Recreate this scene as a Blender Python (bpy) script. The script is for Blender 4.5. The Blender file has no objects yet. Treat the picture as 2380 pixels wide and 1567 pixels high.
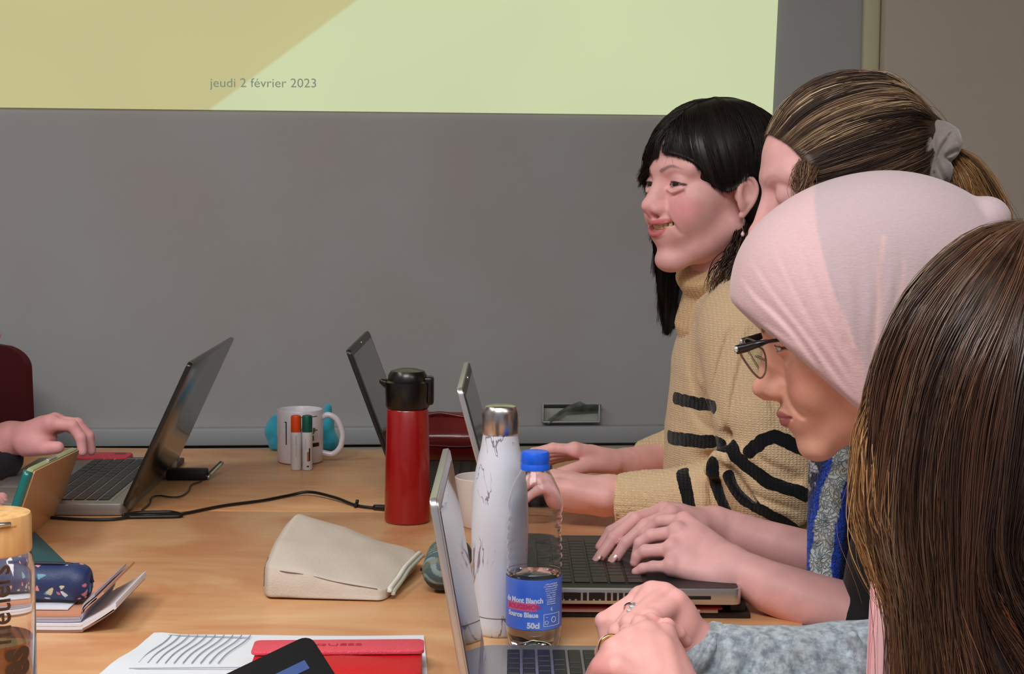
import bpy, bmesh, math, random
import numpy as np
from mathutils import Vector, Matrix

SC = bpy.context.scene
COL = SC.collection
rng = np.random.default_rng(7)
random.seed(7)

# ------------------------------------------------------------------ camera
F, CX, CY = 3800.0, 1190.0, 783.5
CAMZ = 1.236
PITCH = math.atan(343.5 / F)
ROLL = math.radians(-0.4)
cam_data = bpy.data.cameras.new('camera')
cam = bpy.data.objects.new('camera', cam_data)
COL.objects.link(cam)
cam_data.sensor_fit = 'HORIZONTAL'
cam_data.sensor_width = 36.0
cam_data.lens = 36.0 * F / 2380.0
cam_data.clip_start = 0.02
CAMR = Matrix.Rotation(math.pi / 2 - PITCH, 3, 'X') @ Matrix.Rotation(-ROLL, 3, 'Z')
cam.matrix_world = Matrix.Translation((0, 0, CAMZ)) @ CAMR.to_4x4()
SC.camera = cam
cam_data.dof.use_dof = False

def ray(px, py):
    return CAMR @ Vector(((px - CX) / F, -(py - CY) / F, -1.0))

def P(px, py, D):
    """point seen at pixel (px, py) that stands D metres out along world Y"""
    r = ray(px, py)
    return Vector((0, 0, CAMZ)) + r * (D / r.y)

def T(px, py, z=0.75):
    """point at height z seen at pixel"""
    r = ray(px, py)
    return Vector((0, 0, CAMZ)) + r * ((z - CAMZ) / r.z)

# ------------------------------------------------------------------ view, world, lights
SC.view_settings.view_transform = 'Standard'
SC.view_settings.look = 'None'
SC.view_settings.exposure = 0.0
SC.view_settings.gamma = 1.0
SC.view_settings.use_curve_mapping = False
world = bpy.data.worlds.new('world')
SC.world = world
world.use_nodes = True
world.node_tree.nodes['Background'].inputs[0].default_value = (0.80, 0.86, 1.0, 1)
world.node_tree.nodes['Background'].inputs[1].default_value = 0.30

def area(name, loc, rot, sx, sy, power, color=(1, 1, 1)):
    l = bpy.data.lights.new(name, 'AREA')
    l.shape = 'RECTANGLE'; l.size = sx; l.size_y = sy; l.energy = power; l.color = color
    o = bpy.data.objects.new(name, l); COL.objects.link(o)
    o.location = loc; o.rotation_euler = rot
    return o
area('ceiling_lamp_near', (-0.4, 0.35, 2.55), (0, 0, 0), 1.2, 0.5, 44, (1.0, 0.975, 0.955))
area('ceiling_lamp_left', (-1.6, 1.4, 2.55), (0, 0, 0), 0.5, 1.2, 19, (1.0, 0.975, 0.955))
area('ceiling_lamp_right', (1.1, 0.2, 2.55), (0, 0, 0), 1.2, 0.5, 14, (1.0, 0.94, 0.88))

# ------------------------------------------------------------------ materials
def s2l(c):
    c = c / 255.0
    return c / 12.92 if c <= 0.04045 else ((c + 0.055) / 1.055) ** 2.4

def rgb(c):
    return (s2l(c[0]), s2l(c[1]), s2l(c[2]), 1.0)

class NT:
    def __init__(s, name):
        s.m = bpy.data.materials.new(name); s.m.use_nodes = True
        s.t = s.m.node_tree; s.b = s.t.nodes['Principled BSDF']
    def n(s, kind, **kw):
        x = s.t.nodes.new(kind)
        for k, v in kw.items():
            if k.startswith('i_'):
                key = k[2:]
                x.inputs[int(key) if key.isdigit() else key].default_value = v
            else:
                setattr(x, k, v)
        return x
    def l(s, a, b):
        s.t.links.new(a, b)

def mat(name, col, rough=0.5, metal=0.0, noise=None, bump=None, coat=0.0, spec=0.5, col2=None,
        stretch=None, sub=0.0, sheen=0.0, attr=False):
    """noise=(scale, amount) varies the colour towards col2; bump=(scale, strength)"""
    k = NT(name); b = k.b
    b.inputs['Roughness'].default_value = rough
    b.inputs['Metallic'].default_value = metal
    b.inputs['Coat Weight'].default_value = coat
    b.inputs['Specular IOR Level'].default_value = spec
    b.inputs['Sheen Weight'].default_value = sheen
    if sub:
        b.inputs['Subsurface Weight'].default_value = sub
        b.inputs['Subsurface Radius'].default_value = (0.012, 0.005, 0.003)
        b.inputs['Subsurface Scale'].default_value = 0.6
    tc = k.n('ShaderNodeTexCoord')
    vec = tc.outputs['Object']
    if stretch:
        mp = k.n('ShaderNodeMapping'); mp.inputs['Scale'].default_value = stretch
        k.l(vec, mp.inputs[0]); vec = mp.outputs[0]
    csock = None
    if attr:
        at = k.n('ShaderNodeAttribute', attribute_name='Col'); csock = at.outputs['Color']
    if noise:
        no = k.n('ShaderNodeTexNoise', i_Scale=noise[0], i_Detail=4.0)
        k.l(vec, no.inputs['Vector'])
        mx = k.n('ShaderNodeMix', data_type='RGBA')
        mr = k.n('ShaderNodeMapRange'); mr.inputs['From Min'].default_value = 0.3
        mr.inputs['From Max'].default_value = 0.7; mr.inputs['To Max'].default_value = noise[1]
        k.l(no.outputs['Fac'], mr.inputs[0]); k.l(mr.outputs[0], mx.inputs[0])
        if csock is not None:
            k.l(csock, mx.inputs[6])
            hs = k.n('ShaderNodeHueSaturation'); hs.inputs['Value'].default_value = 0.8
            k.l(csock, hs.inputs['Color']); k.l(hs.outputs[0], mx.inputs[7])
        else:
            mx.inputs[6].default_value = rgb(col)
            mx.inputs[7].default_value = rgb(col2 or tuple(v * 0.8 for v in col))
        k.l(mx.outputs[2], b.inputs['Base Color'])
    elif csock is not None:
        k.l(csock, b.inputs['Base Color'])
    else:
        b.inputs['Base Color'].default_value = rgb(col)
    if bump:
        nb = k.n('ShaderNodeTexNoise', i_Scale=bump[0], i_Detail=3.0)
        k.l(vec, nb.inputs['Vector'])
        bp = k.n('ShaderNodeBump'); bp.inputs['Strength'].default_value = bump[1]
        bp.inputs['Distance'].default_value = 0.002
        k.l(nb.outputs['Fac'], bp.inputs['Height']); k.l(bp.outputs[0], b.inputs['Normal'])
    return k.m

# ------------------------------------------------------------------ object helpers
def tag(o, label=None, cat=None, group=None, kind=None):
    if label: o['label'] = label
    if cat: o['category'] = cat
    if group: o['group'] = group
    if kind: o['kind'] = kind
    return o

def empty(name, loc, label=None, cat=None, group=None, rz=0.0, rot=None):
    o = bpy.data.objects.new(name, None); COL.objects.link(o)
    o.location = loc; o.empty_display_size = 0.05
    if rot is not None:
        o.rotation_euler = rot
    else:
        o.rotation_euler = (0, 0, rz)
    bpy.context.view_layer.update()
    return tag(o, label, cat, group)

def pbasis(parent):
    """matrix of a parent chain of Empties / meshes (all set by location+rotation)"""
    m = Matrix.Identity(4)
    o = parent
    while o is not None:
        m = o.matrix_basis @ m
        o = o.parent
    return m

def link(name, me, m, parent=None, smooth=True, world_coords=False):
    o = bpy.data.objects.new(name, me); COL.objects.link(o)
    for x in (m if isinstance(m, (list, tuple)) else [m]):
        me.materials.append(x)
    if smooth:
        me.polygons.foreach_set('use_smooth', [True] * len(me.polygons))
        if smooth == 'angle':
            me.set_sharp_from_angle(angle=math.radians(35))
    if parent:
        o.parent = parent
        if world_coords:
            me.transform(pbasis(parent).inverted())
    return o

def from_bm(name, bm, m, parent=None, smooth='angle', wc=False):
    me = bpy.data.meshes.new(name); bm.to_mesh(me); bm.free()
    return link(name, me, m, parent, smooth, wc)

def pyd(name, verts, faces, m, parent=None, smooth='angle', wc=False):
    me = bpy.data.meshes.new(name)
    me.from_pydata([tuple(v) for v in verts], [], faces); me.update()
    return link(name, me, m, parent, smooth, wc)

def bm_box(bm, lo, hi, mtx=None, bevel=0.0, seg=2):
    c = [(a + b) / 2 for a, b in zip(lo, hi)]
    s = [abs(b - a) for a, b in zip(lo, hi)]
    m = Matrix.Translation(c) @ Matrix.Diagonal((s[0], s[1], s[2], 1))
    r = bmesh.ops.create_cube(bm, size=1.0, matrix=m)
    vs = r['verts']
    if bevel > 0:
        es = list({e for v in vs for e in v.link_edges})
        r2 = bmesh.ops.bevel(bm, geom=es, offset=bevel, segments=seg, affect='EDGES', profile=0.5, clamp_overlap=True)
        vs = list({v for f in r2['faces'] for v in f.verts} | {v for v in vs if v.is_valid})
    if mtx is not None:
        bmesh.ops.transform(bm, matrix=mtx, verts=[v for v in vs if v.is_valid])
    return vs

def box(name, lo, hi, m, parent=None, bevel=0.002, mtx=None, seg=2, wc=False):
    bm = bmesh.new(); bm_box(bm, lo, hi, mtx, bevel, seg)
    return from_bm(name, bm, m, parent, wc=wc)

def frame(o, x, y, z=None):
    """matrix with origin o and axes x,y (orthonormalised)"""
    x = Vector(x).normalized(); y = Vector(y); y = (y - x * y.dot(x)).normalized()
    z = x.cross(y)
    m = Matrix.Identity(4)
    for i, v in enumerate((x, y, z)):
        m[0][i], m[1][i], m[2][i] = v
    m.translation = Vector(o)
    return m

def rrect(w, h, r, n=5):
    """outline of a rounded rectangle, origin at lower-left corner"""
    pts = []
    for cx, cy, a0 in ((w - r, r, -90), (w - r, h - r, 0), (r, h - r, 90), (r, r, 180)):
        for i in range(n + 1):
            a = math.radians(a0 + 90 * i / n)
            pts.append((cx + r * math.cos(a), cy + r * math.sin(a)))
    return pts

def slab(name, pts, z0, z1, m, parent=None, bev=0.0, mtx=None, wc=False):
    """prism over a 2-D outline"""
    bm = bmesh.new()
    lo = [bm.verts.new((x, y, z0)) for x, y in pts]
    f = bm.faces.new(lo)
    r = bmesh.ops.extrude_face_region(bm, geom=[f])
    vs = [g for g in r['geom'] if isinstance(g, bmesh.types.BMVert)]
    bmesh.ops.translate(bm, verts=vs, vec=(0, 0, z1 - z0))
    bmesh.ops.recalc_face_normals(bm, faces=bm.faces[:])
    if bev > 0:
        es = [e for e in bm.edges if abs(e.verts[0].co.z - e.verts[1].co.z) < 1e-7]
        bmesh.ops.bevel(bm, geom=es, offset=bev, segments=2, affect='EDGES', profile=0.5, clamp_overlap=True)
    if mtx is not None:
        bmesh.ops.transform(bm, matrix=mtx, verts=bm.verts[:])
    return from_bm(name, bm, m, parent, wc=wc)

def lathe(name, prof, m, parent=None, n=48, mtx=None, smooth='angle', a0=0.0, a1=2 * math.pi, rfun=None, wc=False):
    """prof: list of (r, z)"""
    full = abs(a1 - a0 - 2 * math.pi) < 1e-6
    cols = n if full else n + 1
    V, Fc = [], []
    for j in range(cols):
        a = a0 + (a1 - a0) * j / n
        for i, (r, z) in enumerate(prof):
            rr = r * (rfun(a, z) if rfun else 1)
            V.append(Vector((rr * math.cos(a), rr * math.sin(a), z)))
    k = len(prof)
    for j in range(n):
        j2 = (j + 1) % cols
        for i in range(k - 1):
            Fc.append((j * k + i, j2 * k + i, j2 * k + i + 1, j * k + i + 1))
    bm = bmesh.new()
    bv = [bm.verts.new(v) for v in V]
    for f in Fc:
        try: bm.faces.new([bv[i] for i in f])
        except ValueError: pass
    bmesh.ops.remove_doubles(bm, verts=bm.verts[:], dist=1e-6)
    if mtx is not None:
        bmesh.ops.transform(bm, matrix=mtx, verts=bm.verts[:])
    return from_bm(name, bm, m, parent, smooth, wc)

def spline(pts, n):
    """Catmull-Rom through pts -> n points (numpy)"""
    p = np.array([tuple(q) for q in pts], float)
    if len(p) == 2:
        t = np.linspace(0, 1, n)[:, None]
        return p[0] * (1 - t) + p[1] * t
    e = np.vstack([2 * p[0] - p[1], p, 2 * p[-1] - p[-2]])
    u = np.linspace(0, len(p) - 1, n)
    i = np.minimum(u.astype(int), len(p) - 2); t = (u - i)[:, None]
    a, b, c, d = e[i], e[i + 1], e[i + 2], e[i + 3]
    return 0.5 * ((2 * b) + (-a + c) * t + (2 * a - 5 * b + 4 * c - d) * t ** 2 + (-a + 3 * b - 3 * c + d) * t ** 3)

def tubes(paths, radii, sides=3):
    """paths (S,N,3), radii (S,N) -> verts, quad faces; no caps"""
    paths = np.asarray(paths, float); radii = np.asarray(radii, float)
    S, N, _ = paths.shape
    t = np.gradient(paths, axis=1)
    t /= np.linalg.norm(t, axis=2, keepdims=True) + 1e-12
    ref = np.zeros_like(t); ref[..., 0] = 0.37; ref[..., 1] = 0.81; ref[..., 2] = 0.45
    a = np.cross(t, ref); a /= np.linalg.norm(a, axis=2, keepdims=True) + 1e-9
    b = np.cross(t, a)
    ang = np.arange(sides) * 2 * np.pi / sides
    V = (paths[:, :, None, :] + radii[:, :, None, None] *
         (a[:, :, None, :] * np.cos(ang)[None, None, :, None] + b[:, :, None, :] * np.sin(ang)[None, None, :, None]))
    idx = np.arange(S * N * sides).reshape(S, N, sides)
    nx = np.roll(idx, -1, axis=2)
    q = np.stack([idx[:, :-1], nx[:, :-1], nx[:, 1:], idx[:, 1:]], axis=-1).reshape(-1, 4)
    return V.reshape(-1, 3), q

def tube(name, pts, r, m, parent=None, n=24, sides=10, wc=False, closed=False):
    p = spline(pts, n)
    rr = np.full(n, r) if np.isscalar(r) else np.interp(np.linspace(0, 1, n), np.linspace(0, 1, len(r)), r)
    if not closed:      # tiny end rings to close the ends
        d0 = p[0] - p[1]; d1 = p[-1] - p[-2]
        p = np.vstack([p[0] + d0 * 1e-3, p, p[-1] + d1 * 1e-3]); rr = np.concatenate([[1e-5], rr, [1e-5]])
    V, q = tubes(p[None], rr[None], sides)
    return npmesh(name, V, q, m, parent, wc=wc)

def npmesh(name, V, Q, m, parent=None, cols=None, smooth=True, wc=False, attrs=None):
    me = bpy.data.meshes.new(name)
    V = np.ascontiguousarray(V, np.float32); Q = np.ascontiguousarray(Q, np.int32)
    nv, nf, k = len(V), len(Q), Q.shape[1]
    me.vertices.add(nv); me.vertices.foreach_set('co', V.ravel())
    me.loops.add(nf * k); me.loops.foreach_set('vertex_index', Q.ravel())
    me.polygons.add(nf)
    me.polygons.foreach_set('loop_start', np.arange(nf, dtype=np.int32) * k)
    me.update(calc_edges=True)
    if cols is not None:
        c = np.ones((nv, 4), np.float32); c[:, :3] = cols
        at = me.color_attributes.new('Col', 'FLOAT_COLOR', 'POINT')
        at.data.foreach_set('color', c.ravel())
    for nme, arr in (attrs or {}).items():
        at = me.attributes.new(nme, 'FLOAT', 'POINT')
        at.data.foreach_set('value', np.ascontiguousarray(arr, np.float32))
    return link(name, me, m, parent, smooth, wc)

def text(name, body, size, m, mtx, parent=None, extrude=0.0002, align='CENTER', wc=False, bold=0.0, sx=1.0):
    cu = bpy.data.curves.new(name, 'FONT'); cu.body = body; cu.size = size
    cu.align_x = align; cu.align_y = 'CENTER'; cu.extrude = extrude; cu.offset = bold
    cu.resolution_u = 4
    o = bpy.data.objects.new(name, cu); COL.objects.link(o)
    bpy.context.view_layer.update()
    dg = bpy.context.evaluated_depsgraph_get()
    me = bpy.data.meshes.new_from_object(o.evaluated_get(dg))
    bpy.data.objects.remove(o); bpy.data.curves.remove(cu)
    me.name = name
    me.materials.clear()
    me.transform(Matrix.Diagonal((sx, 1, 1, 1)))
    if mtx is not None: me.transform(mtx)
    return link(name, me, m, parent, False, wc)

# ------------------------------------------------------------------ signed distance modelling
class SDF:
    def __init__(s, lo, hi, h):
        s.lo = np.array(lo, np.float32); s.h = h
        n = np.ceil((np.array(hi) - np.array(lo)) / h).astype(int) + 1
        s.ax = [s.lo[i] + np.arange(n[i], dtype=np.float32) * h for i in range(3)]
        s.D = np.full(tuple(n), 1.0, np.float32)
        s.ops = []
    def _box(s, c0, c1):
        sl = []
        for i in range(3):
            a = int(max(0, math.floor((c0[i] - s.lo[i]) / s.h))); b = int(min(len(s.ax[i]), math.ceil((c1[i] - s.lo[i]) / s.h) + 1))
            if b - a < 1: return None
            sl.append(slice(a, b))
        return tuple(sl)
    def _apply(s, fn, c0, c1, k, mode):
        m = k + 4 * s.h
        sl = s._box(np.array(c0) - m, np.array(c1) + m)
        if sl is None: return
        X = s.ax[0][sl[0]][:, None, None]; Y = s.ax[1][sl[1]][None, :, None]; Z = s.ax[2][sl[2]][None, None, :]
        d = fn(X, Y, Z)
        a = s.D[sl]
        if mode == 'sub':
            d = -d
            if k > 0:
                hh = np.clip(0.5 - 0.5 * (d - a) / k, 0, 1)
                s.D[sl] = d * (1 - hh) + a * hh + k * hh * (1 - hh)
            else:
                s.D[sl] = np.maximum(a, d)
        else:
            if k > 0:
                hh = np.clip(0.5 + 0.5 * (d - a) / k, 0, 1)
                s.D[sl] = d * (1 - hh) + a * hh - k * hh * (1 - hh)
            else:
                s.D[sl] = np.minimum(a, d)
    def cone(s, a, b, r1, r2=None, k=0.008, mode='add'):
        r2 = r1 if r2 is None else r2
        a = np.array(tuple(a), np.float32); b = np.array(tuple(b), np.float32)
        ba = b - a; l2 = max(float(ba @ ba), 1e-12)
        def fn(X, Y, Z):
            px, py, pz = X - a[0], Y - a[1], Z - a[2]
            t = np.clip((px * ba[0] + py * ba[1] + pz * ba[2]) / l2, 0, 1)
            return np.sqrt((px - t * ba[0]) ** 2 + (py - t * ba[1]) ** 2 + (pz - t * ba[2]) ** 2) - (r1 + (r2 - r1) * t)
        R = max(r1, r2)
        s._apply(fn, np.minimum(a, b) - R, np.maximum(a, b) + R, k, mode)
        return s
    def chain(s, pts, rs, k=0.008, mode='add', ki=0.0):
        """poly-cone: segments merged first, then blended in once"""
        if np.isscalar(rs): rs = [rs] * len(pts)
        pts = [np.array(tuple(p), np.float32) for p in pts]
        if len(rs) != len(pts): rs = list(np.interp(np.linspace(0, 1, len(pts)), np.linspace(0, 1, len(rs)), rs))
        def fn(X, Y, Z):
            out = None
            for i in range(len(pts) - 1):
                a, ba = pts[i], pts[i + 1] - pts[i]; l2 = max(float(ba @ ba), 1e-12)
                px, py, pz = X - a[0], Y - a[1], Z - a[2]
                t = np.clip((px * ba[0] + py * ba[1] + pz * ba[2]) / l2, 0, 1)
                d = np.sqrt((px - t * ba[0]) ** 2 + (py - t * ba[1]) ** 2 + (pz - t * ba[2]) ** 2) - (rs[i] + (rs[i + 1] - rs[i]) * t)
                out = d if out is None else np.minimum(out, d)
            return out
        A = np.array(pts); R = max(rs)
        s._apply(fn, A.min(0) - R, A.max(0) + R, k, mode)
        return s
    def ell(s, c, r, k=0.008, mode='add', rot=None):
        c = np.array(tuple(c), np.float32)
        r = np.array((r, r, r) if np.isscalar(r) else r, np.float32)
        M = None if rot is None else np.array(rot, np.float32)   # columns = local axes in field space
        def fn(X, Y, Z):
            px, py, pz = X - c[0], Y - c[1], Z - c[2]
            if M is not None:
                px, py, pz = (px * M[0, i] + py * M[1, i] + pz * M[2, i] for i in range(3))
            k0 = np.sqrt((px / r[0]) ** 2 + (py / r[1]) ** 2 + (pz / r[2]) ** 2)
            k1 = np.sqrt((px / r[0] ** 2) ** 2 + (py / r[1] ** 2) ** 2 + (pz / r[2] ** 2) ** 2)
            return k0 * (k0 - 1.0) / (k1 + 1e-9)
        R = r if M is None else np.full(3, r.max())
        s._apply(fn, c - R, c + R, k, mode)
        return s
    def plane(s, p, n, k=0.004):
        """cut away everything on the side n points to"""
        p = np.array(tuple(p), np.float32); n = np.array(tuple(n), np.float32); n = n / np.linalg.norm(n)
        fn = lambda X, Y, Z: -((X - p[0]) * n[0] + (Y - p[1]) * n[1] + (Z - p[2]) * n[2])
        s._apply(fn, (-99, -99, -99), (99, 99, 99), k, 'sub')
        return s
    def disp(s, fn):
        X = s.ax[0][:, None, None]; Y = s.ax[1][None, :, None]; Z = s.ax[2][None, None, :]
        s.D += fn(X, Y, Z).astype(np.float32)
        return s
    def mesh(s):
        D = s.D; D[0], D[-1] = 1, 1; D[:, 0], D[:, -1] = 1, 1; D[:, :, 0], D[:, :, -1] = 1, 1
        I = D < 0
        nx, ny, nz = D.shape; cs = (nx - 1, ny - 1, nz - 1)
        ids, pos, quads = [], [], []
        for ax in range(3):
            sl0 = [slice(None)] * 3; sl1 = [slice(None)] * 3
            sl0[ax] = slice(0, -1); sl1[ax] = slice(1, None)
            A = I[tuple(sl0)]; B = I[tuple(sl1)]
            e = np.argwhere(A != B)
            d0 = D[e[:, 0], e[:, 1], e[:, 2]]
            e2 = e.copy(); e2[:, ax] += 1
            d1 = D[e2[:, 0], e2[:, 1], e2[:, 2]]
            p = e.astype(np.float32); p[:, ax] += d0 / (d0 - d1)
            u, v = [(1, 2), (2, 0), (0, 1)][ax]
            cell = []
            for du, dv in ((0, 0), (-1, 0), (-1, -1), (0, -1)):
                c = e.copy(); c[:, u] += du; c[:, v] += dv
                cell.append((c[:, 0] * cs[1] + c[:, 1]) * cs[2] + c[:, 2])
            for c in cell:
                ids.append(c); pos.append(p)
            q = np.stack(cell, 1)
            flip = A[e[:, 0], e[:, 1], e[:, 2]]
            q[~flip] = q[~flip][:, ::-1]
            quads.append(q)
        ids = np.concatenate(ids); pos = np.concatenate(pos); quads = np.concatenate(quads)
        un, inv = np.unique(ids, return_inverse=True)
        cnt = np.bincount(inv, minlength=len(un)).astype(np.float32)
        V = np.stack([np.bincount(inv, weights=pos[:, i], minlength=len(un)) / cnt for i in range(3)], 1)
        V = V * s.h + s.lo
        Q = np.searchsorted(un, quads)
        return V.astype(np.float32), Q

def relax(V, Q, it=1, lam=0.5):
    for _ in range(it):
        n = len(V); acc = np.zeros_like(V); cnt = np.zeros(n, np.float32)
        for a, b in ((0, 1), (1, 2), (2, 3), (3, 0)):
            for i in range(3):
                acc[:, i] += np.bincount(Q[:, a], weights=V[Q[:, b], i], minlength=n)
                acc[:, i] += np.bincount(Q[:, b], weights=V[Q[:, a], i], minlength=n)
            cnt += np.bincount(Q[:, a], minlength=n) + np.bincount(Q[:, b], minlength=n)
        V = V + lam * (acc / np.maximum(cnt, 1)[:, None] - V)
    return V

def xf(V, M):
    M = np.array(M); return V @ M[:3, :3].T + M[:3, 3]

def segdist(V, pts):
    """distance of vertices to a polyline, and the parameter along it"""
    pts = np.array([tuple(p) for p in pts], float)
    best = np.full(len(V), 1e9); par = np.zeros(len(V))
    for i in range(len(pts) - 1):
        a, b = pts[i], pts[i + 1]; ba = b - a
        t = np.clip(((V - a) @ ba) / (ba @ ba + 1e-12), 0, 1)
        d = np.linalg.norm(V - a - t[:, None] * ba, axis=1)
        m = d < best; best[m] = d[m]; par[m] = i + t[m]
    return best, par

def lin(c):
    return np.array([s2l(v) for v in c])

def paint(C, w, c):
    w = np.clip(w, 0, 1)[:, None]
    return C * (1 - w) + lin(c) * w

def blob(V, c, r, soft=0.5):
    """1 inside an ellipsoidal spot, falling to 0 at its rim"""
    c = np.array(tuple(c)); r = np.array((r, r, r) if np.isscalar(r) else r)
    d = np.linalg.norm((V - c) / r, axis=1)
    return np.clip((1 - d) / soft, 0, 1)

def vnoise(V, f, seed=0, oct=2):
    """cheap smooth noise from summed sines"""
    r = np.random.default_rng(seed); out = np.zeros(V.shape[0])
    for o in range(oct):
        for _ in range(4):
            k = r.normal(size=3); k /= np.linalg.norm(k)
            out += np.sin((V @ k) * f * (2 ** o) * (0.7 + 0.6 * r.random()) + r.random() * 6.28) / (4 * 1.6 ** o)
    return out

def interp_guides(G, u, n):
    """G: (g, m, 3) guide polylines, u: (S,) in [0, g-1] -> (S, n, 3)"""
    G = np.stack([spline(g, n) for g in G])          # g,n,3
    g = len(G)
    e = np.concatenate([2 * G[:1] - G[1:2], G, 2 * G[-1:] - G[-2:-1]])
    i = np.minimum(u.astype(int), g - 2); t = (u - i)[:, None, None]
    a, b, c, d = e[i], e[i + 1], e[i + 2], e[i + 3]
    return 0.5 * ((2 * b) + (-a + c) * t + (2 * a - 5 * b + 4 * c - d) * t ** 2 + (-a + 3 * b - 3 * c + d) * t ** 3)

def hair_sheet(name, guides, m, parent, n=600, steps=18, r=0.0007, spread=0.003, cols=((40, 30, 25),), seed=1,
               base=True, base_col=None, wave=0.001, thick=0.006, tip=0.5, fly=0.0, wc=True, clump=0.6, flyr=0.5, locks=9, relief=0.0, root=0.5):
    """fine strands laid over a sheet spanned by guide polylines; base gives the body underneath"""
    rg = np.random.default_rng(seed)
    g = len(guides)
    u = rg.random(n) * (g - 1)
    K = max(3, int(locks * (g - 1)))
    lc = np.sort(rg.random(K)) * (g - 1)                      # uneven locks
    li = np.abs(u[:, None] - lc[None]).argmin(1)
    uc = lc[li] + rg.normal(0, 0.010, n)
    path = interp_guides(guides, np.clip(u, 0, g - 1.0001), steps)
    pc = interp_guides(guides, np.clip(uc, 0, g - 1.0001), steps)
    U0 = np.linspace(0, g - 1.0001, max(g * 8, 24))
    S = interp_guides(guides, U0, steps)
    nn = np.cross(np.gradient(S, axis=0), np.gradient(S, axis=1)); nn /= np.linalg.norm(nn, axis=2, keepdims=True) + 1e-9
    v = np.linspace(0, 1, steps)[None, :, None]
    cl = clump * (rg.random((K,)) * 0.6 + 0.4)[li][:, None, None]
    path = path * (1 - cl * np.sqrt(v)) + pc * cl * np.sqrt(v)
    # relief: each lock has its own height and slow sway
    if relief > 0:
        ui = np.clip((u / (g - 1.0001) * (len(U0) - 1)).astype(int), 0, len(U0) - 1)
        hgt = rg.normal(0, relief, K)[li][:, None, None] * np.minimum(1, v * 4)
        path = path + nn[ui] * hgt
    lph = (rg.random((K, 1, 3)) * 6.28)[li]; lfr = (1.5 + rg.random((K, 1, 3)) * 3)[li]
    path = path + np.sin(v * lfr * 2 + lph) * wave * 1.6 * (0.15 + v)
    ph = rg.random((n, 1, 3)) * 6.28; fr = 2 + rg.random((n, 1, 3)) * 5
    path = path + np.sin(v * fr * 2 + ph) * wave * 0.6 * (0.2 + v)
    path = path + rg.normal(0, spread, (n, 1, 3)) * np.minimum(1, 0.25 + v * 3)
    fl = rg.random(n) < fly
    path[fl] += (rg.normal(0, 0.012, (fl.sum(), 1, 3)) * v ** 1.5 + np.sin(v * 5 + rg.random((fl.sum(), 1, 3)) * 6) * 0.004)
    vv = np.linspace(0, 1, steps)[None]
    rad = r * (0.6 + 0.8 * rg.random((n, 1))) * (1 - (1 - tip) * vv ** 3) * (root + (1 - root) * np.minimum(1, vv * 5))
    rad[fl] *= flyr
    V, Q = tubes(path, rad, 3)
    cc = np.array([lin(c) for c in cols])
    lk = rg.integers(0, len(cc), K)[li]; own = rg.integers(0, len(cc), n)
    ci = cc[np.where(rg.random(n) < 0.6, lk, own)]
    ci = ci * (0.75 + 0.5 * rg.random((n, 1))) * (0.75 + 0.5 * rg.random(K))[li][:, None]
    C = np.repeat(ci, steps * 3, axis=0)
    if base:
        a, b = S.shape[:2]; up = min(thick, 0.0008)
        bot = (S - nn * thick).reshape(-1, 3); top2 = (S + nn * up).reshape(-1, 3)
        if thick > 0.0045:
            top2 = (S + nn * thick * 0.5).reshape(-1, 3)
        idx = np.arange(a * b).reshape(a, b)
        q1 = np.stack([idx[:-1, :-1], idx[1:, :-1], idx[1:, 1:], idx[:-1, 1:]], -1).reshape(-1, 4)
        bv = np.concatenate([top2, bot]); q = [q1, (q1 + a * b)[:, ::-1]]
        rim = np.concatenate([idx[0, :], idx[1:, -1], idx[-1, ::-1][1:], idx[::-1, 0][1:]])
        q.append(np.stack([rim[:-1], rim[:-1] + a * b, rim[1:] + a * b, rim[1:]], -1))
        bq = np.concatenate(q)
        bc = lin(base_col or tuple(x * 0.8 for x in cols[0]))
        o = len(V)
        V = np.concatenate([V, bv]); Q = np.concatenate([Q, bq + o]); C = np.concatenate([C, np.tile(bc, (len(bv), 1))])
    return npmesh(name, V, Q, m, parent, cols=C, wc=wc)
# ================================================================== ROOM
WK = 0.0874                      # the far wall recedes a little to the right
WY = 3.35
def W(px, py, off=0.0):
    """point on the far wall (or off metres in front of it)"""
    r = ray(px, py)
    o = Vector((0, 0, CAMZ))
    t = (WY - off) / (r.y - WK * r.x)
    return o + r * t
WANG = math.atan(WK)
WX = Vector((math.cos(WANG), math.sin(WANG), 0)); WN = Vector((math.sin(WANG), -math.cos(WANG), 0))   # along the wall, out of it
def wall_frame(p):               # x along the wall, y up, z out of the wall
    return frame(p, WX, (0, 0, 1))

m_wall = mat('wall_paint', (170, 173, 174), 0.9, noise=(3, 0.8), col2=(166, 160, 160), bump=(900, 0.15))
m_wall2 = mat('wall_paint_beige', (194, 182, 168), 0.9, noise=(5, 0.5), col2=(186, 174, 164), bump=(900, 0.15))
m_duct = mat('duct_plastic', (160, 164, 168), 0.55)
m_ceil = mat('ceiling_paint', (205, 204, 200), 0.95)
m_floor = mat('floor_lino', (120, 112, 104), 0.6, noise=(30, 0.6), col2=(98, 92, 86))
m_trim = mat('trim_spill_tint', (196, 194, 160), 0.7)  # yellow tint stands for projector light spilling on the corner strip

def structure(o):
    o['kind'] = 'structure'; return o

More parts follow.
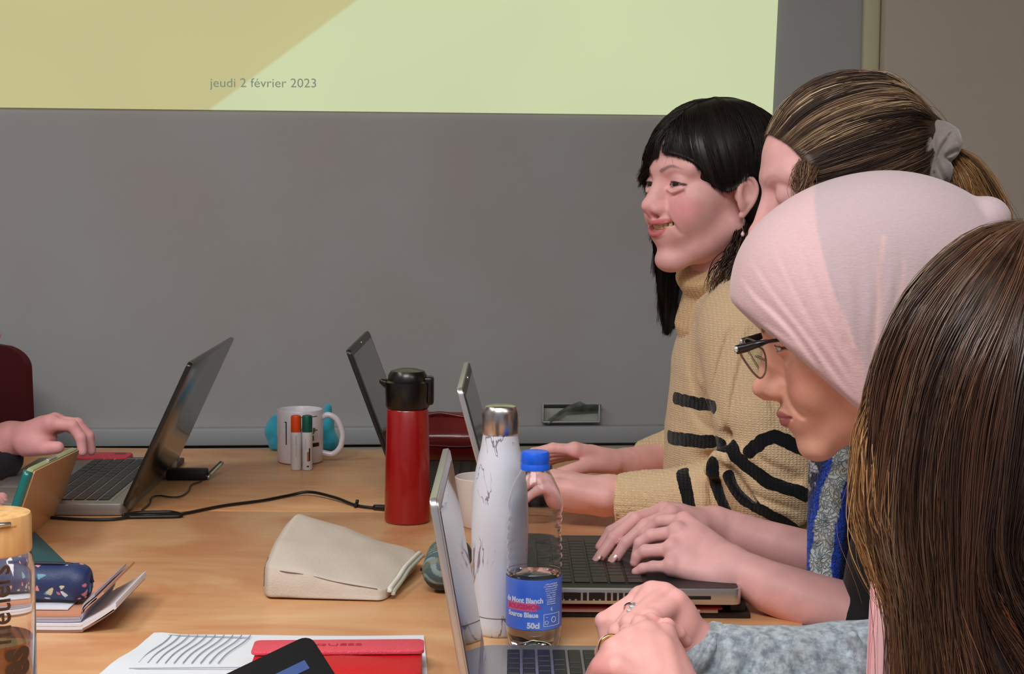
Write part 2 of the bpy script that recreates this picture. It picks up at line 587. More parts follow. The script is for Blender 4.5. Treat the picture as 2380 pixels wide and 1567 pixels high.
# walls as slabs with thickness
def wall_slab(name, p0, p1, z0, z1, th, m):
    p0, p1 = Vector(p0), Vector(p1)
    d = (p1 - p0); L = d.length
    M = frame((p0.x, p0.y, z0), (d.x, d.y, 0), (0, 0, 1))
    return structure(box(name, (0, 0, -th), (L, z1 - z0, 0), m, mtx=M, bevel=0))
wl = Vector((-2.6, WY - 2.6 * WK, 0)); wc_ = W(2017, 100); wr = Vector((2.3, WY + 2.3 * WK, 0))
wall_slab('wall_back', (wl.x, wl.y, 0), (wr.x, wr.y, 0), 0, 2.7, 0.12, m_wall)
structure(box('floor', (-2.7, -1.4, -0.1), (2.5, 3.7, 0), m_floor, bevel=0))
structure(box('ceiling', (-2.7, -1.4, 2.7), (2.5, 3.7, 2.8), m_ceil, bevel=0))
structure(box('wall_left', (-2.72, -1.4, 0), (-2.6, 3.6, 2.7), m_wall, bevel=0))
structure(box('wall_right', (2.3, -1.4, 0), (2.42, 3.7, 2.7), m_wall2, bevel=0))

# protruding beige wall section on the right and the strip in its corner
c0 = W(2037, 200); c1 = c0 + WX * 1.25
M = wall_frame((c0.x, c0.y, 0))
pil = structure(box('wall_pier', (0, 0, 0.0), (1.15, 2.7, 0.05), m_wall2, mtx=M, bevel=0.002))
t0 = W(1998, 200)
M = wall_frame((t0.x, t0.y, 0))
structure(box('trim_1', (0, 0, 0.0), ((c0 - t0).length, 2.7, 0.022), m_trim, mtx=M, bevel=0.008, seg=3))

# cable duct along the wall at table height with its lid seam
d0 = W(600, 1036, 0.03); d1 = W(600, 996.5, 0.03)
M = wall_frame((wl.x, wl.y, 0))
structure(box('trim_2', (0, d0.z, 0.0), (5.0, d1.z, 0.03), m_duct, mtx=M, bevel=0.003))
structure(box('trim_3', (0, d0.z - 0.055, 0.0), (5.0, d0.z - 0.006, 0.018), mat('duct_lower', (168, 162, 148), 0.6), mtx=M, bevel=0.003))
structure(box('baseboard_back', (0, 0, 0.0), (5.0, 0.1, 0.015), m_duct, mtx=M, bevel=0.003))

# projected slide: the picture thrown on the wall gives off its own light
k = NT('slide_light'); b = k.b
b.inputs['Base Color'].default_value = (0.02, 0.02, 0.02, 1); b.inputs['Roughness'].default_value = 1
b.inputs['Specular IOR Level'].default_value = 0
br = W(1795, 270, 0.004); tr = W(1808, 0, 0.004); bl = W(0, 250, 0.004)
MS = wall_frame(br)
MSi = MS.inverted()
la = MSi @ W(830, 0, 0.004); lb = MSi @ W(485, 257, 0.004)
tc = k.n('ShaderNodeTexCoord'); sp = k.n('ShaderNodeSeparateXYZ'); k.l(tc.outputs['Object'], sp.inputs[0])
# signed side of the slanting edge between the two colour fields
nx_, ny_ = -(la.y - lb.y), (la.x - lb.x)
m1 = k.n('ShaderNodeMath', operation='MULTIPLY_ADD'); m1.inputs[1].default_value = nx_; m1.inputs[2].default_value = -(nx_ * lb.x + ny_ * lb.y)
m2 = k.n('ShaderNodeMath', operation='MULTIPLY_ADD'); m2.inputs[1].default_value = ny_
k.l(sp.outputs[0], m1.inputs[0]); k.l(sp.outputs[1], m2.inputs[0]); k.l(m1.outputs[0], m2.inputs[2])
st = k.n('ShaderNodeMapRange'); st.inputs['From Min'].default_value = -0.0012; st.inputs['From Max'].default_value = 0.0012
k.l(m2.outputs[0], st.inputs[0])
mx = k.n('ShaderNodeMix', data_type='RGBA'); mx.inputs[6].default_value = rgb((203, 212, 168)); mx.inputs[7].default_value = rgb((195, 189, 138))
k.l(st.outputs[0], mx.inputs[0])
no = k.n('ShaderNodeTexNoise', i_Scale=2.5, i_Detail=1.0); k.l(tc.outputs['Object'], no.inputs['Vector'])
mr = k.n('ShaderNodeMapRange'); mr.inputs['To Min'].default_value = 0.93; mr.inputs['To Max'].default_value = 1.07
k.l(no.outputs['Fac'], mr.inputs[0])
k.l(mx.outputs[2], b.inputs['Emission Color']); k.l(mr.outputs[0], b.inputs['Emission Strength'])
q = [MSi @ br, MSi @ tr]
ext = (q[1] - q[0]) * 3.2
lft = MSi @ bl
dl = (lft - q[0]) * 1.25
vs = [(0, 0), (ext.x, ext.y), (dl.x - 0.02, ext.y + 0.02), (dl.x, dl.y)]
slide = pyd('projected_slide', [(x, y, z) for z in (0, 0.002) for x, y in vs],
            [(4, 5, 6, 7), (3, 2, 1, 0), (0, 1, 5, 4), (1, 2, 6, 5), (2, 3, 7, 6), (3, 0, 4, 7)], k.m, smooth=False)
slide.matrix_basis = MS
tag(slide, 'pale green and khaki projected slide on the wall', 'projection')
bpy.context.view_layer.update()
m_txt = mat('slide_lettering', (112, 128, 108), 0.9)
k2 = NT('slide_lettering_light'); k2.b.inputs['Base Color'].default_value = (0.02, 0.02, 0.02, 1)
k2.b.inputs['Emission Color'].default_value = rgb((118, 132, 112)); k2.b.inputs['Emission Strength'].default_value = 1.0
pc = MSi @ W(613, 194, 0.004); pa = MSi @ W(490, 194, 0.004); pb = MSi @ W(737, 195, 0.004)
sz = 0.0255
t = text('lettering', 'jeudi 2 février 2023', sz, k2.m, None, slide, extrude=0.0002)
wd = t.dimensions.x or 1
xs = [v.co.x for v in t.data.vertices]; wd = max(xs) - min(xs)
ang = math.atan2(pb.y - pa.y, pb.x - pa.x)
t.data.transform(Matrix.Translation((pc.x, pc.y, 0.0025)) @ Matrix.Rotation(ang, 4, 'Z') @ Matrix.Diagonal(((pb - pa).length / wd, 1.0, 1, 1)))

# torn open wall box with its bent grey flap
m_grey = mat('grey_plastic', (176, 180, 176), 0.5)
m_dark = mat('dark_hollow', (38, 42, 42), 0.6)
wb = W(1326, 958, 0)
MB = wall_frame(wb); MBi = MB.inverted()
def wl2(px, py): 
    p = MBi @ W(px, py); return (p.x, p.y)
o = empty('wall_box', wb, 'small open grey box on the wall above the cable duct, its flap bent', 'wall box')
M3 = MB.to_3x3().to_4x4()
x0, y0 = wl2(1258, 980); x1, y1 = wl2(1392, 938)
for nme, lo, hi in (('rim', (x0, y0, 0), (x1, y0 + 0.003, 0.02)), ('rim', (x0, y0, 0), (x0 + 0.003, y1, 0.02)), ('rim', (x1 - 0.003, y0, 0), (x1, y1, 0.02))):
    box(nme, lo, hi, m_grey, o, bevel=0.0008, mtx=M3)
box('back_plate', (x0, y0, 0.0005), (x1, y1, 0.004), m_grey, o, bevel=0.001, mtx=M3)
box('slot', (x0 + 0.002, y1 - 0.008, 0.004), (x1 - 0.002, y1 - 0.001, 0.006), m_dark, o, bevel=0.0005, mtx=M3)
fl = [wl2(1263, 981), wl2(1273, 983), wl2(1312, 954), wl2(1392, 954), wl2(1395, 938), wl2(1358, 937), wl2(1346, 931), wl2(1318, 941), wl2(1296, 954)]
vv = [(x, y, 0.010 + 0.010 * abs(math.sin(i))) for i, (x, y) in enumerate(fl)]
n = len(fl)
pyd('flap', [M3 @ Vector(v) for v in vv] + [M3 @ Vector((v[0], v[1], v[2] + 0.002)) for v in vv],
    [tuple(range(n, 2 * n)), tuple(range(n))[::-1]] + [(i, (i + 1) % n, n + (i + 1) % n, n + i) for i in range(n)], mat('flap_plastic', (112, 116, 112), 0.45, noise=(60, 1.0), col2=(62, 68, 66)), o, smooth=False)

# ================================================================== TABLES
k = NT('beech_laminate'); b = k.b
tc = k.n('ShaderNodeTexCoord')
mp = k.n('ShaderNodeMapping'); mp.inputs['Scale'].default_value = (1.0, 1.7, 1.0); mp.inputs['Rotation'].default_value = (0, 0, 0.5)
k.l(tc.outputs['Object'], mp.inputs[0])
n1 = k.n('ShaderNodeTexNoise', i_Scale=3.0, i_Detail=5.0, i_Roughness=0.55); n1.inputs['Distortion'].default_value = 2.0
n2 = k.n('ShaderNodeTexNoise', i_Scale=45.0, i_Detail=3.0)
mp2 = k.n('ShaderNodeMapping'); mp2.inputs['Scale'].default_value = (0.12, 1.6, 1.0); k.l(tc.outputs['Object'], mp2.inputs[0])
k.l(mp.outputs[0], n1.inputs[0]); k.l(mp2.outputs[0], n2.inputs[0])
cr = k.n('ShaderNodeValToRGB'); e = cr.color_ramp.elements
e[0].position = 0.33; e[0].color = rgb((216, 150, 102)); e[1].position = 0.68; e[1].color = rgb((236, 190, 140))
k.l(n1.outputs['Fac'], cr.inputs[0])
mx = k.n('ShaderNodeMix', data_type='RGBA', blend_type='MULTIPLY'); mx.inputs[0].default_value = 0.22
cr2 = k.n('ShaderNodeValToRGB'); e = cr2.color_ramp.elements
e[0].position = 0.35; e[0].color = (0.75, 0.68, 0.6, 1); e[1].position = 0.6; e[1].color = (1, 1, 1, 1)
k.l(n2.outputs['Fac'], cr2.inputs[0]); k.l(cr.outputs[0], mx.inputs[6]); k.l(cr2.outputs[0], mx.inputs[7])
k.l(mx.outputs[2], b.inputs['Base Color'])
b.inputs['Roughness'].default_value = 0.36; b.inputs['Specular IOR Level'].default_value = 0.35
m_wood = k.m
m_leg = mat('leg_metal', (70, 70, 72), 0.4, 0.8)

TR = 0.33
def table(name, x0, x1, y0, y1, label):
    o = empty(name, ((x0 + x1) / 2, (y0 + y1) / 2, 0), label, 'table')
    hx, hy = (x1 - x0) / 2, (y1 - y0) / 2
    box('tabletop', (-hx, -hy, 0.722), (hx, hy, 0.75), m_wood, o, bevel=0.0015)
    for sx in (-1, 1):
        for sy in (-1, 1):
            box('leg', (sx * (hx - 0.08) - 0.02, sy * (hy - 0.08) - 0.02, 0), (sx * (hx - 0.08) + 0.02, sy * (hy - 0.08) + 0.02, 0.721), m_leg, o)
    for sy in (-1, 1):
        box('rail', (-hx + 0.1, sy * (hy - 0.08) - 0.01, 0.67), (hx - 0.1, sy * (hy - 0.08) + 0.01, 0.72), m_leg, o)
    return o
SEAM = 2.43
table('meeting_table', -0.95, TR, 0.75, SEAM - 0.001, 'orange beech laminate table in front, up to the fine seam')
table('meeting_table', -0.95, TR, SEAM + 0.001, 3.02, 'beech laminate table behind the fine seam, by the wall')
TZ = 0.7505

# ================================================================== LAPTOPS
m_silver = mat('aluminium', (200, 200, 202), 0.32, 0.85)
m_silver_d = mat('grey_aluminium', (150, 146, 142), 0.4, 0.6)
m_blk = mat('black_plastic', (22, 21, 22), 0.35)
m_blk_matte = mat('black_matte', (16, 16, 17), 0.6)
m_blk_deck = mat('black_deck', (20, 21, 23), 0.45)
m_key = mat('black_key', (30, 31, 31), 0.42)
m_lid = mat('dark_lid', (34, 29, 26), 0.2, coat=0.15, spec=0.45)
m_screen = mat('screen_glass', (12, 13, 15), 0.04, spec=0.8)
m_screen_grey = mat('screen_glass_grey', (70, 72, 76), 0.10, spec=0.8)  # plain grey glossy display
m_chrome = mat('chrome', (220, 220, 222), 0.18, 1.0)

def keyboard(parent, M, x0, x1, y0, y1, rows, cols, zt, m, h=0.0015, gap=0.0028):
    """keys as separate parts sharing one mesh per width"""
    cache = {}
    rw = (x1 - x0) / rows
    for r in range(rows):
        # last row (towards the user) has the space bar
        cells = [1.0] * cols
        if r == 0: cells = [1.0] * cols
        if r == 1: cells = [1.0] * (cols - 2) + [2.0]
        if r == 2: cells = [1.5] + [1.0] * (cols - 3) + [1.5]
        if r == 3: cells = [1.75] + [1.0] * (cols - 4) + [2.25]
        if r == 4: cells = [2.25] + [1.0] * (cols - 5) + [2.75]
        if r == 5: cells = [1.2, 1.0, 1.2, 1.2, cols - 9.6, 1.0, 1.0, 1.0, 1.0, 1.0]
        sc = (y1 - y0) / sum(cells); y = y0
        for c in cells:
            w = c * sc
            kx = round(w, 4)
            if kx not in cache:
                bm = bmesh.new(); bm_box(bm, (-rw / 2 + gap / 2, -w / 2 + gap / 2, 0), (rw / 2 - gap / 2, w / 2 - gap / 2, h), None, 0.0007, 1)
                me = bpy.data.meshes.new('key'); bm.to_mesh(me); bm.free(); me.materials.append(m); cache[kx] = me
            o = bpy.data.objects.new('key', cache[kx]); COL.objects.link(o); o.parent = parent
            o.matrix_basis = M @ Matrix.Translation((x0 + (r + 0.5) * rw, y + w / 2, zt))
            y += w

def laptop(name, label, o0, bdir, hdir, width, depth, sh, lean, cols, keys=True, thick=0.016, camera=True, rows=6, ncols=14, flip=1):
    """o0: hinge corner on the table; bdir: towards the user; hdir: along the hinge"""
    mb, mdk, ml, msc, mbz = cols
    M = frame(o0, bdir, hdir)
    root = empty(name, o0, label, 'laptop')
    L = M.to_3x3().to_4x4()
    out = [(x, y) for x, y in rrect(depth, width, 0.010)]
    slab('base', out, 0.0005, thick, mb, root, bev=0.0015, mtx=L)
    if mdk is m_blk_deck:
        slab('palm_rest', [(x + 0.003, y + 0.003) for x, y in rrect(depth - 0.006, width - 0.006, 0.008)], thick - 0.0005, thick + 0.0003, m_blk_deck, root, mtx=L)
    box('keyboard_deck', (0.022, 0.018, thick - 0.0005), (depth * 0.60, width - 0.018, thick + 0.0006), mdk, root, bevel=0.0003, mtx=L)
    box('touchpad', (depth * 0.64, width * 0.36, thick - 0.0005), (depth * 0.94, width * 0.68, thick + 0.0004), m_blk_matte if mdk is m_blk_deck else (mb if mb is not m_silver else m_silver_d), root, bevel=0.0003, mtx=L)
    if keys:
        keyboard(root, L, 0.026, depth * 0.58, 0.022, width - 0.022, rows, ncols, thick + 0.0005, m_key)
    # side ports
    for i, (a, w) in enumerate(((0.03, 0.012), (0.055, 0.016), (0.085, 0.014))):
        box('port', (a, -0.0006, thick * 0.35), (a + w, 0.0005, thick * 0.75), m_blk_matte, root, bevel=0.0002, mtx=L)
    # lid
    sd = Vector((-math.sin(lean), 0, math.cos(lean)))      # up the lid, in laptop axes
    nr = Vector((math.cos(lean), 0, math.sin(lean)))       # display normal
    ML = Matrix.Identity(4)
    for i, v in enumerate((Vector((0, 1, 0)), sd, nr)):
        ML[0][i], ML[1][i], ML[2][i] = v
    ML.translation = Vector((0.003, 0, thick * 0.8))
    A = L @ ML
    lt = 0.0065
    slab('screen_lid', rrect(width, sh, 0.009), -lt, 0, ml, root, bev=0.0012, mtx=A)
    slab('bezel', [(x + 0.002, y + 0.002) for x, y in rrect(width - 0.004, sh - 0.004, 0.008)], 0, 0.0008, mbz, root, mtx=A)
    slab('display', [(x + 0.012, y + 0.022) for x, y in rrect(width - 0.024, sh - 0.034, 0.002)], 0.0008, 0.0013, msc, root, mtx=A)
    if camera:
        slab('webcam', [(width * 0.5 + 0.003 * math.cos(a), sh - 0.0065 + 0.003 * math.sin(a)) for a in np.linspace(0, 6.283, 12, endpoint=False)], 0.0008, 0.0016, m_chrome, root, mtx=A)
    for y in (0.02, width - 0.06):
        box('hinge', (-0.006, y, thick * 0.3), (0.006, y + 0.04, thick * 1.05), mdk, root, bevel=0.002, mtx=L)
    return root, L, A

# laptop of the person at the left edge: lid back towards the camera side
hn = T(283, 1200); hf = Vector((hn.x - 0.005, 2.80, 0.75))
laptop('laptop', 'dark laptop at the left, its glossy lid back turned this way and grey keyboard deck', (hf.x, hf.y, TZ), (-1, -0.02, 0), (0.02, -1, 0),
       (hf - hn).length, 0.235, 0.238, math.radians(25), (m_silver_d, m_silver_d, m_lid, m_screen, m_blk), thick=0.018, camera=False)
lid_tmp = None
# woman in the striped sweater: black laptop behind the red flask
laptop('laptop', 'black laptop whose slim screen leans left behind the red flask', (-0.165, 2.47, TZ), (1, 0.0, 0), (0, 1, 0),
       0.33, 0.235, 0.243, math.radians(20.4), (m_blk, m_blk_matte, m_blk, m_screen_grey, m_blk), thick=0.018)
# woman typing: silver laptop
lapB, LB, _ = laptop('laptop', 'silver laptop with black keyboard under the typing hands', (0.005, 1.815, TZ + 0.0178), (1, 0.0, 0), (0, 1, 0),
       0.285, 0.257, 0.240, math.radians(15.4), (m_silver, m_blk_deck, m_silver, m_screen_grey, m_blk), thick=0.019, ncols=15)
for i in range(14):
    box('vent_slot', (0.05 + i * 0.0068, -0.0007, 0.005), (0.0545 + i * 0.0068, 0.0006, 0.014), m_blk_matte, lapB, bevel=0, mtx=LB)
box('card_slot', (0.185, -0.0007, 0.007), (0.222, 0.0006, 0.011), m_blk_matte, lapB, bevel=0.0003, mtx=LB)
# woman in the pink headscarf: thin silver laptop, nearest
laptop('laptop', 'thin silver laptop in front, its mirror-like screen seen edge on left of the water bottle', (-0.030, 1.385, TZ), (1, 0.0, 0), (0, 1, 0),
       0.285, 0.205, 0.214, math.radians(10), (m_silver, m_silver, m_silver, m_screen, m_silver), thick=0.012, camera=False)

# ================================================================== BOTTLES, CUPS
def at(px, py, D=None):
    """spot on the table whose centre is seen at px; py = lowest visible front edge"""
    p = T(px, py); return p

# red flask ----------------------------------------------------------
p = T(947, 1212)
m_red = mat('red_enamel', (150, 12, 14), 0.28, coat=0.3)
fl = empty('vacuum_flask', (p.x, p.y, TZ), 'red cylindrical vacuum flask with black spouted lid', 'flask')
sc = 3800 / p.y
R0 = 54 / sc; H0 = (1216 - 948) / sc
lathe('body', [(0, 0), (R0 * 0.93, 0), (R0 * 0.99, 0.002), (R0 * 1.0, 0.006), (R0 * 0.97, H0 * 0.5), (R0 * 0.90, H0 - 0.002), (R0 * 0.86, H0), (0, H0)], m_red, fl)
H1 = (1216 - 853) / sc
m_lidb = mat('black_gloss_plastic', (10, 10, 11), 0.3, coat=0.1)
lathe('lid', [(0, H0), (R0 * 0.90, H0 + 0.001), (R0 * 0.955, H0 + 0.004), (R0 * 0.98, H0 + (H1 - H0) * 0.55), (R0 * 0.97, H0 + (H1 - H0) * 0.66), (R0 * 0.86, H0 + (H1 - H0) * 0.70),
              (R0 * 0.84, H0 + (H1 - H0) * 0.82), (R0 * 0.72, H0 + (H1 - H0) * 0.93), (R0 * 0.4, H1 - 0.001), (0, H1)], m_lidb, fl)
zz = H0 + (H1 - H0) * 0.6
s = SDF((-0.06, -0.03, zz - 0.03), (-0.01, 0.03, zz + 0.03), 0.0013)
s.cone((-0.02, 0, zz - 0.004), (-R0 * 1.06, 0, zz + 0.003), 0.014, 0.004, k=0.002); s.cone((-R0 * 1.0, 0, zz + 0.002), (-R0 * 1.14, 0, zz + 0.004), 0.005, 0.003, k=0.004)
V, Q = s.mesh(); npmesh('spout', V, Q, m_lidb, fl)
box('latch', (R0 * 0.62, -0.012, H0 + 0.006), (R0 * 1.14, 0.012, H0 + (H1 - H0) * 0.80), m_lidb, fl, bevel=0.004, seg=3)

# marble-white bottle ------------------------------------------------
p = T(1160, 1470)
k = NT('white_marbled'); b = k.b; b.inputs['Roughness'].default_value = 0.32
tc = k.n('ShaderNodeTexCoord'); no = k.n('ShaderNodeTexNoise', i_Scale=14.0, i_Detail=5.0); no.inputs['Distortion'].default_value = 0.6
mp = k.n('ShaderNodeMapping'); mp.inputs['Scale'].default_value = (1, 1, 0.45); mp.inputs['Location'].default_value = (0.3, 0.1, 0.2)
k.l(tc.outputs['Object'], mp.inputs[0]); k.l(mp.outputs[0], no.inputs[0])
sb = k.n('ShaderNodeMath', operation='SUBTRACT'); sb.inputs[1].default_value = 0.5; k.l(no.outputs['Fac'], sb.inputs[0])
ab = k.n('ShaderNodeMath', operation='ABSOLUTE'); k.l(sb.outputs[0], ab.inputs[0])
n3 = k.n('ShaderNodeTexNoise', i_Scale=22.0); k.l(tc.outputs['Object'], n3.inputs[0])
mrr = k.n('ShaderNodeMapRange'); mrr.inputs['From Min'].default_value = 0.5; mrr.inputs['From Max'].default_value = 0.72; mrr.inputs['To Min'].default_value = 0.0; mrr.inputs['To Max'].default_value = 0.009
k.l(n3.outputs['Fac'], mrr.inputs[0])
ls = k.n('ShaderNodeMath', operation='LESS_THAN'); k.l(ab.outputs[0], ls.inputs[0]); k.l(mrr.outputs[0], ls.inputs[1])
mx = k.n('ShaderNodeMix', data_type='RGBA'); mx.inputs[6].default_value = rgb((216, 220, 230)); mx.inputs[7].default_value = rgb((142, 132, 146))
k.l(ls.outputs[0], mx.inputs[0]); k.l(mx.outputs[2], b.inputs['Base Color'])
m_marble = k.m
sc = 3800 / p.y
wbt = empty('steel_bottle', (p.x, p.y, TZ), 'tall white marble-patterned bottle with brushed steel cap', 'bottle')
R = 67 / sc
def zz_(y): return (1470 - y) / sc
prof = [(0, 0.001), (R * 0.80, 0), (R * 0.86, 0.003), (R * 0.88, 0.012), (R * 0.885, 0.022), (R * 0.95, zz_(1360)), (R, zz_(1230)), (R * 0.985, zz_(1160)), (R * 0.93, zz_(1110)), (R * 0.80, zz_(1060)),
        (R * 0.68, zz_(1025)), (R * 0.62, zz_(1000)), (R * 0.60, zz_(990)), (0, zz_(990))]
sp_ = spline([(r, 0, z) for r, z in prof[3:-1]], 40)
lathe('body', prof[:3] + [(q[0], q[2]) for q in sp_] + [prof[-1]], m_marble, wbt, n=64, smooth=True)
lathe('base_ring', [(R * 0.885, 0.021), (R * 0.892, 0.0212), (R * 0.892, 0.0218), (R * 0.885, 0.022)], mat('ring_grey', (90, 88, 92), 0.5), wbt)  # thin darker grey line round the foot of the bottle
rc = 43.5 / sc
lathe('cap', [(0, zz_(995)), (rc * 0.97, zz_(995)), (rc, zz_(992)), (rc, zz_(948)), (rc * 0.96, zz_(938)), (rc * 0.84, zz_(930)), (rc * 0.66, zz_(927)), (rc * 0.3, zz_(926)), (0, zz_(926))],
      mat('brushed_steel', (196, 190, 186), 0.26, 1.0), wbt)

# water bottle -------------------------------------------------------
p = T(1240, 1502)
sc = 3800 / p.y
wat = empty('water_bottle', (p.x, p.y, TZ), 'clear plastic water bottle with blue cap and blue label', 'bottle')
RW = 66 / sc
def zw(y): return (1502 - y) / sc
kk = NT('clear_plastic'); kb = kk.b
kb.inputs['Base Color'].default_value = (0.93, 0.95, 0.98, 1); kb.inputs['Roughness'].default_value = 0.03
kb.inputs['Transmission Weight'].default_value = 1.0; kb.inputs['IOR'].default_value = 1.22
m_pet = kk.m
kk = NT('water'); kb = kk.b
kb.inputs['Base Color'].default_value = (0.96, 0.98, 1.0, 1); kb.inputs['Roughness'].default_value = 0.0
kb.inputs['Transmission Weight'].default_value = 1.0; kb.inputs['IOR'].default_value = 1.33
m_water = kk.m
pr = [(0.012, 0.006), (RW * 0.55, 0.001), (RW * 0.78, 0.0), (RW * 0.90, 0.004), (RW * 0.97, 0.012), (RW, 0.025), (RW * 0.985, zw(1440)), (RW * 0.985, zw(1330))]
for i, y in enumerate(range(1318, 1185, -11)):
    pr.append((RW * (1.0 if i % 2 else 0.955), zw(y)))
pr += [(RW * 1.0, zw(1172)), (RW * 0.97, zw(1150)), (RW * 0.86, zw(1125)), (RW * 0.68, zw(1100)), (RW * 0.52, zw(1082)), (RW * 0.45, zw(1072)), (RW * 0.45, zw(1062)), (0.012, zw(1061))]
sp_ = [(q[0], q[2]) for q in spline([(r, 0, z) for r, z in pr], 110)]
th = 0.0006
outer = [(max(r, 0.0001), z) for r, z in sp_]
inner = [(max(r - th, 0.0001), z + (th if z < 0.01 else 0)) for r, z in sp_[::-1]]
lathe('bottle_shell', [(0.0, 0.008)] + outer[1:] + [(0.010, zw(1061)), (0.010, zw(1061) - 0.001)] + inner[1:-1] + [(0.0, 0.0085)], m_pet, wat, n=72, smooth=True,
      rfun=lambda a, z: 1 + (0.035 * math.sin(a * 5 + z * 90) * math.exp(-((z - zw(1240)) / 0.026) ** 2)) + (0.05 * math.cos(a * 5) * math.exp(-(z / 0.008) ** 2)))
wi = [(max(r - th - 0.0004, 0.0001), z + 0.001) for r, z in sp_ if z < zw(1328)]
lathe('water', [(0, 0.0095)] + wi[1:] + [(wi[-1][0], zw(1326)), (0, zw(1326))], m_water, wat, n=60, smooth=True,
      rfun=lambda a, z: 1 + (0.05 * math.cos(a * 5) * math.exp(-(z / 0.008) ** 2)))
m_bluecap = mat('blue_cap', (30, 100, 236), 0.35)
cw = 34.5 / sc
lathe('cap', [(0, zw(1078)), (cw, zw(1078)), (cw, zw(1066)), (cw * 0.97, zw(1064.5)), (cw * 0.97, zw(1062)), (cw, zw(1060)), (cw * 0.98, zw(1043)), (cw * 0.90, zw(1036)), (cw * 0.75, zw(1034.5)), (0, zw(1034))], m_bluecap, wat, n=72,
      rfun=lambda a, z: 1 + 0.008 * math.cos(a * 60))
# wrapped label
m_lab = mat('label_blue', (58, 104, 222), 0.4, noise=(22, 0.6), col2=(104, 148, 236))
rl = RW * 1.006
lathe('label', [(rl * 0.99, zw(1448)), (rl, zw(1448)), (rl, zw(1329)), (rl * 0.99, zw(1329))], m_lab, wat, n=72)
lathe('label_back', [(rl * 0.9965, zw(1447)), (rl * 0.9965, zw(1330))], mat('label_back_white', (226, 232, 244), 0.6), wat, n=72)
def on_cyl(o, rad, a_mid):
    """wrap a flat mesh (x = arc, y = height) round the bottle, towards angle a_mid"""
    for v in o.data.vertices:
        a = a_mid + v.co.x / rad
        r = rad + v.co.z
        v.co = (r * math.cos(a), r * math.sin(a), v.co.y)
m_lwhite = mat('label_white', (205, 214, 236), 0.5)
m_lpink = mat('label_pink', (206, 92, 150), 0.5)
m_lred = mat('label_red', (196, 52, 96), 0.5)
front = -math.pi / 2
def lab_text(body, px, py, size, m, sx=1.0, bold=0.0):
    off = (px - 1240) / sc; off = rl * math.asin(max(-0.97, min(0.97, off / rl)))
    t = text('label_print', body, size, m, Matrix.Translation((off, zw(py), 0.0)), wat, extrude=0.00015, sx=sx, bold=bold)
    on_cyl(t, rl + 0.0002, front); return t
def lab_patch(px0, px1, py0, py1, m, n=8, z=0.0002):
    V, Fc = [], []
    for i in range(n + 1):
        px = px0 + (px1 - px0) * i / n
        off = rl * math.asin(max(-0.97, min(0.97, ((px - 1240) / sc) / rl)))
        a = front + off / rl
        for y in (py1, py0):
            for rr in (rl - 0.0002, rl + z):
                V.append((rr * math.cos(a), rr * math.sin(a), zw(y)))
    for i in range(n):
        j = i * 4
        Fc += [(j + 1, j + 5, j + 7, j + 3), (j, j + 2, j + 6, j + 4), (j, j + 4, j + 5, j + 1), (j + 2, j + 3, j + 7, j + 6)]
    Fc += [(0, 1, 3, 2), (n * 4, n * 4 + 2, n * 4 + 3, n * 4 + 1)]
    return pyd('label_print', V, Fc, m, wat, wc=False)
lab_patch(1180, 1246, 1383, 1403, m_lpink)
lab_text('de Mont Blanch', 1212, 1378, 0.0075, m_lwhite, 0.95, 0.0003)
lab_text('ROUGEMON', 1213, 1393, 0.0068, m_lred, 1.0, 0.0002)
lab_text('Source Bleue', 1210, 1412, 0.0072, m_lwhite, 0.95, 0.0003)
lab_text('50cl', 1238, 1437, 0.0082, m_lwhite, 1.0, 0.0004)
for i in range(10):
    lab_text(''.join(random.choice(['ll', 'ni', 'u', 'm', 'r', ' ', 'tl', 'c']) for _ in range(max(5, 13 - i // 2))), 1280, 1340 + i * 5.2, 0.0024, m_lwhite)
def ring_of(px0, px1, py0, py1, w=1.3):
    lab_patch(px0, px1, py0, py0 + w, m_lwhite); lab_patch(px0, px1, py1 - w, py1, m_lwhite)
    lab_patch(px0, px0 + w, py0, py1, m_lwhite, 1); lab_patch(px1 - w, px1, py0, py1, m_lwhite, 1)
ring_of(1262, 1299, 1410, 1440)
lab_text('O', 1269.5, 1431, 0.0062, m_lwhite); lab_text('O', 1286, 1426, 0.0095, m_lwhite); lab_text('~', 1270, 1418, 0.005, m_lwhite)
lab_text('6', 1281, 1400, 0.0058, m_lwhite)

# white paper-like cup ---------------------------------------------
p = T(1122, 1222)
sc = 3800 / p.y
m_cup = mat('white_ceramic', (222, 216, 212), 0.3)
cu = empty('cup', (p.x, p.y, TZ), 'plain white cup half hidden behind the white bottle', 'cup')
rt = 66 / sc; hh = 0.071
lathe('bowl', [(0, 0.0), (rt * 0.72, 0.0), (rt * 0.76, 0.003), (rt * 0.9, hh * 0.5), (rt, hh), (rt * 0.975, hh + 0.001), (rt * 0.95, hh), (rt * 0.85, hh * 0.5), (rt * 0.7, 0.005), (0, 0.005)], m_cup, cu)

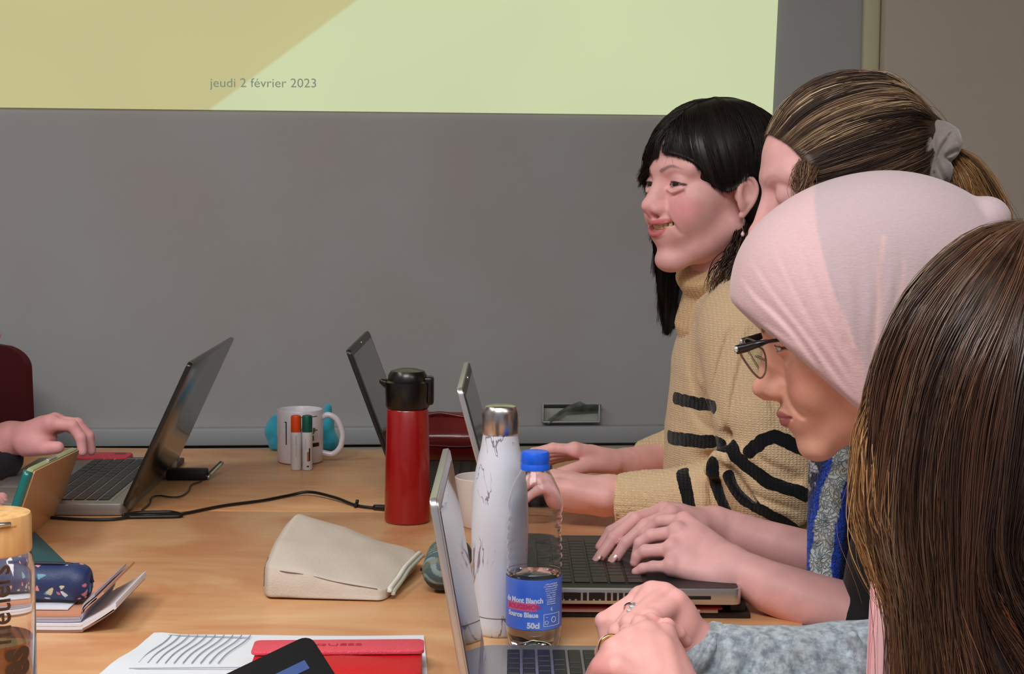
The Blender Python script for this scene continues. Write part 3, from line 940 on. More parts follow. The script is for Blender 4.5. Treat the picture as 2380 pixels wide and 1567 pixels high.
# printed mug --------------------------------------------------------
p = T(698, 1073)
sc = 3800 / p.y
m_mug = mat('mug_glaze', (226, 222, 230), 0.22, coat=0.3)
mug = empty('mug', (p.x, p.y, TZ), 'white mug with small black prints and round handle', 'mug')
rm = 53.5 / sc; hm = (1073 - 949) / sc
lathe('cup_body', [(0, 0), (rm * 0.9, 0), (rm * 0.96, 0.001), (rm, 0.004), (rm, hm - 0.001), (rm * 0.985, hm), (rm * 0.95, hm + 0.0002), (rm * 0.93, hm - 0.001), (rm * 0.93, 0.006), (0, 0.005)], m_mug, mug, n=64)
hc = (1073 - 1008) / sc
tube('handle', [(rm * 0.95, 0, hc + 0.030), (rm * 1.25, 0, hc + 0.0345), (rm * 1.62, 0, hc + 0.026), (rm * 1.84, 0, hc + 0.006), (rm * 1.86, 0, hc - 0.008),
                (rm * 1.72, 0, hc - 0.026), (rm * 1.4, 0, hc - 0.036), (rm * 0.95, 0, hc - 0.033)], 0.0052, m_mug, mug, n=40, sides=12)
def mugprint(px, py, w, h, m=None, nme='print'):
    """a small dark print on the mug's front, centred at px,py"""
    a0 = math.asin(max(-0.97, min(0.97, (px - w / 2 - 698) / sc / rm))); a1 = math.asin(max(-0.97, min(0.97, (px + w / 2 - 698) / sc / rm)))
    V = []; n = 6
    for i in range(n + 1):
        a = -math.pi / 2 + 0.128 + a0 + (a1 - a0) * i / n
        for y in (py + h / 2, py - h / 2):
            for rr in (rm - 0.0002, rm + 0.0003):
                V.append((rr * math.cos(a), rr * math.sin(a), (1073 - y) / sc))
    Fc = []
    for i in range(n):
        j = i * 4
        Fc += [(j + 1, j + 5, j + 7, j + 3), (j, j + 4, j + 5, j + 1), (j + 2, j + 3, j + 7, j + 6)]
    Fc += [(0, 1, 3, 2), (n * 4, n * 4 + 2, n * 4 + 3, n * 4 + 1)]
    return pyd(nme, V, Fc, m or m_blk, mug)
mugprint(666, 1000, 2.2, 54); mugprint(664, 974, 3, 2.0)
mugprint(714, 961.5, 46, 1.6)
mugprint(734, 1028, 15, 9)
m_olive = mat('print_olive', (92, 98, 76), 0.5)
mugprint(730, 993, 5, 10, m_olive); mugprint(734, 994, 7, 3, m_olive); mugprint(727, 1000, 6, 3, m_olive); mugprint(728, 1012, 3, 12, m_olive)

# two glue sticks in front of the mug --------------------------------
def glue(px, py, capc, label, prints):
    p = T(px, py); sc = 3800 / p.y
    o = empty('glue_stick', (p.x, p.y, TZ), label, 'glue stick', 'glue sticks in front of the mug')
    r = 12.2 / sc; h = (py - 1003) / sc; h2 = (py - 963) / sc
    lathe('tube', [(0, 0), (r * 0.96, 0), (r, 0.001), (r, h * 0.57), (r * 1.03, h * 0.58), (r * 1.03, h - 0.002), (r * 0.97, h), (0, h)], m_gl, o, n=32)
    lathe('cap', [(0, h), (r * 0.95, h), (r, h + 0.001), (r, h2 - 0.004), (r * 0.9, h2 - 0.001), (r * 0.5, h2), (0, h2)], mat('cap_' + label.split()[0], capc, 0.4), o, n=32)
    for (x, y, w, hgt, m) in prints:
        a = -math.pi / 2 + 0.128 + x / 12.2
        V = []
        for aa in (a - w / 24, a, a + w / 24):
            for z in ((py - y - hgt / 2) / sc, (py - y + hgt / 2) / sc):
                for rr in (r * 1.02, r * 1.05): V.append((rr * math.cos(aa), rr * math.sin(aa), z))
        pyd('print', V, [(1, 5, 7, 3), (5, 9, 11, 7), (0, 4, 5, 1), (4, 8, 9, 5), (2, 3, 7, 6), (6, 7, 11, 10), (0, 1, 3, 2), (8, 10, 11, 9)], m, o)
m_gl = mat('glue_tube_white', (214, 212, 216), 0.35)
glue(688.5, 1092, (226, 76, 24), 'orange-capped white glue stick, left of the pair by the mug', [(0, 1022, 3, 24, m_grey), (0, 1048, 1.6, 26, m_grey)])
glue(714.5, 1092, (10, 92, 80), 'green-capped white glue stick, right of the pair by the mug', [(2, 1060, 5, 22, mat('print_brown', (150, 96, 60), 0.5)), (5, 1055, 3, 30, m_blk), (-4, 1030, 1.5, 26, m_grey), (1, 1083, 5, 3, m_blk)])

# turquoise soft thing behind the mug -------------------------------
pt = T(693, 1055)
s = SDF((-0.085, -0.035, 0.0), (0.085, 0.04, 0.11), 0.002)
sc = 3800 / pt.y
def tq(px, py, d=0.0): return ((px - 693) / sc, d, (1056 - py) / sc)
s.ell(tq(640, 1008), (0.024, 0.022, 0.030), k=0.01); s.ell(tq(636, 1036), (0.014, 0.018, 0.022), k=0.012)
s.ell(tq(700, 1010), (0.045, 0.022, 0.034), k=0.02); s.ell(tq(757, 1000), (0.012, 0.018, 0.032), k=0.012)
s.ell(tq(766, 1036), (0.011, 0.018, 0.018), k=0.01); s.ell(tq(757, 954), (0.006, 0.007, 0.007), k=0.008); s.ell(tq(620, 1012), (0.010, 0.012, 0.012), k=0.01)
s.chain([tq(636, 1045), tq(700, 1045), tq(760, 1045)], 0.014, k=0.01)
s.plane((0, 0, 0.001), (0, 0, -1), k=0.001)
V, Q = s.mesh(); V += 0.0012 * vnoise(V, 160, 3)[:, None] * np.array([1, 1, 0.3])
o = npmesh('plush_pouch', V, Q, mat('turquoise_plush', (52, 184, 212), 0.85, noise=(40, 0.8), col2=(22, 136, 176), bump=(900, 0.5), sheen=0.3))
o.location = (pt.x, pt.y + 0.045, TZ); tag(o, 'rounded turquoise soft pouch behind the white mug', 'pouch')

# bamboo-lidded glass bottle, nearest left --------------------------
DB = 1.36; sc = 3800 / DB
pb_ = P(-20, 1400, DB)
RB = 98 / sc
zb = lambda y: P(0, y, DB).z - TZ
bot = empty('tea_bottle', (pb_.x, DB, TZ), 'glass tea bottle with bamboo lid and brown lettering at the left edge', 'bottle')
kk = NT('bottle_glass'); kb = kk.b
kb.inputs['Base Color'].default_value = (0.97, 0.98, 0.98, 1); kb.inputs['Roughness'].default_value = 0.01
kb.inputs['Transmission Weight'].default_value = 1.0; kb.inputs['IOR'].default_value = 1.35
m_glass = kk.m
kk = NT('tea'); kb = kk.b
kb.inputs['Base Color'].default_value = (0.30, 0.14, 0.07, 1); kb.inputs['Roughness'].default_value = 0.0
kb.inputs['Transmission Weight'].default_value = 0.9; kb.inputs['IOR'].default_value = 1.33
m_tea = kk.m
zt_ = zb(1278)
lathe('glass_body', [(0, 0.006), (RB * 0.9, 0.006), (RB * 0.94, 0.004), (RB * 0.9, 0.0), (RB * 1.0, 0.001), (RB * 1.03, 0.006), (RB * 1.03, zt_ - 0.02), (RB * 0.99, zt_ - 0.006), (RB * 0.9, zt_),
                     (RB * 0.87, zt_), (RB * 0.95, zt_ - 0.008), (RB * 0.985, zt_ - 0.022), (RB * 0.985, 0.012), (RB * 0.93, 0.009), (0, 0.009)], m_glass, bot, n=72)
zl_ = zb(1484)
lathe('tea', [(0, 0.0095), (RB * 0.92, 0.0095), (RB * 0.978, 0.013), (RB * 0.978, zl_), (0, zl_)], m_tea, bot, n=60)
m_bamboo = mat('bamboo', (232, 190, 132), 0.45, noise=(110, 1.0), col2=(206, 152, 92), stretch=(1, 1, 0.06))
z0, z1 = zb(1282), zb(1192)
lathe('lid', [(0, z0), (RB * 0.95, z0), (RB * 0.975, z0 + 0.002), (RB * 0.975, z1 - 0.003), (RB * 0.95, z1 - 0.0005), (RB * 0.90, z1), (0, z1)], m_bamboo, bot, n=72)
zr = zb(1192)-0.0042
lathe('lid_groove', [(RB * 0.96, zr - 0.0040), (RB * 0.979, zr - 0.0040), (RB * 0.979, zr - 0.0026), (RB * 0.96, zr - 0.0026)], mat('groove_wood', (188, 134, 76), 0.5), bot, n=40, a0=math.radians(-110), a1=math.radians(-34))
tube('lid_wire', [(RB * math.cos(a), RB * math.sin(a) * 1.02, zr) for a in np.radians([-115, -92, -72, -56, -44])], [0.0022, 0.0022, 0.0022, 0.0018], m_chrome, bot, n=20)
def wrap(o, rad, a_mid):
    on_cyl(o, rad, a_mid)
m_brn = mat('brown_lettering', (70, 48, 34), 0.5)
def side_text(body, y0, y1, base_px, hscale, bold):
    """upright-running lettering (reads bottom to top) between two heights"""
    t = text('lettering', body, 0.03, m_brn, None, bot, align='LEFT', bold=bold)
    co = [v.co.copy() for v in t.data.vertices]; x0 = min(c.x for c in co); x1 = max(c.x for c in co)
    L = zb(y1) - zb(y0); k_ = L / (x1 - x0)
    y_b = min(c.y for c in co)
    M_ = Matrix.Translation((0, zb(y0), 0)) @ Matrix.Rotation(math.pi / 2, 4, 'Z') @ Matrix.Diagonal((k_, k_ * hscale, 1, 1)) @ Matrix.Translation((-x0, -y_b, 0))
    t.data.transform(M_)
    wrap(t, RB * 1.035, -math.pi / 2 + math.radians(17.6) + math.asin((base_px + 20) / 101.0))
side_text('métiers', 1474, 1296, 23, 1.15, 0.0004)
side_text('les', 1572, 1488, 62, 1.5, 0.0012)
# ================================================================== SMALL THINGS ON THE TABLE
def loft(name, rings, m, parent=None, caps=True, subdiv=0, wc=False, closed=True):
    """rings: list of equally long closed rings of points"""
    n = len(rings[0]); V = [Vector(p) for r in rings for p in r]; Fc = []
    for i in range(len(rings) - 1):
        for j in range(n if closed else n - 1):
            Fc.append((i * n + j, i * n + (j + 1) % n, (i + 1) * n + (j + 1) % n, (i + 1) * n + j))
    if caps:
        Fc.append(tuple(range(n))[::-1]); Fc.append(tuple((len(rings) - 1) * n + j for j in range(n)))
    bm = bmesh.new(); bv = [bm.verts.new(v) for v in V]
    for f in Fc: bm.faces.new([bv[i] for i in f])
    bmesh.ops.recalc_face_normals(bm, faces=bm.faces[:])
    return from_bm(name, bm, m, parent, wc=wc)

def plate(name, corners, th, m, parent=None, r=0.0, wc=True, n=4):
    """flat plate over 4 world corners (in order), thickness upwards along the normal"""
    c = [Vector(p) for p in corners]
    M = frame(c[0], c[1] - c[0], c[3] - c[0]); Mi = M.inverted()
    l = [Mi @ p for p in c]
    pts = []
    for i in range(4):
        a, b, d = l[i - 1], l[i], l[(i + 1) % 4]
        if r > 0:
            u = (a - b).normalized() * r; v = (d - b).normalized() * r
            for j in range(n + 1):
                t = j / n
                q = b + u * (1 - t) ** 2 + v * t ** 2
                pts.append((q.x, q.y))
        else:
            pts.append((b.x, b.y))
    return slab(name, pts, 0, th, m, parent, mtx=M, wc=wc, bev=min(0.0008, abs(th) * 0.3) if r > 0 else 0)

# ---- off-white cloth pencil case
m_linen = mat('offwhite_cloth', (206, 194, 182), 0.9, noise=(18, 0.5), col2=(192, 180, 166), bump=(500, 0.35))
def tz(px, py, z): 
    q = T(px, py, TZ + z); return q
nl0 = T(596, 1394); nr0 = T(897, 1400); fr0 = T(978, 1318); fl0 = T(684, 1300)
pc_o = empty('pencil_case', ((nl0 + nr0) / 2).to_tuple()[:2] + (TZ,), 'off-white cloth pencil case lying in the middle of the table', 'pencil case')
NU, NV = 40, 36
rings = []
for i in range(NU):
    u = i / (NU - 1)
    near = nl0.lerp(nr0, u); far = fl0.lerp(fr0, u)
    h = 0.0715 * (1 - u) ** 0.85 + 0.018 * u
    hs = h * (0.62 - 0.25 * u * (1 - u))                 # seam edge height in front
    endk = min(1, math.sin(min(1, u / 0.10) * math.pi / 2) * 0.35 + 0.65) * (1 if u < 0.96 else 1 - (u - 0.96) * 4)
    ring = []
    for j in range(NV):
        v = j / NV
        if v < 0.22:      # front face, rising, leaning in
            t = v / 0.22; y = -0.01 * math.sin(t * math.pi) * (1 - u) + 0.04 * t; z = hs * t
        elif v < 0.72:    # domed top
            t = (v - 0.22) / 0.5; y = 0.04 + 0.96 * t; z = hs + (h - hs) * math.sin(min(1, t * 1.25) * math.pi / 2) - (h * 0.15) * max(0, t - 0.8) * 5
        elif v < 0.84:
            t = (v - 0.72) / 0.12; y = 1.0; z = h * 0.85 * (1 - t)
        else:
            t = (v - 0.84) / 0.16; y = 1.0 - t; z = 0
        p = near.lerp(far, 0.5 + (y - 0.5) * endk); z *= (0.75 + 0.25 * min(1, u / 0.08)) 
        # creases
        if z > 0.004 and v < 0.75:
            z += 0.0016 * math.sin(9 * u + 7 * v) * math.sin(17 * v + 3 * u) + 0.0022 * math.exp(-((v - 0.33 - 0.25 * u) / 0.03) ** 2) * math.exp(-((u - 0.16) / 0.12) ** 2)
        ring.append((p.x - pc_o.location.x, p.y - pc_o.location.y, max(0, z)))
    rings.append(ring)
ob = loft('cloth_body', rings, m_linen, pc_o)
ob.data.polygons.foreach_set('use_smooth', [True] * len(ob.data.polygons)); ob.data.attributes.remove(ob.data.attributes['sharp_edge']) if 'sharp_edge' in ob.data.attributes else None
vv_ = np.array([tuple(v.co) for v in ob.data.vertices]); nz = vnoise(vv_, 48, 77, 3)
vv_ += (0.0026 * nz * (vv_[:, 2] > 0.006))[:, None] * np.array([0.3, -0.6, 0.8])
ob.data.vertices.foreach_set('co', vv_.ravel())
sbm = ob.modifiers.new('subdivision', 'SUBSURF'); sbm.levels = 1; sbm.render_levels = 1
def pcv(u, v): return Vector(rings[int(u * (NU - 1))][int(v * NV) % NV])
m_seam = mat('seam_thread', (120, 104, 92), 0.9)
tube('seam', [pcv(u, 0.222) + Vector((0, -0.0003, 0.0002)) for u in (0.03, 0.2, 0.4, 0.6, 0.8, 0.93)], 0.0006, m_seam, pc_o, n=30, sides=5)
tube('seam', [pcv(0.045, v) + Vector((-0.0004, -0.0006, 0.0003)) for v in (0.08, 0.15, 0.22, 0.30)], 0.0005, m_seam, pc_o, n=16, sides=5)
zp = [pcv(0.985, v) for v in (0.15, 0.24, 0.34, 0.45, 0.56, 0.68, 0.72)]
tube('zip', [p + Vector((0.006, -0.001, 0.001)) for p in zp], 0.0030, mat('zip_tape', (226, 224, 214), 0.7), pc_o, n=30, sides=8)
tube('zip', [p + Vector((0.010, 0.001, -0.003)) for p in zp], 0.0028, mat('zip_teeth', (200, 200, 186), 0.6), pc_o, n=30, sides=8)
e = zp[-2]; box('zip_puller', (e.x + 0.010, e.y - 0.022, 0.004), (e.x + 0.018, e.y - 0.018, 0.008), m_blk, pc_o, bevel=0.001)

# ---- lined paper and red wallet in front
m_paper = mat('white_paper', (226, 232, 240), 0.8)
m_line = mat('rule_line', (168, 178, 190), 0.8)
k0 = [T(358, 1480), T(985, 1481), T(1000, 1640), T(140, 1640)]
pap = empty('ruled_sheet', (k0[0].x, k0[0].y, TZ), 'white ruled paper sheet in front, partly under the red wallet', 'paper')
NX, NY = 30, 10
V = []; Fc = []
for j in range(NY + 1):
    for i in range(NX + 1):
        u, v = i / NX, j / NY
        p = (k0[0].lerp(k0[1], u)).lerp(k0[3].lerp(k0[2], u), v)
        z = 0.0006 + 0.003 * math.exp(-((u - 0.02) / 0.06) ** 2) * (0.5 + 0.5 * math.cos(v * 14)) + 0.0012 * (0.5 + 0.5 * math.sin(u * 7 + v * 3))
        V.append((p.x - pap.location.x, p.y - pap.location.y, z))
def psurf(u, v):
    i, j = min(NX, int(round(u * NX))), min(NY, int(round(v * NY)))
    p = (k0[0].lerp(k0[1], u)).lerp(k0[3].lerp(k0[2], u), v)
    z = 0.0006 + 0.003 * math.exp(-((u - 0.02) / 0.06) ** 2) * (0.5 + 0.5 * math.cos(v * 14)) + 0.0012 * (0.5 + 0.5 * math.sin(u * 7 + v * 3))
    return Vector((p.x - pap.location.x, p.y - pap.location.y, z + 0.0005))
for j in range(NY):
    for i in range(NX):
        a = j * (NX + 1) + i; Fc.append((a, a + NX + 1, a + NX + 2, a + 1))
nv = len(V)
V2 = V + [(x, y, z - 0.0005) for x, y, z in V]
Fc2 = Fc + [tuple(nv + q for q in f[::-1]) for f in Fc]
pyd('sheet', V2, Fc2, m_paper, pap)
lw = 0.0004
for i in range(10):
    t0_ = T(398 + i * 18.6, 1484 + i * 0.3); 
    a = T(398 + i * 20.5, 1485); b_ = T(330 + i * 20.5 - 10, 1548)
    if i > 9: break
    pa_ = [a.lerp(b_, s) for s in np.linspace(0, 1, 12)]
    pts = [(p.x - pap.location.x + 0.0016 * math.sin(s * 7), p.y - pap.location.y, 0.0042 - 0.0012 * s) for p, s in zip(pa_, np.linspace(0, 1, 12))]
    V_ = []
    for x, y, z in pts: V_ += [(x - lw, y, z), (x + lw, y, z), (x + lw, y, z - 0.0012), (x - lw, y, z - 0.0012)]
    F_ = []
    for q in range(11):
        o_ = q * 4
        F_ += [(o_, o_ + 1, o_ + 5, o_ + 4), (o_ + 1, o_ + 2, o_ + 6, o_ + 5), (o_ + 2, o_ + 3, o_ + 7, o_ + 6), (o_ + 3, o_, o_ + 4, o_ + 7)]
    F_ += [(0, 3, 2, 1), (44, 45, 46, 47)]
    pyd('ruled_line', V_, F_, m_line, pap, smooth=False)
for (x0, y0, x1, y1) in ((392, 1484, 580, 1490), (300, 1562, 560, 1560)):
    a = T(x0, y0); b_ = T(x1, y1)
    d = Vector((0, 0.0005, 0))
    q = [a - d, b_ - d, b_ + d, a + d]
    vv = [(p.x - pap.location.x, p.y - pap.location.y, z) for z in (0.0025, 0.0036) for p in q]
    pyd('ruled_line', vv, [(3, 2, 1, 0), (4, 5, 6, 7), (0, 1, 5, 4), (1, 2, 6, 5), (2, 3, 7, 6), (3, 0, 4, 7)], m_line, pap, smooth=False)

m_wal = mat('pink_red_leather', (228, 78, 98), 0.42, noise=(120, 0.4), col2=(234, 96, 112), bump=(700, 0.5))
m_wal2 = mat('red_leather', (206, 20, 34), 0.38, bump=(700, 0.4))
zt2 = 0.024
a = T(592, 1490, TZ + zt2); b_ = T(986, 1487, TZ + zt2)
wal = empty('wallet', (a.x, a.y, TZ + 0.003), 'red leather wallet with embossed flap lying on the ruled sheet', 'wallet')
wL = (b_ - a).length; Mw = frame((0, 0, 0), (b_ - a).normalized(), (0, 1, 0))
# local: x along the wallet, y away from the camera
slab('wallet_body', [(x + 0.002, y - 0.105) for x, y in rrect(wL - 0.004, 0.105, 0.008)], 0.0, 0.0165, m_wal2, wal, bev=0.004, mtx=Mw)
s = SDF((0, -0.11, 0.005), (wL, -0.02, 0.024), 0.002)
s.ell((wL / 2, -0.068, 0.010), (wL / 2 - 0.006, 0.037, 0.0105), k=0.001)
V, Q = s.mesh(); npmesh('puffed_front', xf(V, Mw), Q, m_wal2, wal)
slab('flap', [(x, y - 0.042) for x, y in rrect(wL, 0.044, 0.007)], 0.0175, 0.0215, m_wal, wal, bev=0.0012, mtx=Mw)
text('embossing', 'GUESS', 0.0105, mat('embossed_red', (168, 34, 52), 0.4), Mw @ Matrix.Translation((wL * 0.50, -0.019, 0.0216)), wal, extrude=0.0003, sx=1.6)

# ---- black device corner raised in front, with its blue bar
A0, A1, A2 = P(715, 1482, 1.30), P(500, 1585, 1.27), P(765, 1640, 1.24)
Mt = frame(A0, A1 - A0, A2 - A0); 
w_, h_ = 0.16, 0.11
tb = empty('tablet', A0, 'black tablet corner tilted up at the bottom edge, blue bar on its screen', 'tablet')
Ml = Mt.copy(); Ml.translation = (0, 0, 0)
if (Mt.to_3x3() @ Vector((0, 0, 1))).y > 0: flipz = -1
else: flipz = 1
slab('casing', [(x - 0.003, y - 0.003) for x, y in rrect(w_, h_, 0.010)], 0, flipz * -0.008, mat('tablet_case_black', (12, 11, 13), 0.7, spec=0.2), tb, bev=0.001, mtx=Ml)
slab('display', [(x + 0.006, y + 0.008) for x, y in rrect(w_ - 0.02, h_ - 0.02, 0.003)], 0, flipz * 0.0005, mat('tablet_glass', (10, 10, 12), 0.6, spec=0.15), tb, mtx=Ml)
kk = NT('blue_bar'); kk.b.inputs['Base Color'].default_value = rgb((20, 40, 80)); kk.b.inputs['Emission Color'].default_value = rgb((34, 66, 122)); kk.b.inputs['Emission Strength'].default_value = 0.8
slab('blue_bar', [(0.012, 0.021), (0.075, 0.021), (0.075, 0.031), (0.012, 0.031)], flipz * 0.0004, flipz * 0.0009, kk.m, tb, mtx=Ml)

# ---- teal-edged tablet on its stand, left
m_teal = mat('teal_case', (8, 112, 110), 0.3, coat=0.4)
m_cream = mat('cream_green_edge', (166, 176, 128), 0.4)
m_gloss = mat('tan_table_reflection', (206, 160, 112), 0.3, spec=0.4)  # the table's reflection in the glossy back, put into the colour as tan
c_tr = P(182, 1045, 2.42); c_tl = P(78, 1095, 2.12); c_br = P(88, 1235, 2.30)
c_bl = c_br + (c_tl - c_tr)
tt = empty('tablet', c_br, 'teal-edged tablet leaning on a stand at the left, table reflection painted tan on its glossy back', 'tablet')
X_ = (c_tr - c_tl); Y_ = (c_bl - c_tl); Mq = frame(c_tl, X_, Y_)
nrm = (Mq.to_3x3() @ Vector((0, 0, 1)))
sg = 1 if nrm.x > 0 else -1
Wd = X_.length; Hd = Y_.length
Mql = Matrix.Translation(-c_br) @ Mq
slab('cover', rrect(Wd, Hd, 0.004), 0, sg * 0.002, m_gloss, tt, mtx=Mql)
slab('device', [(x - 0.001, y - 0.001) for x, y in rrect(Wd + 0.002, Hd + 0.002, 0.006)], -sg * 0.0005, -sg * 0.009, m_cream, tt, bev=0.0008, mtx=Mql)
slab('screen', [(x + 0.004, y + 0.004) for x, y in rrect(Wd - 0.008, Hd - 0.008, 0.004)], -sg * 0.009, -sg * 0.0095, m_screen, tt, mtx=Mql)
# teal spine at the near side of the device
tube('spine', [Mql @ Vector((-0.001, y, -sg * 0.006)) for y in (0.002, Hd * 0.3, Hd * 0.6, Hd)], 0.0065, m_teal, tt, n=16, sides=10)
box('buttons', (Wd * 0.35, -0.003, -sg * 0.0075), (Wd * 0.52, 0.0, -sg * 0.0025), m_silver, tt, mtx=Mql, bevel=0.0005)
# stand: a bent teal plate
m_tstand = mat('teal_stand', (40, 88, 98), 0.55)
s1, s2, s3 = T(152, 1306), T(95, 1347), T(60, 1372)
s0 = P(78, 1233, 2.28); s0b = P(20, 1260, 2.08)
V = [s0, s1, s2, s3, s0b]
off_ = Vector((-0.004, 0.003, 0))
VV = [v - c_br for v in V] + [v + off_ - c_br for v in V]
n = 5
pyd('stand', VV, [(0, 1, 2, 3, 4), (9, 8, 7, 6, 5)] + [((i + 1) % n, i, n + i, n + (i + 1) % n) for i in range(n)], m_tstand, tt, smooth=False)

# ---- notebooks and blue floral pencil case at the left
m_nb1 = mat('cardboard_pink', (206, 146, 118), 0.7)
m_nb2 = mat('notebook_grey', (172, 168, 182), 0.6)
m_nbw = mat('notebook_white', (228, 230, 240), 0.6)
m_nbb = mat('notebook_brown', (150, 112, 92), 0.6)
def notebook(name, label, layers, xr, tipx, yn, yf, z0, lift, xl=-0.72):
    """stack of leaves; right end curls up"""
    o = empty(name, (xr, yn, TZ + z0), label, 'notebook')
    z = 0
    for (nm, th, m, dx) in layers:
        pts = [(xl - xr, z), (-0.002, z), (tipx - xr + dx, z + lift)]
        ring = []
        line = spline([(a, 0, b) for a, b in [(xl - xr, z), ((xl - xr) * 0.4, z), (-0.012, z), (0.0, z + lift * 0.12), ((tipx - xr) * 0.55 + dx, z + lift * 0.55), (tipx - xr + dx, z + lift)]], 30)
        rings = []
        for p in line:
            rings.append([(p[0], 0, p[2]), (p[0], yf - yn, p[2]), (p[0] - 0.0005, yf - yn, p[2] + th * 0.9), (p[0] - 0.0005, 0, p[2] + th * 0.9)])
        loft(nm, rings, m, o)
        z += th
    return o
ya = T(200, 1472).y; yb2 = ya + 0.15
xr_ = T(198, 1470).x; tipx = P(270, 1400, ya).x
notebook('notebook', 'white notebook at the bottom of the left stack, corner curled up', [('cover', 0.003, m_nbb, -0.002), ('leaves', 0.004, m_nbw, 0.0), ('leaves', 0.003, m_nbw, 0.0)], xr_, tipx, ya, yb2, 0.0, 0.024)
notebook('notebook', 'pale grey notebook with pink cardboard cover on the white notebook', [('leaves', 0.003, m_nb2, -0.012), ('leaves', 0.003, m_nb2, -0.014), ('cover', 0.003, m_nb1, -0.004)], xr_ - 0.004, tipx - 0.010, ya + 0.004, yb2, 0.0105, 0.026)
box('paper_sheet', (-0.72, ya + 0.02, 0.7705), (T(170, 1470).x - 0.01, yb2 - 0.02, 0.7715), m_nbw, None, bevel=0)
tag(bpy.data.objects['paper_sheet'], 'white sheet under the blue patterned pencil case', 'paper')
zc = 0.022
q0 = P(212, 1395, ya + 0.055)
s = SDF((-0.12, -0.03, 0), (0.012, 0.035, 0.05), 0.0008)
s.chain([(-0.10, 0, 0.021), (-0.08, 0, 0.021), (-0.018, 0, 0.0205)], [0.021, 0.021, 0.0195], k=0.004)
s.ell((-0.014, 0, 0.020), (0.017, 0.020, 0.0185), k=0.012)
s.plane((0, 0, 0.001), (0, 0, -1), k=0.003); s.plane((0.0, 0, 0), (1, 0, 0), k=0.004)
V, Q = s.mesh()
C = np.tile(lin((36, 52, 98)), (len(V), 1))
rg = np.random.default_rng(5)
cols_ = [(214, 120, 128), (224, 226, 236), (210, 206, 170), (224, 150, 150), (90, 150, 170)]
for i in range(60):
    c = V[rg.integers(len(V))] + 0; ang = rg.random() * 3.14; rr = 0.0025 + rg.random() * 0.0028
    d = V - c
    e1 = np.array([math.cos(ang), 0.2, math.sin(ang)]); a_ = d @ e1; b2 = np.linalg.norm(d - np.outer(a_, e1), axis=1)
    C = paint(C, (np.abs(a_) < rr * 1.1) & (b2 < (rr * 0.8 * (1 - (a_ + rr) / (2.4 * rr)))), cols_[i % 5])
pcb = npmesh('pencil_case', V, Q, mat('blue_print_cloth', (36, 52, 98), 0.5, attr=True, bump=(400, 0.2)), cols=C)
pcb.location = (q0.x, q0.y, 0.7725); tag(pcb, 'dark blue pencil case with small petal prints on the left notebooks', 'pencil case')
tube('zip', [(-0.10, -0.004, 0.0425), (-0.06, -0.003, 0.0425), (-0.02, 0, 0.0405), (-0.004, 0.002, 0.032), (0.0015, 0.002, 0.02)], 0.0022, mat('navy_zip', (18, 24, 48), 0.5), pcb, n=30, sides=6)

# ---- pink phone and dark notebook behind the left laptop
f0 = T(150, 1098); f1 = T(288, 1093)
o = empty('phone', (f0.x, f0.y + 0.02, TZ), 'phone in a bright pink-red case behind the left laptop', 'phone')
Lw = (f1 - f0).length
slab('case', [(x, y) for x, y in rrect(Lw, 0.07, 0.012)], 0.0095, 0.0205, mat('pink_case', (214, 40, 72), 0.4), o, bev=0.003)
slab('camera_hole', [(x + Lw - 0.03, y + 0.045) for x, y in rrect(0.02, 0.012, 0.005)], 0.0203, 0.0207, mat('camera_hole_dark', (80, 14, 30), 0.4), o)
f0 = T(128, 1104); 
o2 = box('notebook', (f0.x, f0.y + 0.012, TZ), (T(400, 1100).x, f0.y + 0.13, TZ + 0.009), mat('navy_cover', (34, 30, 48), 0.5), None, bevel=0.0015)
tag(o2, 'dark thin notebook lying under the pink phone', 'notebook')

# ---- charger block, silver stick, cables
m_cable = mat('black_cable', (18, 18, 20), 0.4)
a = T(385, 1118); b_ = T(478, 1118)
ad = box('charger', (0, 0, 0.0), ((b_ - a).length, 0.035, 0.016), m_blk_matte, None, bevel=0.003)
ad.location = (a.x, a.y, TZ); ad.rotation_euler = (0, 0, 0.03); tag(ad, 'black charger block behind the left laptop lid', 'charger')
a = T(481, 1117); bb = P(517, 1076, a.y + 0.05)
bb.z = P(517, 1076, a.y + 0.05).z
o = empty('folded_tool', (a.x, a.y, TZ), 'slim black and silver device propped beside the charger block', 'device')
tube('silver_edge', [(0.001, 0.0, 0.004), (bb - Vector((a.x, a.y, TZ)))], 0.0028, m_silver, o, n=6, sides=8)
tube('black_edge', [(-0.003, 0.003, 0.004), (bb - Vector((a.x, a.y, TZ)) + Vector((-0.003, 0.003, 0)))], 0.003, m_blk, o, n=6, sides=8)
def cable(label, px, r=0.0024, extra=None):
    pts = [T(x, y) + Vector((0, 0, 0.003)) for x, y in px]
    if extra:
        for i, dz in extra.items(): pts[i].z += dz
    o = tube('cable', pts, r, m_cable, None, n=90, sides=8); tag(o, label, 'cable'); return o
c1_ = cable('long black cable running from the left laptop to the red flask', [(88, 1205), (180, 1212), (262, 1212), (330, 1203), (395, 1203), (440, 1196), (520, 1180), (610, 1168), (672, 1156), (720, 1154), (780, 1166), (830, 1180), (890, 1187), (930, 1190)], extra={1: 0.0, 9: 0.004, 10: 0.003})
kn = T(829, 1181) + Vector((0, 0, 0.003)); 
tube('cable_tie', [kn + Vector((-0.003, 0, -0.002)), kn + Vector((0.0, 0.001, 0.004)), kn + Vector((0.001, 0, 0.009))], 0.0028, m_blk, c1_, n=8, sides=8)
pts_ = [T(870, 1186) + Vector((0, 0, 0.004)), T(890, 1188) + Vector((0, 0, 0.005)), T(906, 1190) + Vector((0, 0, 0.005))]
tube('plug', pts_, 0.0048, m_blk, c1_, n=8, sides=8)
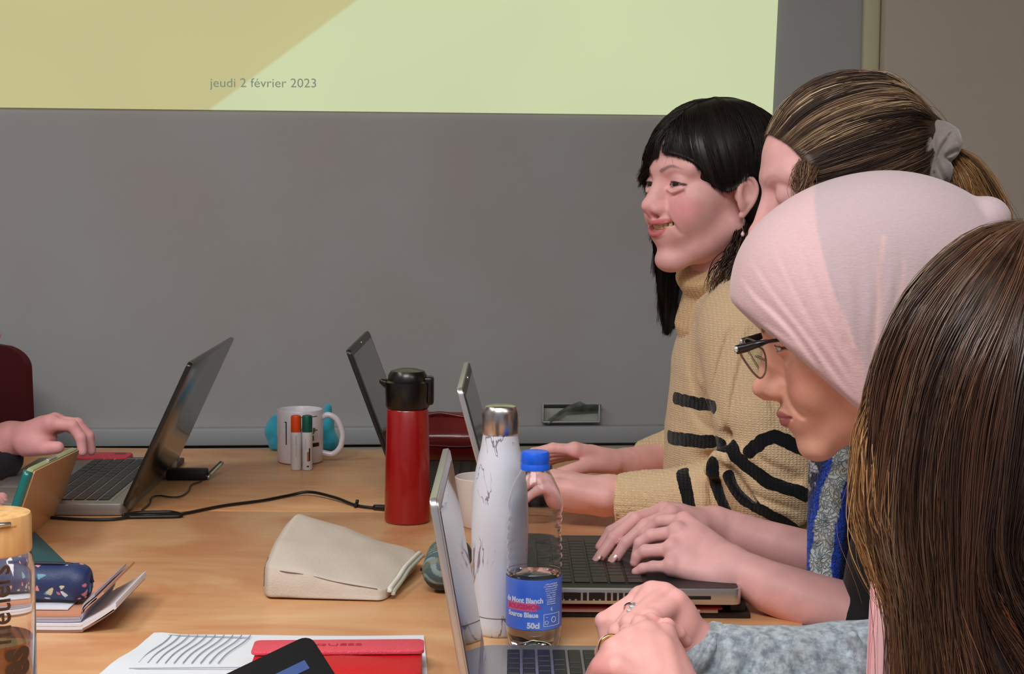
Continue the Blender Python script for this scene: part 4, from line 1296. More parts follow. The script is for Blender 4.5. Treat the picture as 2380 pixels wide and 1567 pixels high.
cable('thin looped charger lead between the lid and the charger block', [(470, 1122), (446, 1131), (438, 1146), (420, 1158), (396, 1160), (372, 1157), (354, 1160), (348, 1175), (330, 1190)], 0.0012)
cable('black cable bunched along the side of the left laptop', [(285, 1203), (320, 1197), (360, 1196), (400, 1196), (420, 1204), (360, 1206), (300, 1207)], 0.0028)

# ---- oxblood bag behind the second laptop
b0 = T(985, 1103)
m_bag = mat('oxblood_leather', (112, 20, 22), 0.30, noise=(20, 0.6), col2=(78, 14, 18), bump=(120, 0.2), coat=0.2)
bg = empty('handbag', (b0.x, 2.85, TZ), 'dark red glossy leather bag between flask and silver laptop', 'bag')
s = SDF((-0.05, -0.05, 0.0), (0.26, 0.07, 0.12), 0.003)
s.chain([(0.0, 0.01, 0.045), (0.06, 0.01, 0.045), (0.115, 0.01, 0.045)], [0.038, 0.040, 0.038], k=0.01)
s.chain([(0.0, 0.012, 0.078), (0.06, 0.012, 0.072), (0.115, 0.012, 0.078)], [0.014, 0.018, 0.014], k=0.02)
s.plane((0, 0, 0.006), (0, 0, -1), k=0.004)
V, Q = s.mesh(); V[:, 1] -= 0.004 * np.exp(-((V[:, 2] - 0.055) / 0.012) ** 2)
npmesh('bag_body', V, Q, m_bag, bg)
tube('flap_seam', [(-0.03, -0.026, 0.042), (0.05, -0.031, 0.038), (0.09, -0.031, 0.040), (0.14, -0.026, 0.042)], 0.0016, mat('bag_seam', (70, 10, 14), 0.4), bg, n=24, sides=6)
tube('strap', [(-0.01, -0.004, 0.088), (0.02, -0.004, 0.093), (0.04, -0.004, 0.091), (0.07, -0.006, 0.087), (0.10, -0.004, 0.092), (0.12, 0, 0.088)], 0.0035, m_bag, bg, n=24, sides=8)

# ---- patterned pouch behind the mirror-like screen
g0 = T(1035, 1385)
s = SDF((-0.035, -0.03, 0), (0.05, 0.11, 0.06), 0.0018)
s.chain([(0.0, 0.0, 0.026), (0.004, 0.05, 0.028), (0.012, 0.08, 0.026)], [0.025, 0.027, 0.022], k=0.008)
s.plane((0, 0, 0.002), (0, 0, -1), k=0.004)
V, Q = s.mesh()
C = np.tile(lin((70, 92, 96)), (len(V), 1))
w1 = np.sin(V[:, 2] * 330 + 6 * np.sin(V[:, 1] * 120)) > 0.55
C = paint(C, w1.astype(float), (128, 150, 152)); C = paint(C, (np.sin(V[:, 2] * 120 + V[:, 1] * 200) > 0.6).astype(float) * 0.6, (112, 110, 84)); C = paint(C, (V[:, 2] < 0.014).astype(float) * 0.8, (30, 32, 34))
pz = npmesh('pouch', V, Q, mat('leaf_cloth', (80, 100, 100), 0.6, attr=True, bump=(300, 0.3)), cols=C)
pz.location = (g0.x - 0.004, g0.y + 0.02, TZ); tag(pz, 'grey-green leaf-patterned pouch half hidden by the nearest screen', 'pouch')

# ---- red notebook and pad under the typing woman's laptop
a = T(1280, 1446); 
x0 = T(1240, 1440).x; x1 = T(1745, 1440).x
b1 = box('notebook', (x0, 1.828, TZ), (x1 + 0.0, 2.06, TZ + 0.0065), mat('pad_dark', (36, 26, 26), 0.6), None, bevel=0.001)
tag(b1, 'dark flat pad lowest under the silver typing laptop', 'notebook')
b2_ = empty('notebook', (x0 + 0.01, 1.824, TZ + 0.0065), 'red notebook with pale page edges under the silver typing laptop', 'notebook')
box('pages', (0.0, 0.001, 0.0002), (0.20, 0.2, 0.0042), mat('page_edges', (216, 180, 172), 0.7), b2_, bevel=0.0004)
box('cover', (0.0, 0, 0.0042), (0.205, 0.203, 0.0065), mat('red_cover', (150, 20, 28), 0.45), b2_, bevel=0.0006)
b3 = box('notebook', (x0 + 0.225, 1.832, TZ + 0.0065), (x1 - 0.005, 2.05, TZ + 0.0175), m_blk_matte, None, bevel=0.001)
tag(b3, 'black block notebook under the right part of the silver laptop', 'notebook')

# ---- beige pens beside the clasped hands
m_pen = mat('beige_pen', (196, 182, 146), 0.45)
for i, (p0, p1, lb) in enumerate((((1584, 1440), (1628, 1420), 'beige pencil pointing up right behind the clasped hands'),
                                  ((1590, 1446), (1626, 1441), 'beige pencil lying lowest behind the clasped hands'),
                                  ((1576, 1420), (1588, 1436), 'short beige pencil end closest to the clasped hands'))):
    a = T(*p0, TZ + 0.008); b_ = T(*p1, TZ + 0.006 + 0.004 * (i == 0))
    a.y = min(a.y, 1.822); b_.y = min(b_.y, 1.824)
    tube('pencil', [a, a.lerp(b_, 0.8), b_], [0.0035, 0.0035, 0.0012], m_pen, None, n=12, sides=8)
    o = bpy.context.scene.collection.objects[-1]
    tag([x for x in COL.objects if x.name.startswith('pencil') and not x.name.startswith('pencil_case')][-1], lb, 'pencil')

# ---- maroon chair back at the left edge
m_maroon = mat('maroon_shell', (72, 8, 16), 0.45)
ch = empty('chair', (P(0, 900, 3.1).x - 0.12, 3.1, 0), 'dark maroon chair shell at the left edge', 'chair')
cx_ = ch.location.x
xr = P(70, 830, 3.1).x - cx_; zt_c = P(30, 800, 3.1).z; zb_c = 0.55
rings = []
for t in list(np.linspace(0, 0.85, 6)) + list(np.linspace(0.88, 1, 12)):
    z = zb_c + (zt_c - zb_c) * t
    xw = xr * (1 - (1 - math.sqrt(max(0, 1 - (max(0, t - 0.88) / 0.12) ** 2))) * 0.35)
    yb_ = 0.03 * (1 - t)
    rings.append([(-0.30, yb_, z), (xw - 0.01, yb_, z), (xw, yb_ + 0.008, z), (xw - 0.01, yb_ + 0.016, z), (-0.30, yb_ + 0.016, z)])
loft('backrest', rings, m_maroon, ch)
box('seat', (-0.32, -0.42, 0.44), (0.06, 0.02, 0.47), m_maroon, ch, bevel=0.012, seg=3)
for sx, sy in ((-0.30, -0.40), (-0.30, 0.0), (0.04, -0.40), (0.04, 0.0)):
    tube('leg', [(sx, sy, 0.44), (sx * 1.05, sy, 0.0)], 0.011, m_leg, ch, n=4, sides=10)
for sx in (-0.28, 0.02):
    tube('back_post', [(sx, 0.01, 0.45), (sx, 0.02, 0.6)], 0.010, m_leg, ch, n=4, sides=10)
# ================================================================== PEOPLE
def skin_mat(name, sub=0.12):
    k = NT(name); b = k.b
    at = k.n('ShaderNodeAttribute', attribute_name='Col')
    tc = k.n('ShaderNodeTexCoord')
    n1 = k.n('ShaderNodeTexNoise', i_Scale=34.0, i_Detail=5.0)
    k.l(tc.outputs['Object'], n1.inputs[0])
    mr = k.n('ShaderNodeMapRange'); mr.inputs['From Min'].default_value = 0.3; mr.inputs['From Max'].default_value = 0.7
    mr.inputs['To Min'].default_value = 0.90; mr.inputs['To Max'].default_value = 1.08
    k.l(n1.outputs['Fac'], mr.inputs[0])
    hs = k.n('ShaderNodeHueSaturation'); k.l(mr.outputs[0], hs.inputs['Value']); k.l(at.outputs['Color'], hs.inputs['Color'])
    k.l(hs.outputs[0], b.inputs['Base Color'])
    b.inputs['Roughness'].default_value = 0.47; b.inputs['Specular IOR Level'].default_value = 0.35
    b.inputs['Subsurface Weight'].default_value = sub; b.inputs['Subsurface Radius'].default_value = (0.010, 0.004, 0.002)
    b.inputs['Subsurface Scale'].default_value = 0.5
    n2 = k.n('ShaderNodeTexNoise', i_Scale=420.0, i_Detail=3.0); k.l(tc.outputs['Object'], n2.inputs[0])
    bp = k.n('ShaderNodeBump'); bp.inputs['Strength'].default_value = 0.14; bp.inputs['Distance'].default_value = 0.001
    k.l(n2.outputs['Fac'], bp.inputs['Height']); k.l(bp.outputs[0], b.inputs['Normal'])
    return k.m
m_skin = skin_mat('skin')
m_skin.node_tree.nodes['Principled BSDF'].inputs['Roughness'].default_value = 0.5
m_eye = mat('eye_white', (214, 206, 202), 0.12, coat=0.6)
m_iris = mat('iris_dark', (30, 20, 16), 0.1, coat=0.8)
m_teeth = mat('teeth', (222, 206, 158), 0.3)
m_hair = mat('hair', (30, 22, 20), 0.42, attr=True, spec=0.4)

def head_matrix(px, py, D, yaw, pitch, roll=0.0, scale=1.0):
    """yaw: 0 = towards the camera (-Y), 90 = towards -X; pitch > 0 lifts the face; roll tips the crown"""
    y = math.radians(yaw); p = math.radians(pitch)
    f = Vector((-math.sin(y) * math.cos(p), -math.cos(y) * math.cos(p), math.sin(p)))
    left = Vector((math.cos(y), -math.sin(y), 0)) 
    up = f.cross(left)
    if roll:
        R = Matrix.Rotation(math.radians(roll), 3, f); left = R @ left; up = R @ up
    M = Matrix.Identity(4)
    for i, v in enumerate((f, left, up)):
        for j in range(3): M[j][i] = v[j] * scale
    M.translation = P(px, py, D)
    return M

def build_head(h=0.0016, skin=(214, 152, 146), lip=(190, 84, 92), smile=0.0, open_=0.0, eye_open=0.0045, nose=1.0, cheek_col=None,
               brow=(60, 40, 34), ears=True, neck=None, jaw=1.0, chin=0.0, mz=0.0, mx_=0.0, lipth=1.0, browk=0.75, bags=0.0, lashes=True, lower=-0.004, nose_len=0.0, lid_col=(120, 70, 80)):
    s = SDF((-0.125, -0.105, -0.155), (0.145, 0.105, 0.145), h)
    s.ell((-0.010, 0, 0.043), (0.092, 0.073, 0.080), k=0.01)
    s.ell((0.022, 0, 0.045), (0.066, 0.062, 0.060), k=0.02)
    s.ell((0.026, 0, -0.012), (0.060, 0.060, 0.064), k=0.02)
    s.ell((0.026, 0, -0.058), (0.056, 0.050 * jaw, 0.044), k=0.02)
    for y in (1, -1):
        s.cone((-0.002, y * 0.050 * jaw, -0.045), (0.070, y * 0.012, -0.094 + chin), 0.016, 0.012, k=0.018)
        s.ell((0.052, y * 0.040, -0.006), (0.026, 0.024, 0.020), k=0.018)
        s.ell((0.060, y * 0.033, -0.034 + 0.006 * smile), (0.026 + 0.004 * smile, 0.024, 0.024 + 0.002 * smile), k=0.018)
        s.cone((0.082, y * 0.010, 0.034), (0.066, y * 0.048, 0.036), 0.010, 0.009, k=0.016)
    s.ell((0.076, 0, -0.092 + chin), (0.018, 0.021, 0.015), k=0.014)
    s.ell((0.074 + mx_, 0, -0.056 + mz * 0.7), (0.026, 0.032, 0.028), k=0.016)
    for y in (1, -1):
        s.ell((0.099, y * 0.0335, 0.016), (0.019, 0.019, 0.012), k=0.014, mode='sub')
    # nose
    s.chain([(0.080, 0, 0.020), (0.088, 0, 0.0), (0.094, 0, -0.020 - nose_len)], [0.009, 0.011, 0.0125], k=0.010)
    s.chain([(0.083, 0, 0.024), (0.094, 0, 0.006), (0.104 + 0.004 * nose, 0, -0.018 - nose_len)], [0.0070, 0.0075, 0.0080], k=0.010)
    tipx = 0.108 + 0.004 * nose
    s.ell((tipx - 0.001, 0, -0.023 - nose_len), (0.0100, 0.0085, 0.0085), k=0.007)
    for y in (1, -1):
        s.ell((0.0965, y * 0.0118, -0.0280 - nose_len), (0.0115, 0.0062, 0.0075), k=0.008)
    s.cone((tipx - 0.002, 0, -0.031 - nose_len), (0.096, 0, -0.036), 0.0045, 0.005, k=0.005)
    for y in (1, -1):
        s.ell((0.1015, y * 0.0075, -0.0375 - nose_len), (0.0065, 0.0034, 0.0050), k=0.002, mode='sub')
    # eyes: lids over the ball, then the opening
    for y in (1, -1):
        c = (0.0735, y * 0.0315, 0.015)
        s.ell(c, 0.0142, k=0.005)
        if eye_open > 0:
            R = Matrix.Rotation(-y * math.radians(14), 3, 'Z')
            s.ell((0.086, y * 0.0330, 0.0145), (0.0075, 0.0135, eye_open), k=0.0015, mode='sub', rot=R)
            s.ell(c, 0.0128, k=0.0, mode='sub') if False else None
    # mouth
    cz = -0.058 + mz; cw = 0.0245 + 0.003 * smile; cx = 0.0865 - 0.005 * smile + mx_; cup = 0.0075 * smile
    L = [(cx, -cw, cz + cup), (0.0965 + mx_, -cw * 0.55, cz + 0.35 * cup), (0.1015 + mx_, 0, cz), (0.0965 + mx_, cw * 0.55, cz + 0.35 * cup), (cx, cw, cz + cup)]
    up_ = [(x, y, z + 0.0045 + 0.0035 * open_ - (0.003 if i in (0, 4) else 0)) for i, (x, y, z) in enumerate(L)]
    lo_ = [(x - 0.002, y * 0.92, z - 0.0055 * lipth - 0.0065 * open_ + (0.006 if i in (0, 4) else 0)) for i, (x, y, z) in enumerate(L)]
    s.chain([tuple(q) for q in spline(up_, 9)], [0.0022, 0.003, 0.0042, 0.0047, 0.0045, 0.0047, 0.0042, 0.003, 0.0022] if lipth == 1 else [0.002, 0.0026, 0.0033, 0.0037, 0.0035, 0.0037, 0.0033, 0.0026, 0.002], k=0.005)
    s.chain([tuple(q) for q in spline(lo_, 9)], list(np.array([0.0022, 0.0036, 0.0050, 0.0056, 0.0058, 0.0056, 0.0050, 0.0036, 0.0022]) * lipth), k=0.005)
    if open_ > 0:
        for q in spline(L, 15):
            t = 1 - abs(q[1]) / (cw + 0.0005)
            s.ell((q[0] - 0.001, q[1], q[2] - 0.0010 * open_), (0.010, 0.004, 0.0012 + 0.0062 * open_ * max(0, t) ** 0.6), k=0.001, mode='sub')
    else:
        s.chain([tuple(q + np.array([0.0045, 0, 0.0005])) for q in spline(L, 11)], 0.0011, k=0.0015, mode='sub')
    if bags:
        for y in (1, -1):
            s.chain([tuple(q) for q in spline([(0.088, y * 0.020, 0.0075), (0.0885, y * 0.031, 0.0035), (0.080, y * 0.044, 0.0075)], 7)], 0.0011 * bags, k=0.009)
            s.chain([tuple(q) for q in spline([(0.0875, y * 0.020, 0.0025), (0.088, y * 0.031, -0.0020), (0.079, y * 0.045, 0.0035)], 7)], 0.0008 * bags, k=0.006, mode='sub')
    # nasolabial crease
    for y in (1, -1):
        s.chain([(0.094, y * 0.0215, -0.026), (0.0885, y * (0.029 + 0.003 * smile), -0.042), (0.081, y * (0.034 + 0.003 * smile), -0.056)], [0.0012, 0.0014 + 0.0008 * smile, 0.001], k=0.006, mode='sub')
    if ears:
        for y in (1, -1):
            R = Matrix.Rotation(y * math.radians(22), 3, 'Z')
            s.ell((-0.002, y * 0.0760, -0.004), (0.0175, 0.0070, 0.027), k=0.005, rot=R)
            helix = [(0.009, y * 0.073, 0.002), (0.008, y * 0.078, 0.014), (-0.001, y * 0.083, 0.021), (-0.011, y * 0.086, 0.016), (-0.0155, y * 0.087, 0.003), (-0.0125, y * 0.084, -0.012), (-0.004, y * 0.079, -0.025), (0.003, y * 0.076, -0.032)]
            s.chain([tuple(q) for q in spline(helix, 20)], [0.0030] * 7 + [0.0036, 0.0050], k=0.003)
            s.ell((-0.009, y * 0.0790, 0.001), (0.0100, 0.0050, 0.022), k=0.004)
            s.ell((-0.0005, y * 0.0850, -0.001), (0.0080, 0.0055, 0.0125), k=0.003, mode='sub', rot=R)
            s.ell((0.0105, y * 0.0765, -0.006), (0.0035, 0.0045, 0.006), k=0.003)
    if neck:
        s.chain(neck, [0.050, 0.052, 0.056][:len(neck)], k=0.02)
    V, Q = s.mesh()
    # colour
    C = np.tile(lin(skin), (len(V), 1))
    def fdist(pl):
        W_ = V.copy(); W_[:, 0] *= 0.25; pl = np.array(pl); pl[:, 0] *= 0.25
        d_, t_ = segdist(W_, pl); d_[V[:, 0] < 0.055] = 1; return d_, t_
    if cheek_col:
        for y in (1, -1):
            C = paint(C, blob(V, (0.074, y * 0.042, -0.020), (0.034, 0.030, 0.026), 0.9) * 0.75, cheek_col)
        C = paint(C, blob(V, (tipx, 0, -0.024), 0.020, 0.9) * 0.5, cheek_col)
        C = paint(C, blob(V, (0.08, 0, -0.094), 0.022, 0.9) * 0.25, cheek_col)
    for ll, rr in ((up_, 0.0052 * lipth), (lo_, 0.0063 * lipth)):
        pl = spline(ll, 13)
        d, t = fdist(pl)
        wdt = rr * (0.55 + 0.45 * np.sin(np.clip(t / 12, 0, 1) * np.pi))
        C = paint(C, np.clip((wdt - d) / 0.0012 + 0.5, 0, 1) * (V[:, 0] > cx - 0.004), lip)
    if open_ > 0:
        d, t = segdist(V, spline(L, 13))
        C = paint(C, ((d < 0.0045 + 0.004 * open_) & (V[:, 0] < 0.0930 + mx_ - (np.abs(V[:, 1]) / cw) ** 2 * 0.010)).astype(float), (60, 18, 20))
    for y in (1, -1):
        # nostrils, brows, lid lines
        C = paint(C, blob(V, (0.0995, y * 0.0075, -0.0365 - nose_len), (0.006, 0.0034, 0.0052), 0.4), (70, 24, 26))
        bw = spline([(0.088, y * 0.014, 0.0335), (0.085, y * 0.030, 0.0395), (0.073, y * 0.047, 0.0345)], 9)
        d, t = fdist(bw)
        C = paint(C, np.clip((0.0030 * (1.1 - 0.09 * t) - d) / 0.0016 + 0.4, 0, 1) * browk, brow)
        C = paint(C, blob(V, (0.084, y * 0.033, 0.0215), (0.012, 0.018, 0.0070), 0.9) * 0.30, lid_col)
        if lashes:
            ln = spline([(0.0865, y * 0.0195, 0.0140), (0.0885, y * 0.027, 0.0150 + eye_open), (0.0875, y * 0.036, 0.0148 + eye_open), (0.0820, y * 0.0430, 0.0150), (0.0790, y * 0.0465, 0.0135)], 13)
            d, t = fdist(ln)
            C = paint(C, np.clip((0.0017 - d) / 0.0010 + 0.5, 0, 1) * 0.95, (34, 18, 22))
            ln = spline([(0.0865, y * 0.0200, 0.0135), (0.088, y * 0.032, 0.0140 - eye_open), (0.0800, y * 0.0455, 0.0140)], 9)
            d, t = fdist(ln)
            C = paint(C, np.clip((0.0013 - d) / 0.0010 + 0.4, 0, 1) * 0.7, (84, 40, 46))
    return V, Q, C

def join_geo(parts):
    V = np.concatenate([p[0] for p in parts]); C = np.concatenate([p[2] for p in parts]); o = 0; Q = []
    for p in parts:
        Q.append(p[1] + o); o += len(p[0])
    return V, np.concatenate(Q), C

def eyes(root, M, iris_dir=(1, 0, 0), r=0.0126):
    for y in (1, -1):
        c = M @ Vector((0.0735, y * 0.0315, 0.015))
        d = (M.to_3x3() @ Vector(iris_dir)).normalized()
        sc = M.to_scale()[0]
        a = frame(c, d.orthogonal(), d.cross(d.orthogonal()))       # z = +-d
        if (a.to_3x3() @ Vector((0, 0, 1))).dot(d) < 0: a = a @ Matrix.Rotation(math.pi, 4, 'X')
        prof = [(r * sc * math.sin(t), r * sc * math.cos(t)) for t in np.linspace(0.45, math.pi, 14)]
        e = lathe('eye', prof, m_eye, root, n=24, mtx=a, smooth=True, wc=True)
        pi_ = [(r * sc * 1.015 * math.sin(t), r * sc * 1.015 * math.cos(t)) for t in np.linspace(0, 0.52, 6)]
        ir = lathe('iris', pi_, m_iris, e, n=24, mtx=Matrix.Translation((0, 0, 0)) @ a, smooth=True)
        ir.data.transform(pbasis(e).inverted())

def to_root(root, V): 
    i = np.array(pbasis(root).inverted()); return V @ i[:3, :3].T + i[:3, 3]

def hellip(c, r):
    c = np.array(c, float); r = np.array(r, float)
    def f(a, b, n=7, lift=0.0, bulge=None):
        """great-arc guide on the ellipsoid from direction point a to b"""
        a = (np.array(a) - c) / r; b = (np.array(b) - c) / r
        a /= np.linalg.norm(a); b /= np.linalg.norm(b)
        th = math.acos(max(-1, min(1, float(a @ b)))); out = []
        for t in np.linspace(0, 1, n):
            q = (math.sin((1 - t) * th) * a + math.sin(t * th) * b) / max(math.sin(th), 1e-6)
            out.append(c + r * q * (1 + lift * math.sin(math.pi * t)))
        return out
    return f

def W3(M, pts):
    return [tuple(M @ Vector(tuple(float(x) for x in p))) for p in pts]

def project(V):
    R = np.array(CAMR.transposed()); q = (V - np.array([0, 0, CAMZ])) @ R.T
    return np.stack([CX + F * q[:, 0] / -q[:, 2], CY - F * q[:, 1] / -q[:, 2]], 1), -q[:, 2]

def crease(V, lines):
    """soft cloth folds: a groove with a ridge beside it along drawn lines on the side turned to the camera"""
    uv, dep = project(V); uv3 = np.concatenate([uv, np.zeros((len(uv), 1))], 1); V = V.copy()
    for pl, dp, w_, rg2 in lines:
        q = spline([(a, b2, 0) for a, b2 in pl], 20); d_, t_ = segdist(uv3, q)
        i = np.clip(t_.astype(int), 0, 18); tg = q[i + 1] - q[i]; tg /= np.linalg.norm(tg, axis=1, keepdims=True) + 1e-9
        side = tg[:, 0] * (uv3[:, 1] - q[i][:, 1]) - tg[:, 1] * (uv3[:, 0] - q[i][:, 0])
        fade = np.sin(np.clip(t_ / 19, 0, 1) * np.pi) ** 0.5
        front = dep < (np.percentile(dep, 50))
        V[:, 1] += fade * front * (dp * np.exp(-(d_ / w_) ** 2) - rg2 * np.exp(-((side - 2.2 * w_) / (1.6 * w_)) ** 2) * (d_ < 6 * w_))
    return V

# ------------------------------------------------------------------ woman in the striped sweater
MA = head_matrix(1654, 446, 2.41, 62, -3, 0, 1.03)
A_ = empty('person', (0.42, 2.42, 0.0), 'dark-haired smiling woman in a beige sweater with black stripes, hands on a laptop', 'person')
skinA = (238, 182, 178)
V, Q, C = build_head(0.0015, skinA, lip=(208, 118, 120), smile=1.0, open_=0.75, eye_open=0.0026, browk=0.6, bags=1.0, mz=0.012, nose_len=-0.008, nose=0.2, lipth=0.70, cheek_col=(232, 132, 148), brow=(72, 44, 44), lower=0)
headA = (xf(V, MA), Q, C)
nb = MA @ Vector((-0.02, 0, -0.06))
def skin_part(lo, hi, h, build, col=skinA, knuckles=(), it=1):
    s = SDF(lo, hi, h); build(s); V, Q = s.mesh(); V = relax(V, Q, it, 0.5)
    C = np.tile(lin(col), (len(V), 1))
    return V, Q, C
def bounds(pts, pad):
    p = np.array([tuple(q) for q in pts]); return p.min(0) - pad, p.max(0) + pad

def hand_sdf(s, wrist, knuckles, fingers, thumb, wr=0.024, fr=0.0084, k=0.008, palm=0.012, heel=None):
    """wrist point, 4 knuckle points, 4 finger polylines (beyond the knuckle), thumb polyline"""
    w = np.array(tuple(wrist)); kk_ = [np.array(tuple(p)) for p in knuckles]
    for i, kn in enumerate(kk_):
        st = w + (kn - w) * 0.12 + (kk_[i] - kk_[1]) * 0.35
        s.cone(st, kn, wr * 0.62, palm * (0.92 if i < 3 else 0.85), k=0.012)
        s.ell(kn, palm * 0.88, k=0.004)
    for i in range(3):
        m_ = (kk_[i] + kk_[i + 1]) / 2 * 0.75 + w * 0.25
        s.ell(m_, palm * 0.95, k=0.010)
    for kn, f, sc_ in zip(kk_, fingers, (1.0, 1.03, 0.98, 0.86)):
        pts = [kn] + [np.array(tuple(p)) for p in f]
        n = len(pts)
        rs = [fr * sc_ * (1.06 - 0.30 * i / (n - 1)) for i in range(n)]
        s.chain(pts, rs, k=0.0025)
        for p, r_ in zip(pts[1:-1], rs[1:-1]):
            s.ell(p, r_ * 1.07, k=0.002)
    if thumb is not None:
        t = [np.array(tuple(p)) for p in thumb]
        s.chain(t, [0.0150, 0.0115, 0.0098, 0.0082][:len(t)], k=0.008)

def nail(root, tip, up, fwd, w=0.0052, l=0.0062, col=None):
    up = Vector(up).normalized(); fwd = Vector(fwd).normalized(); side = fwd.cross(up).normalized(); up = side.cross(fwd)
    c = Vector(tip) 
    vs = []
    for i in range(5):
        for j in range(5):
            a = (j - 2) / 2; b = (i - 2) / 2
            vs.append(c + side * (a * w * (1 - 0.15 * b * b)) + fwd * (b * l) + up * (-0.0022 * a * a - 0.0006 * b * b))
    fc = [(i * 5 + j, i * 5 + j + 1, i * 5 + j + 6, i * 5 + j + 5) for i in range(4) for j in range(4)]
    lo_ = [v - up * 0.0012 for v in vs]
    fc2 = fc + [tuple(25 + q for q in f[::-1]) for f in fc]
    return pyd('fingernail', vs + lo_, fc2, m_nail, root, smooth=True, wc=True)
m_nail = mat('fingernail', (228, 176, 172), 0.22, coat=0.5)

# far (right) hand and near (left) hand
DRH = 2.50
wr_ = P(1462, 1078, 2.50)
kn = [P(1335, 1045, 2.44), P(1345, 1050, 2.47), P(1352, 1052, 2.50), P(1358, 1056, 2.53)]
fg = [[P(1285, 1042, 2.44), P(1240, 1052, 2.44), P(1212, 1075, 2.44)], [P(1290, 1050, 2.48), P(1245, 1062, 2.48), P(1215, 1085, 2.48)],
      [P(1295, 1058, 2.52), P(1255, 1070, 2.52), P(1230, 1090, 2.52)], [P(1305, 1064, 2.55), P(1270, 1076, 2.55), P(1250, 1092, 2.55)]]
th = [P(1420, 1080, 2.47), P(1370, 1082, 2.44), P(1330, 1092, 2.42), P(1300, 1100, 2.41)]
elb = P(1600, 1050, 2.62)
def bA1(s):
    hand_sdf(s, wr_, kn, fg, th, wr=0.026, k=0.008, palm=0.0125)
    s.cone(wr_, P(1560, 1066, 2.58), 0.024, 0.032, k=0.012)
lo, hi = bounds([wr_, P(1560, 1066, 2.58)] + kn + [q for f in fg for q in f] + th, 0.04)
RHA = skin_part(lo, hi, 0.0018, bA1)
wl_ = P(1420, 1150, 2.33)
kn2 = [P(1290, 1118, 2.31), P(1285, 1116, 2.34), P(1290, 1116, 2.37), P(1298, 1118, 2.40)][::-1]
kn2 = [P(1298, 1112, 2.40), P(1288, 1112, 2.375), P(1284, 1118, 2.345), P(1290, 1132, 2.315)]
fg2 = [[P(1250, 1105, 2.41), P(1220, 1118, 2.41), P(1205, 1140, 2.41)], [P(1240, 1106, 2.38), P(1208, 1122, 2.38), P(1190, 1146, 2.38)],
       [P(1238, 1118, 2.35), P(1208, 1134, 2.35), P(1190, 1156, 2.35)], [P(1250, 1140, 2.31), P(1224, 1156, 2.31), P(1208, 1172, 2.31)]]
th2 = [P(1380, 1130, 2.38), P(1330, 1120, 2.42), P(1290, 1122, 2.44)]
def bA2(s):
    hand_sdf(s, wl_, kn2, fg2, th2, wr=0.031, k=0.008, palm=0.0145)
    s.ell(P(1340, 1150, 2.34), (0.040, 0.030, 0.024), k=0.015)
    s.cone(P(1300, 1150, 2.33), P(1400, 1158, 2.33), 0.018, 0.026, k=0.014)
    s.cone(wl_, P(1540, 1160, 2.32), 0.0285, 0.034, k=0.012)
lo, hi = bounds([wl_, P(1540, 1160, 2.32)] + kn2 + [q for f in fg2 for q in f] + th2, 0.045)
LHA = skin_part(lo, hi, 0.0018, bA2)
def bA3(s):
    s.chain([nb, P(1690, 680, 2.43), P(1740, 900, 2.44), P(1760, 1250, 2.46)], [0.050, 0.055, 0.10, 0.11], k=0.04)
    s.chain([P(1690, 740, 2.44), P(1770, 800, 2.29), P(1780, 1120, 2.28), P(1540, 1160, 2.32)], [0.05, 0.045, 0.04, 0.032], k=0.02)
    s.chain([P(1690, 740, 2.44), P(1660, 790, 2.56), P(1610, 1030, 2.60), P(1560, 1066, 2.58)], [0.05, 0.045, 0.04, 0.03], k=0.02)
    s.chain([P(1760, 1250, 2.46), (0.42, 2.36, 0.50), (0.10, 2.36, 0.50), (0.10, 2.36, 0.06)], [0.11, 0.085, 0.06, 0.045], k=0.03)
    s.chain([P(1760, 1250, 2.46), (0.42, 2.54, 0.50), (0.12, 2.56, 0.50), (0.12, 2.56, 0.06)], [0.11, 0.085, 0.06, 0.045], k=0.03)
TBA = skin_part((-0.05, 2.1, 0.0), (0.62, 2.72, 1.32), 0.008, bA3)
V, Q, C = join_geo([headA, RHA, LHA, TBA])
npmesh('body', V, Q, m_skin, A_, cols=C, wc=True)
eyes(A_, MA, (0.93, 0.25, -0.05))
# teeth: a curved band of separate teeth behind the lips
th_o = None
for i in range(-4, 5):
    a = i * 0.22
    c = Vector((0.062 + 0.030 * math.cos(a * 1.1), 0.031 * math.sin(a * 1.1), -0.0435 + 0.0042 * (abs(i) / 4) ** 2))
    w_ = 0.0040 if abs(i) < 2 else 0.0034
    Mt_ = MA @ Matrix.Translation(c) @ Matrix.Rotation(a * 1.1, 4, 'Z')
    box('tooth', (-0.002, -w_ * 0.94, -0.0046 + 0.0004 * abs(i)), (0.002, w_ * 0.94, 0.0055), m_teeth, A_, bevel=0.0012, mtx=Mt_, wc=True)
# earring
e0 = MA @ Vector((0.003, 0.078, -0.038))
er = empty('earring', e0); er.parent = A_; er.matrix_basis = pbasis(A_).inverted() @ Matrix.Translation(e0)
tube('hook', [(0, 0, 0.003), (0.0008, -0.001, -0.003), (-0.0006, 0, -0.010), (0.0006, 0, -0.016)], 0.0005, m_chrome, er, n=14, sides=6)
lathe('bead', [(0, -0.0245), (0.0020, -0.0235), (0.0030, -0.0210), (0.0022, -0.0185), (0.0008, -0.0165), (0, -0.016)], mat('pearl', (230, 200, 214), 0.15, coat=0.6), er, n=14)

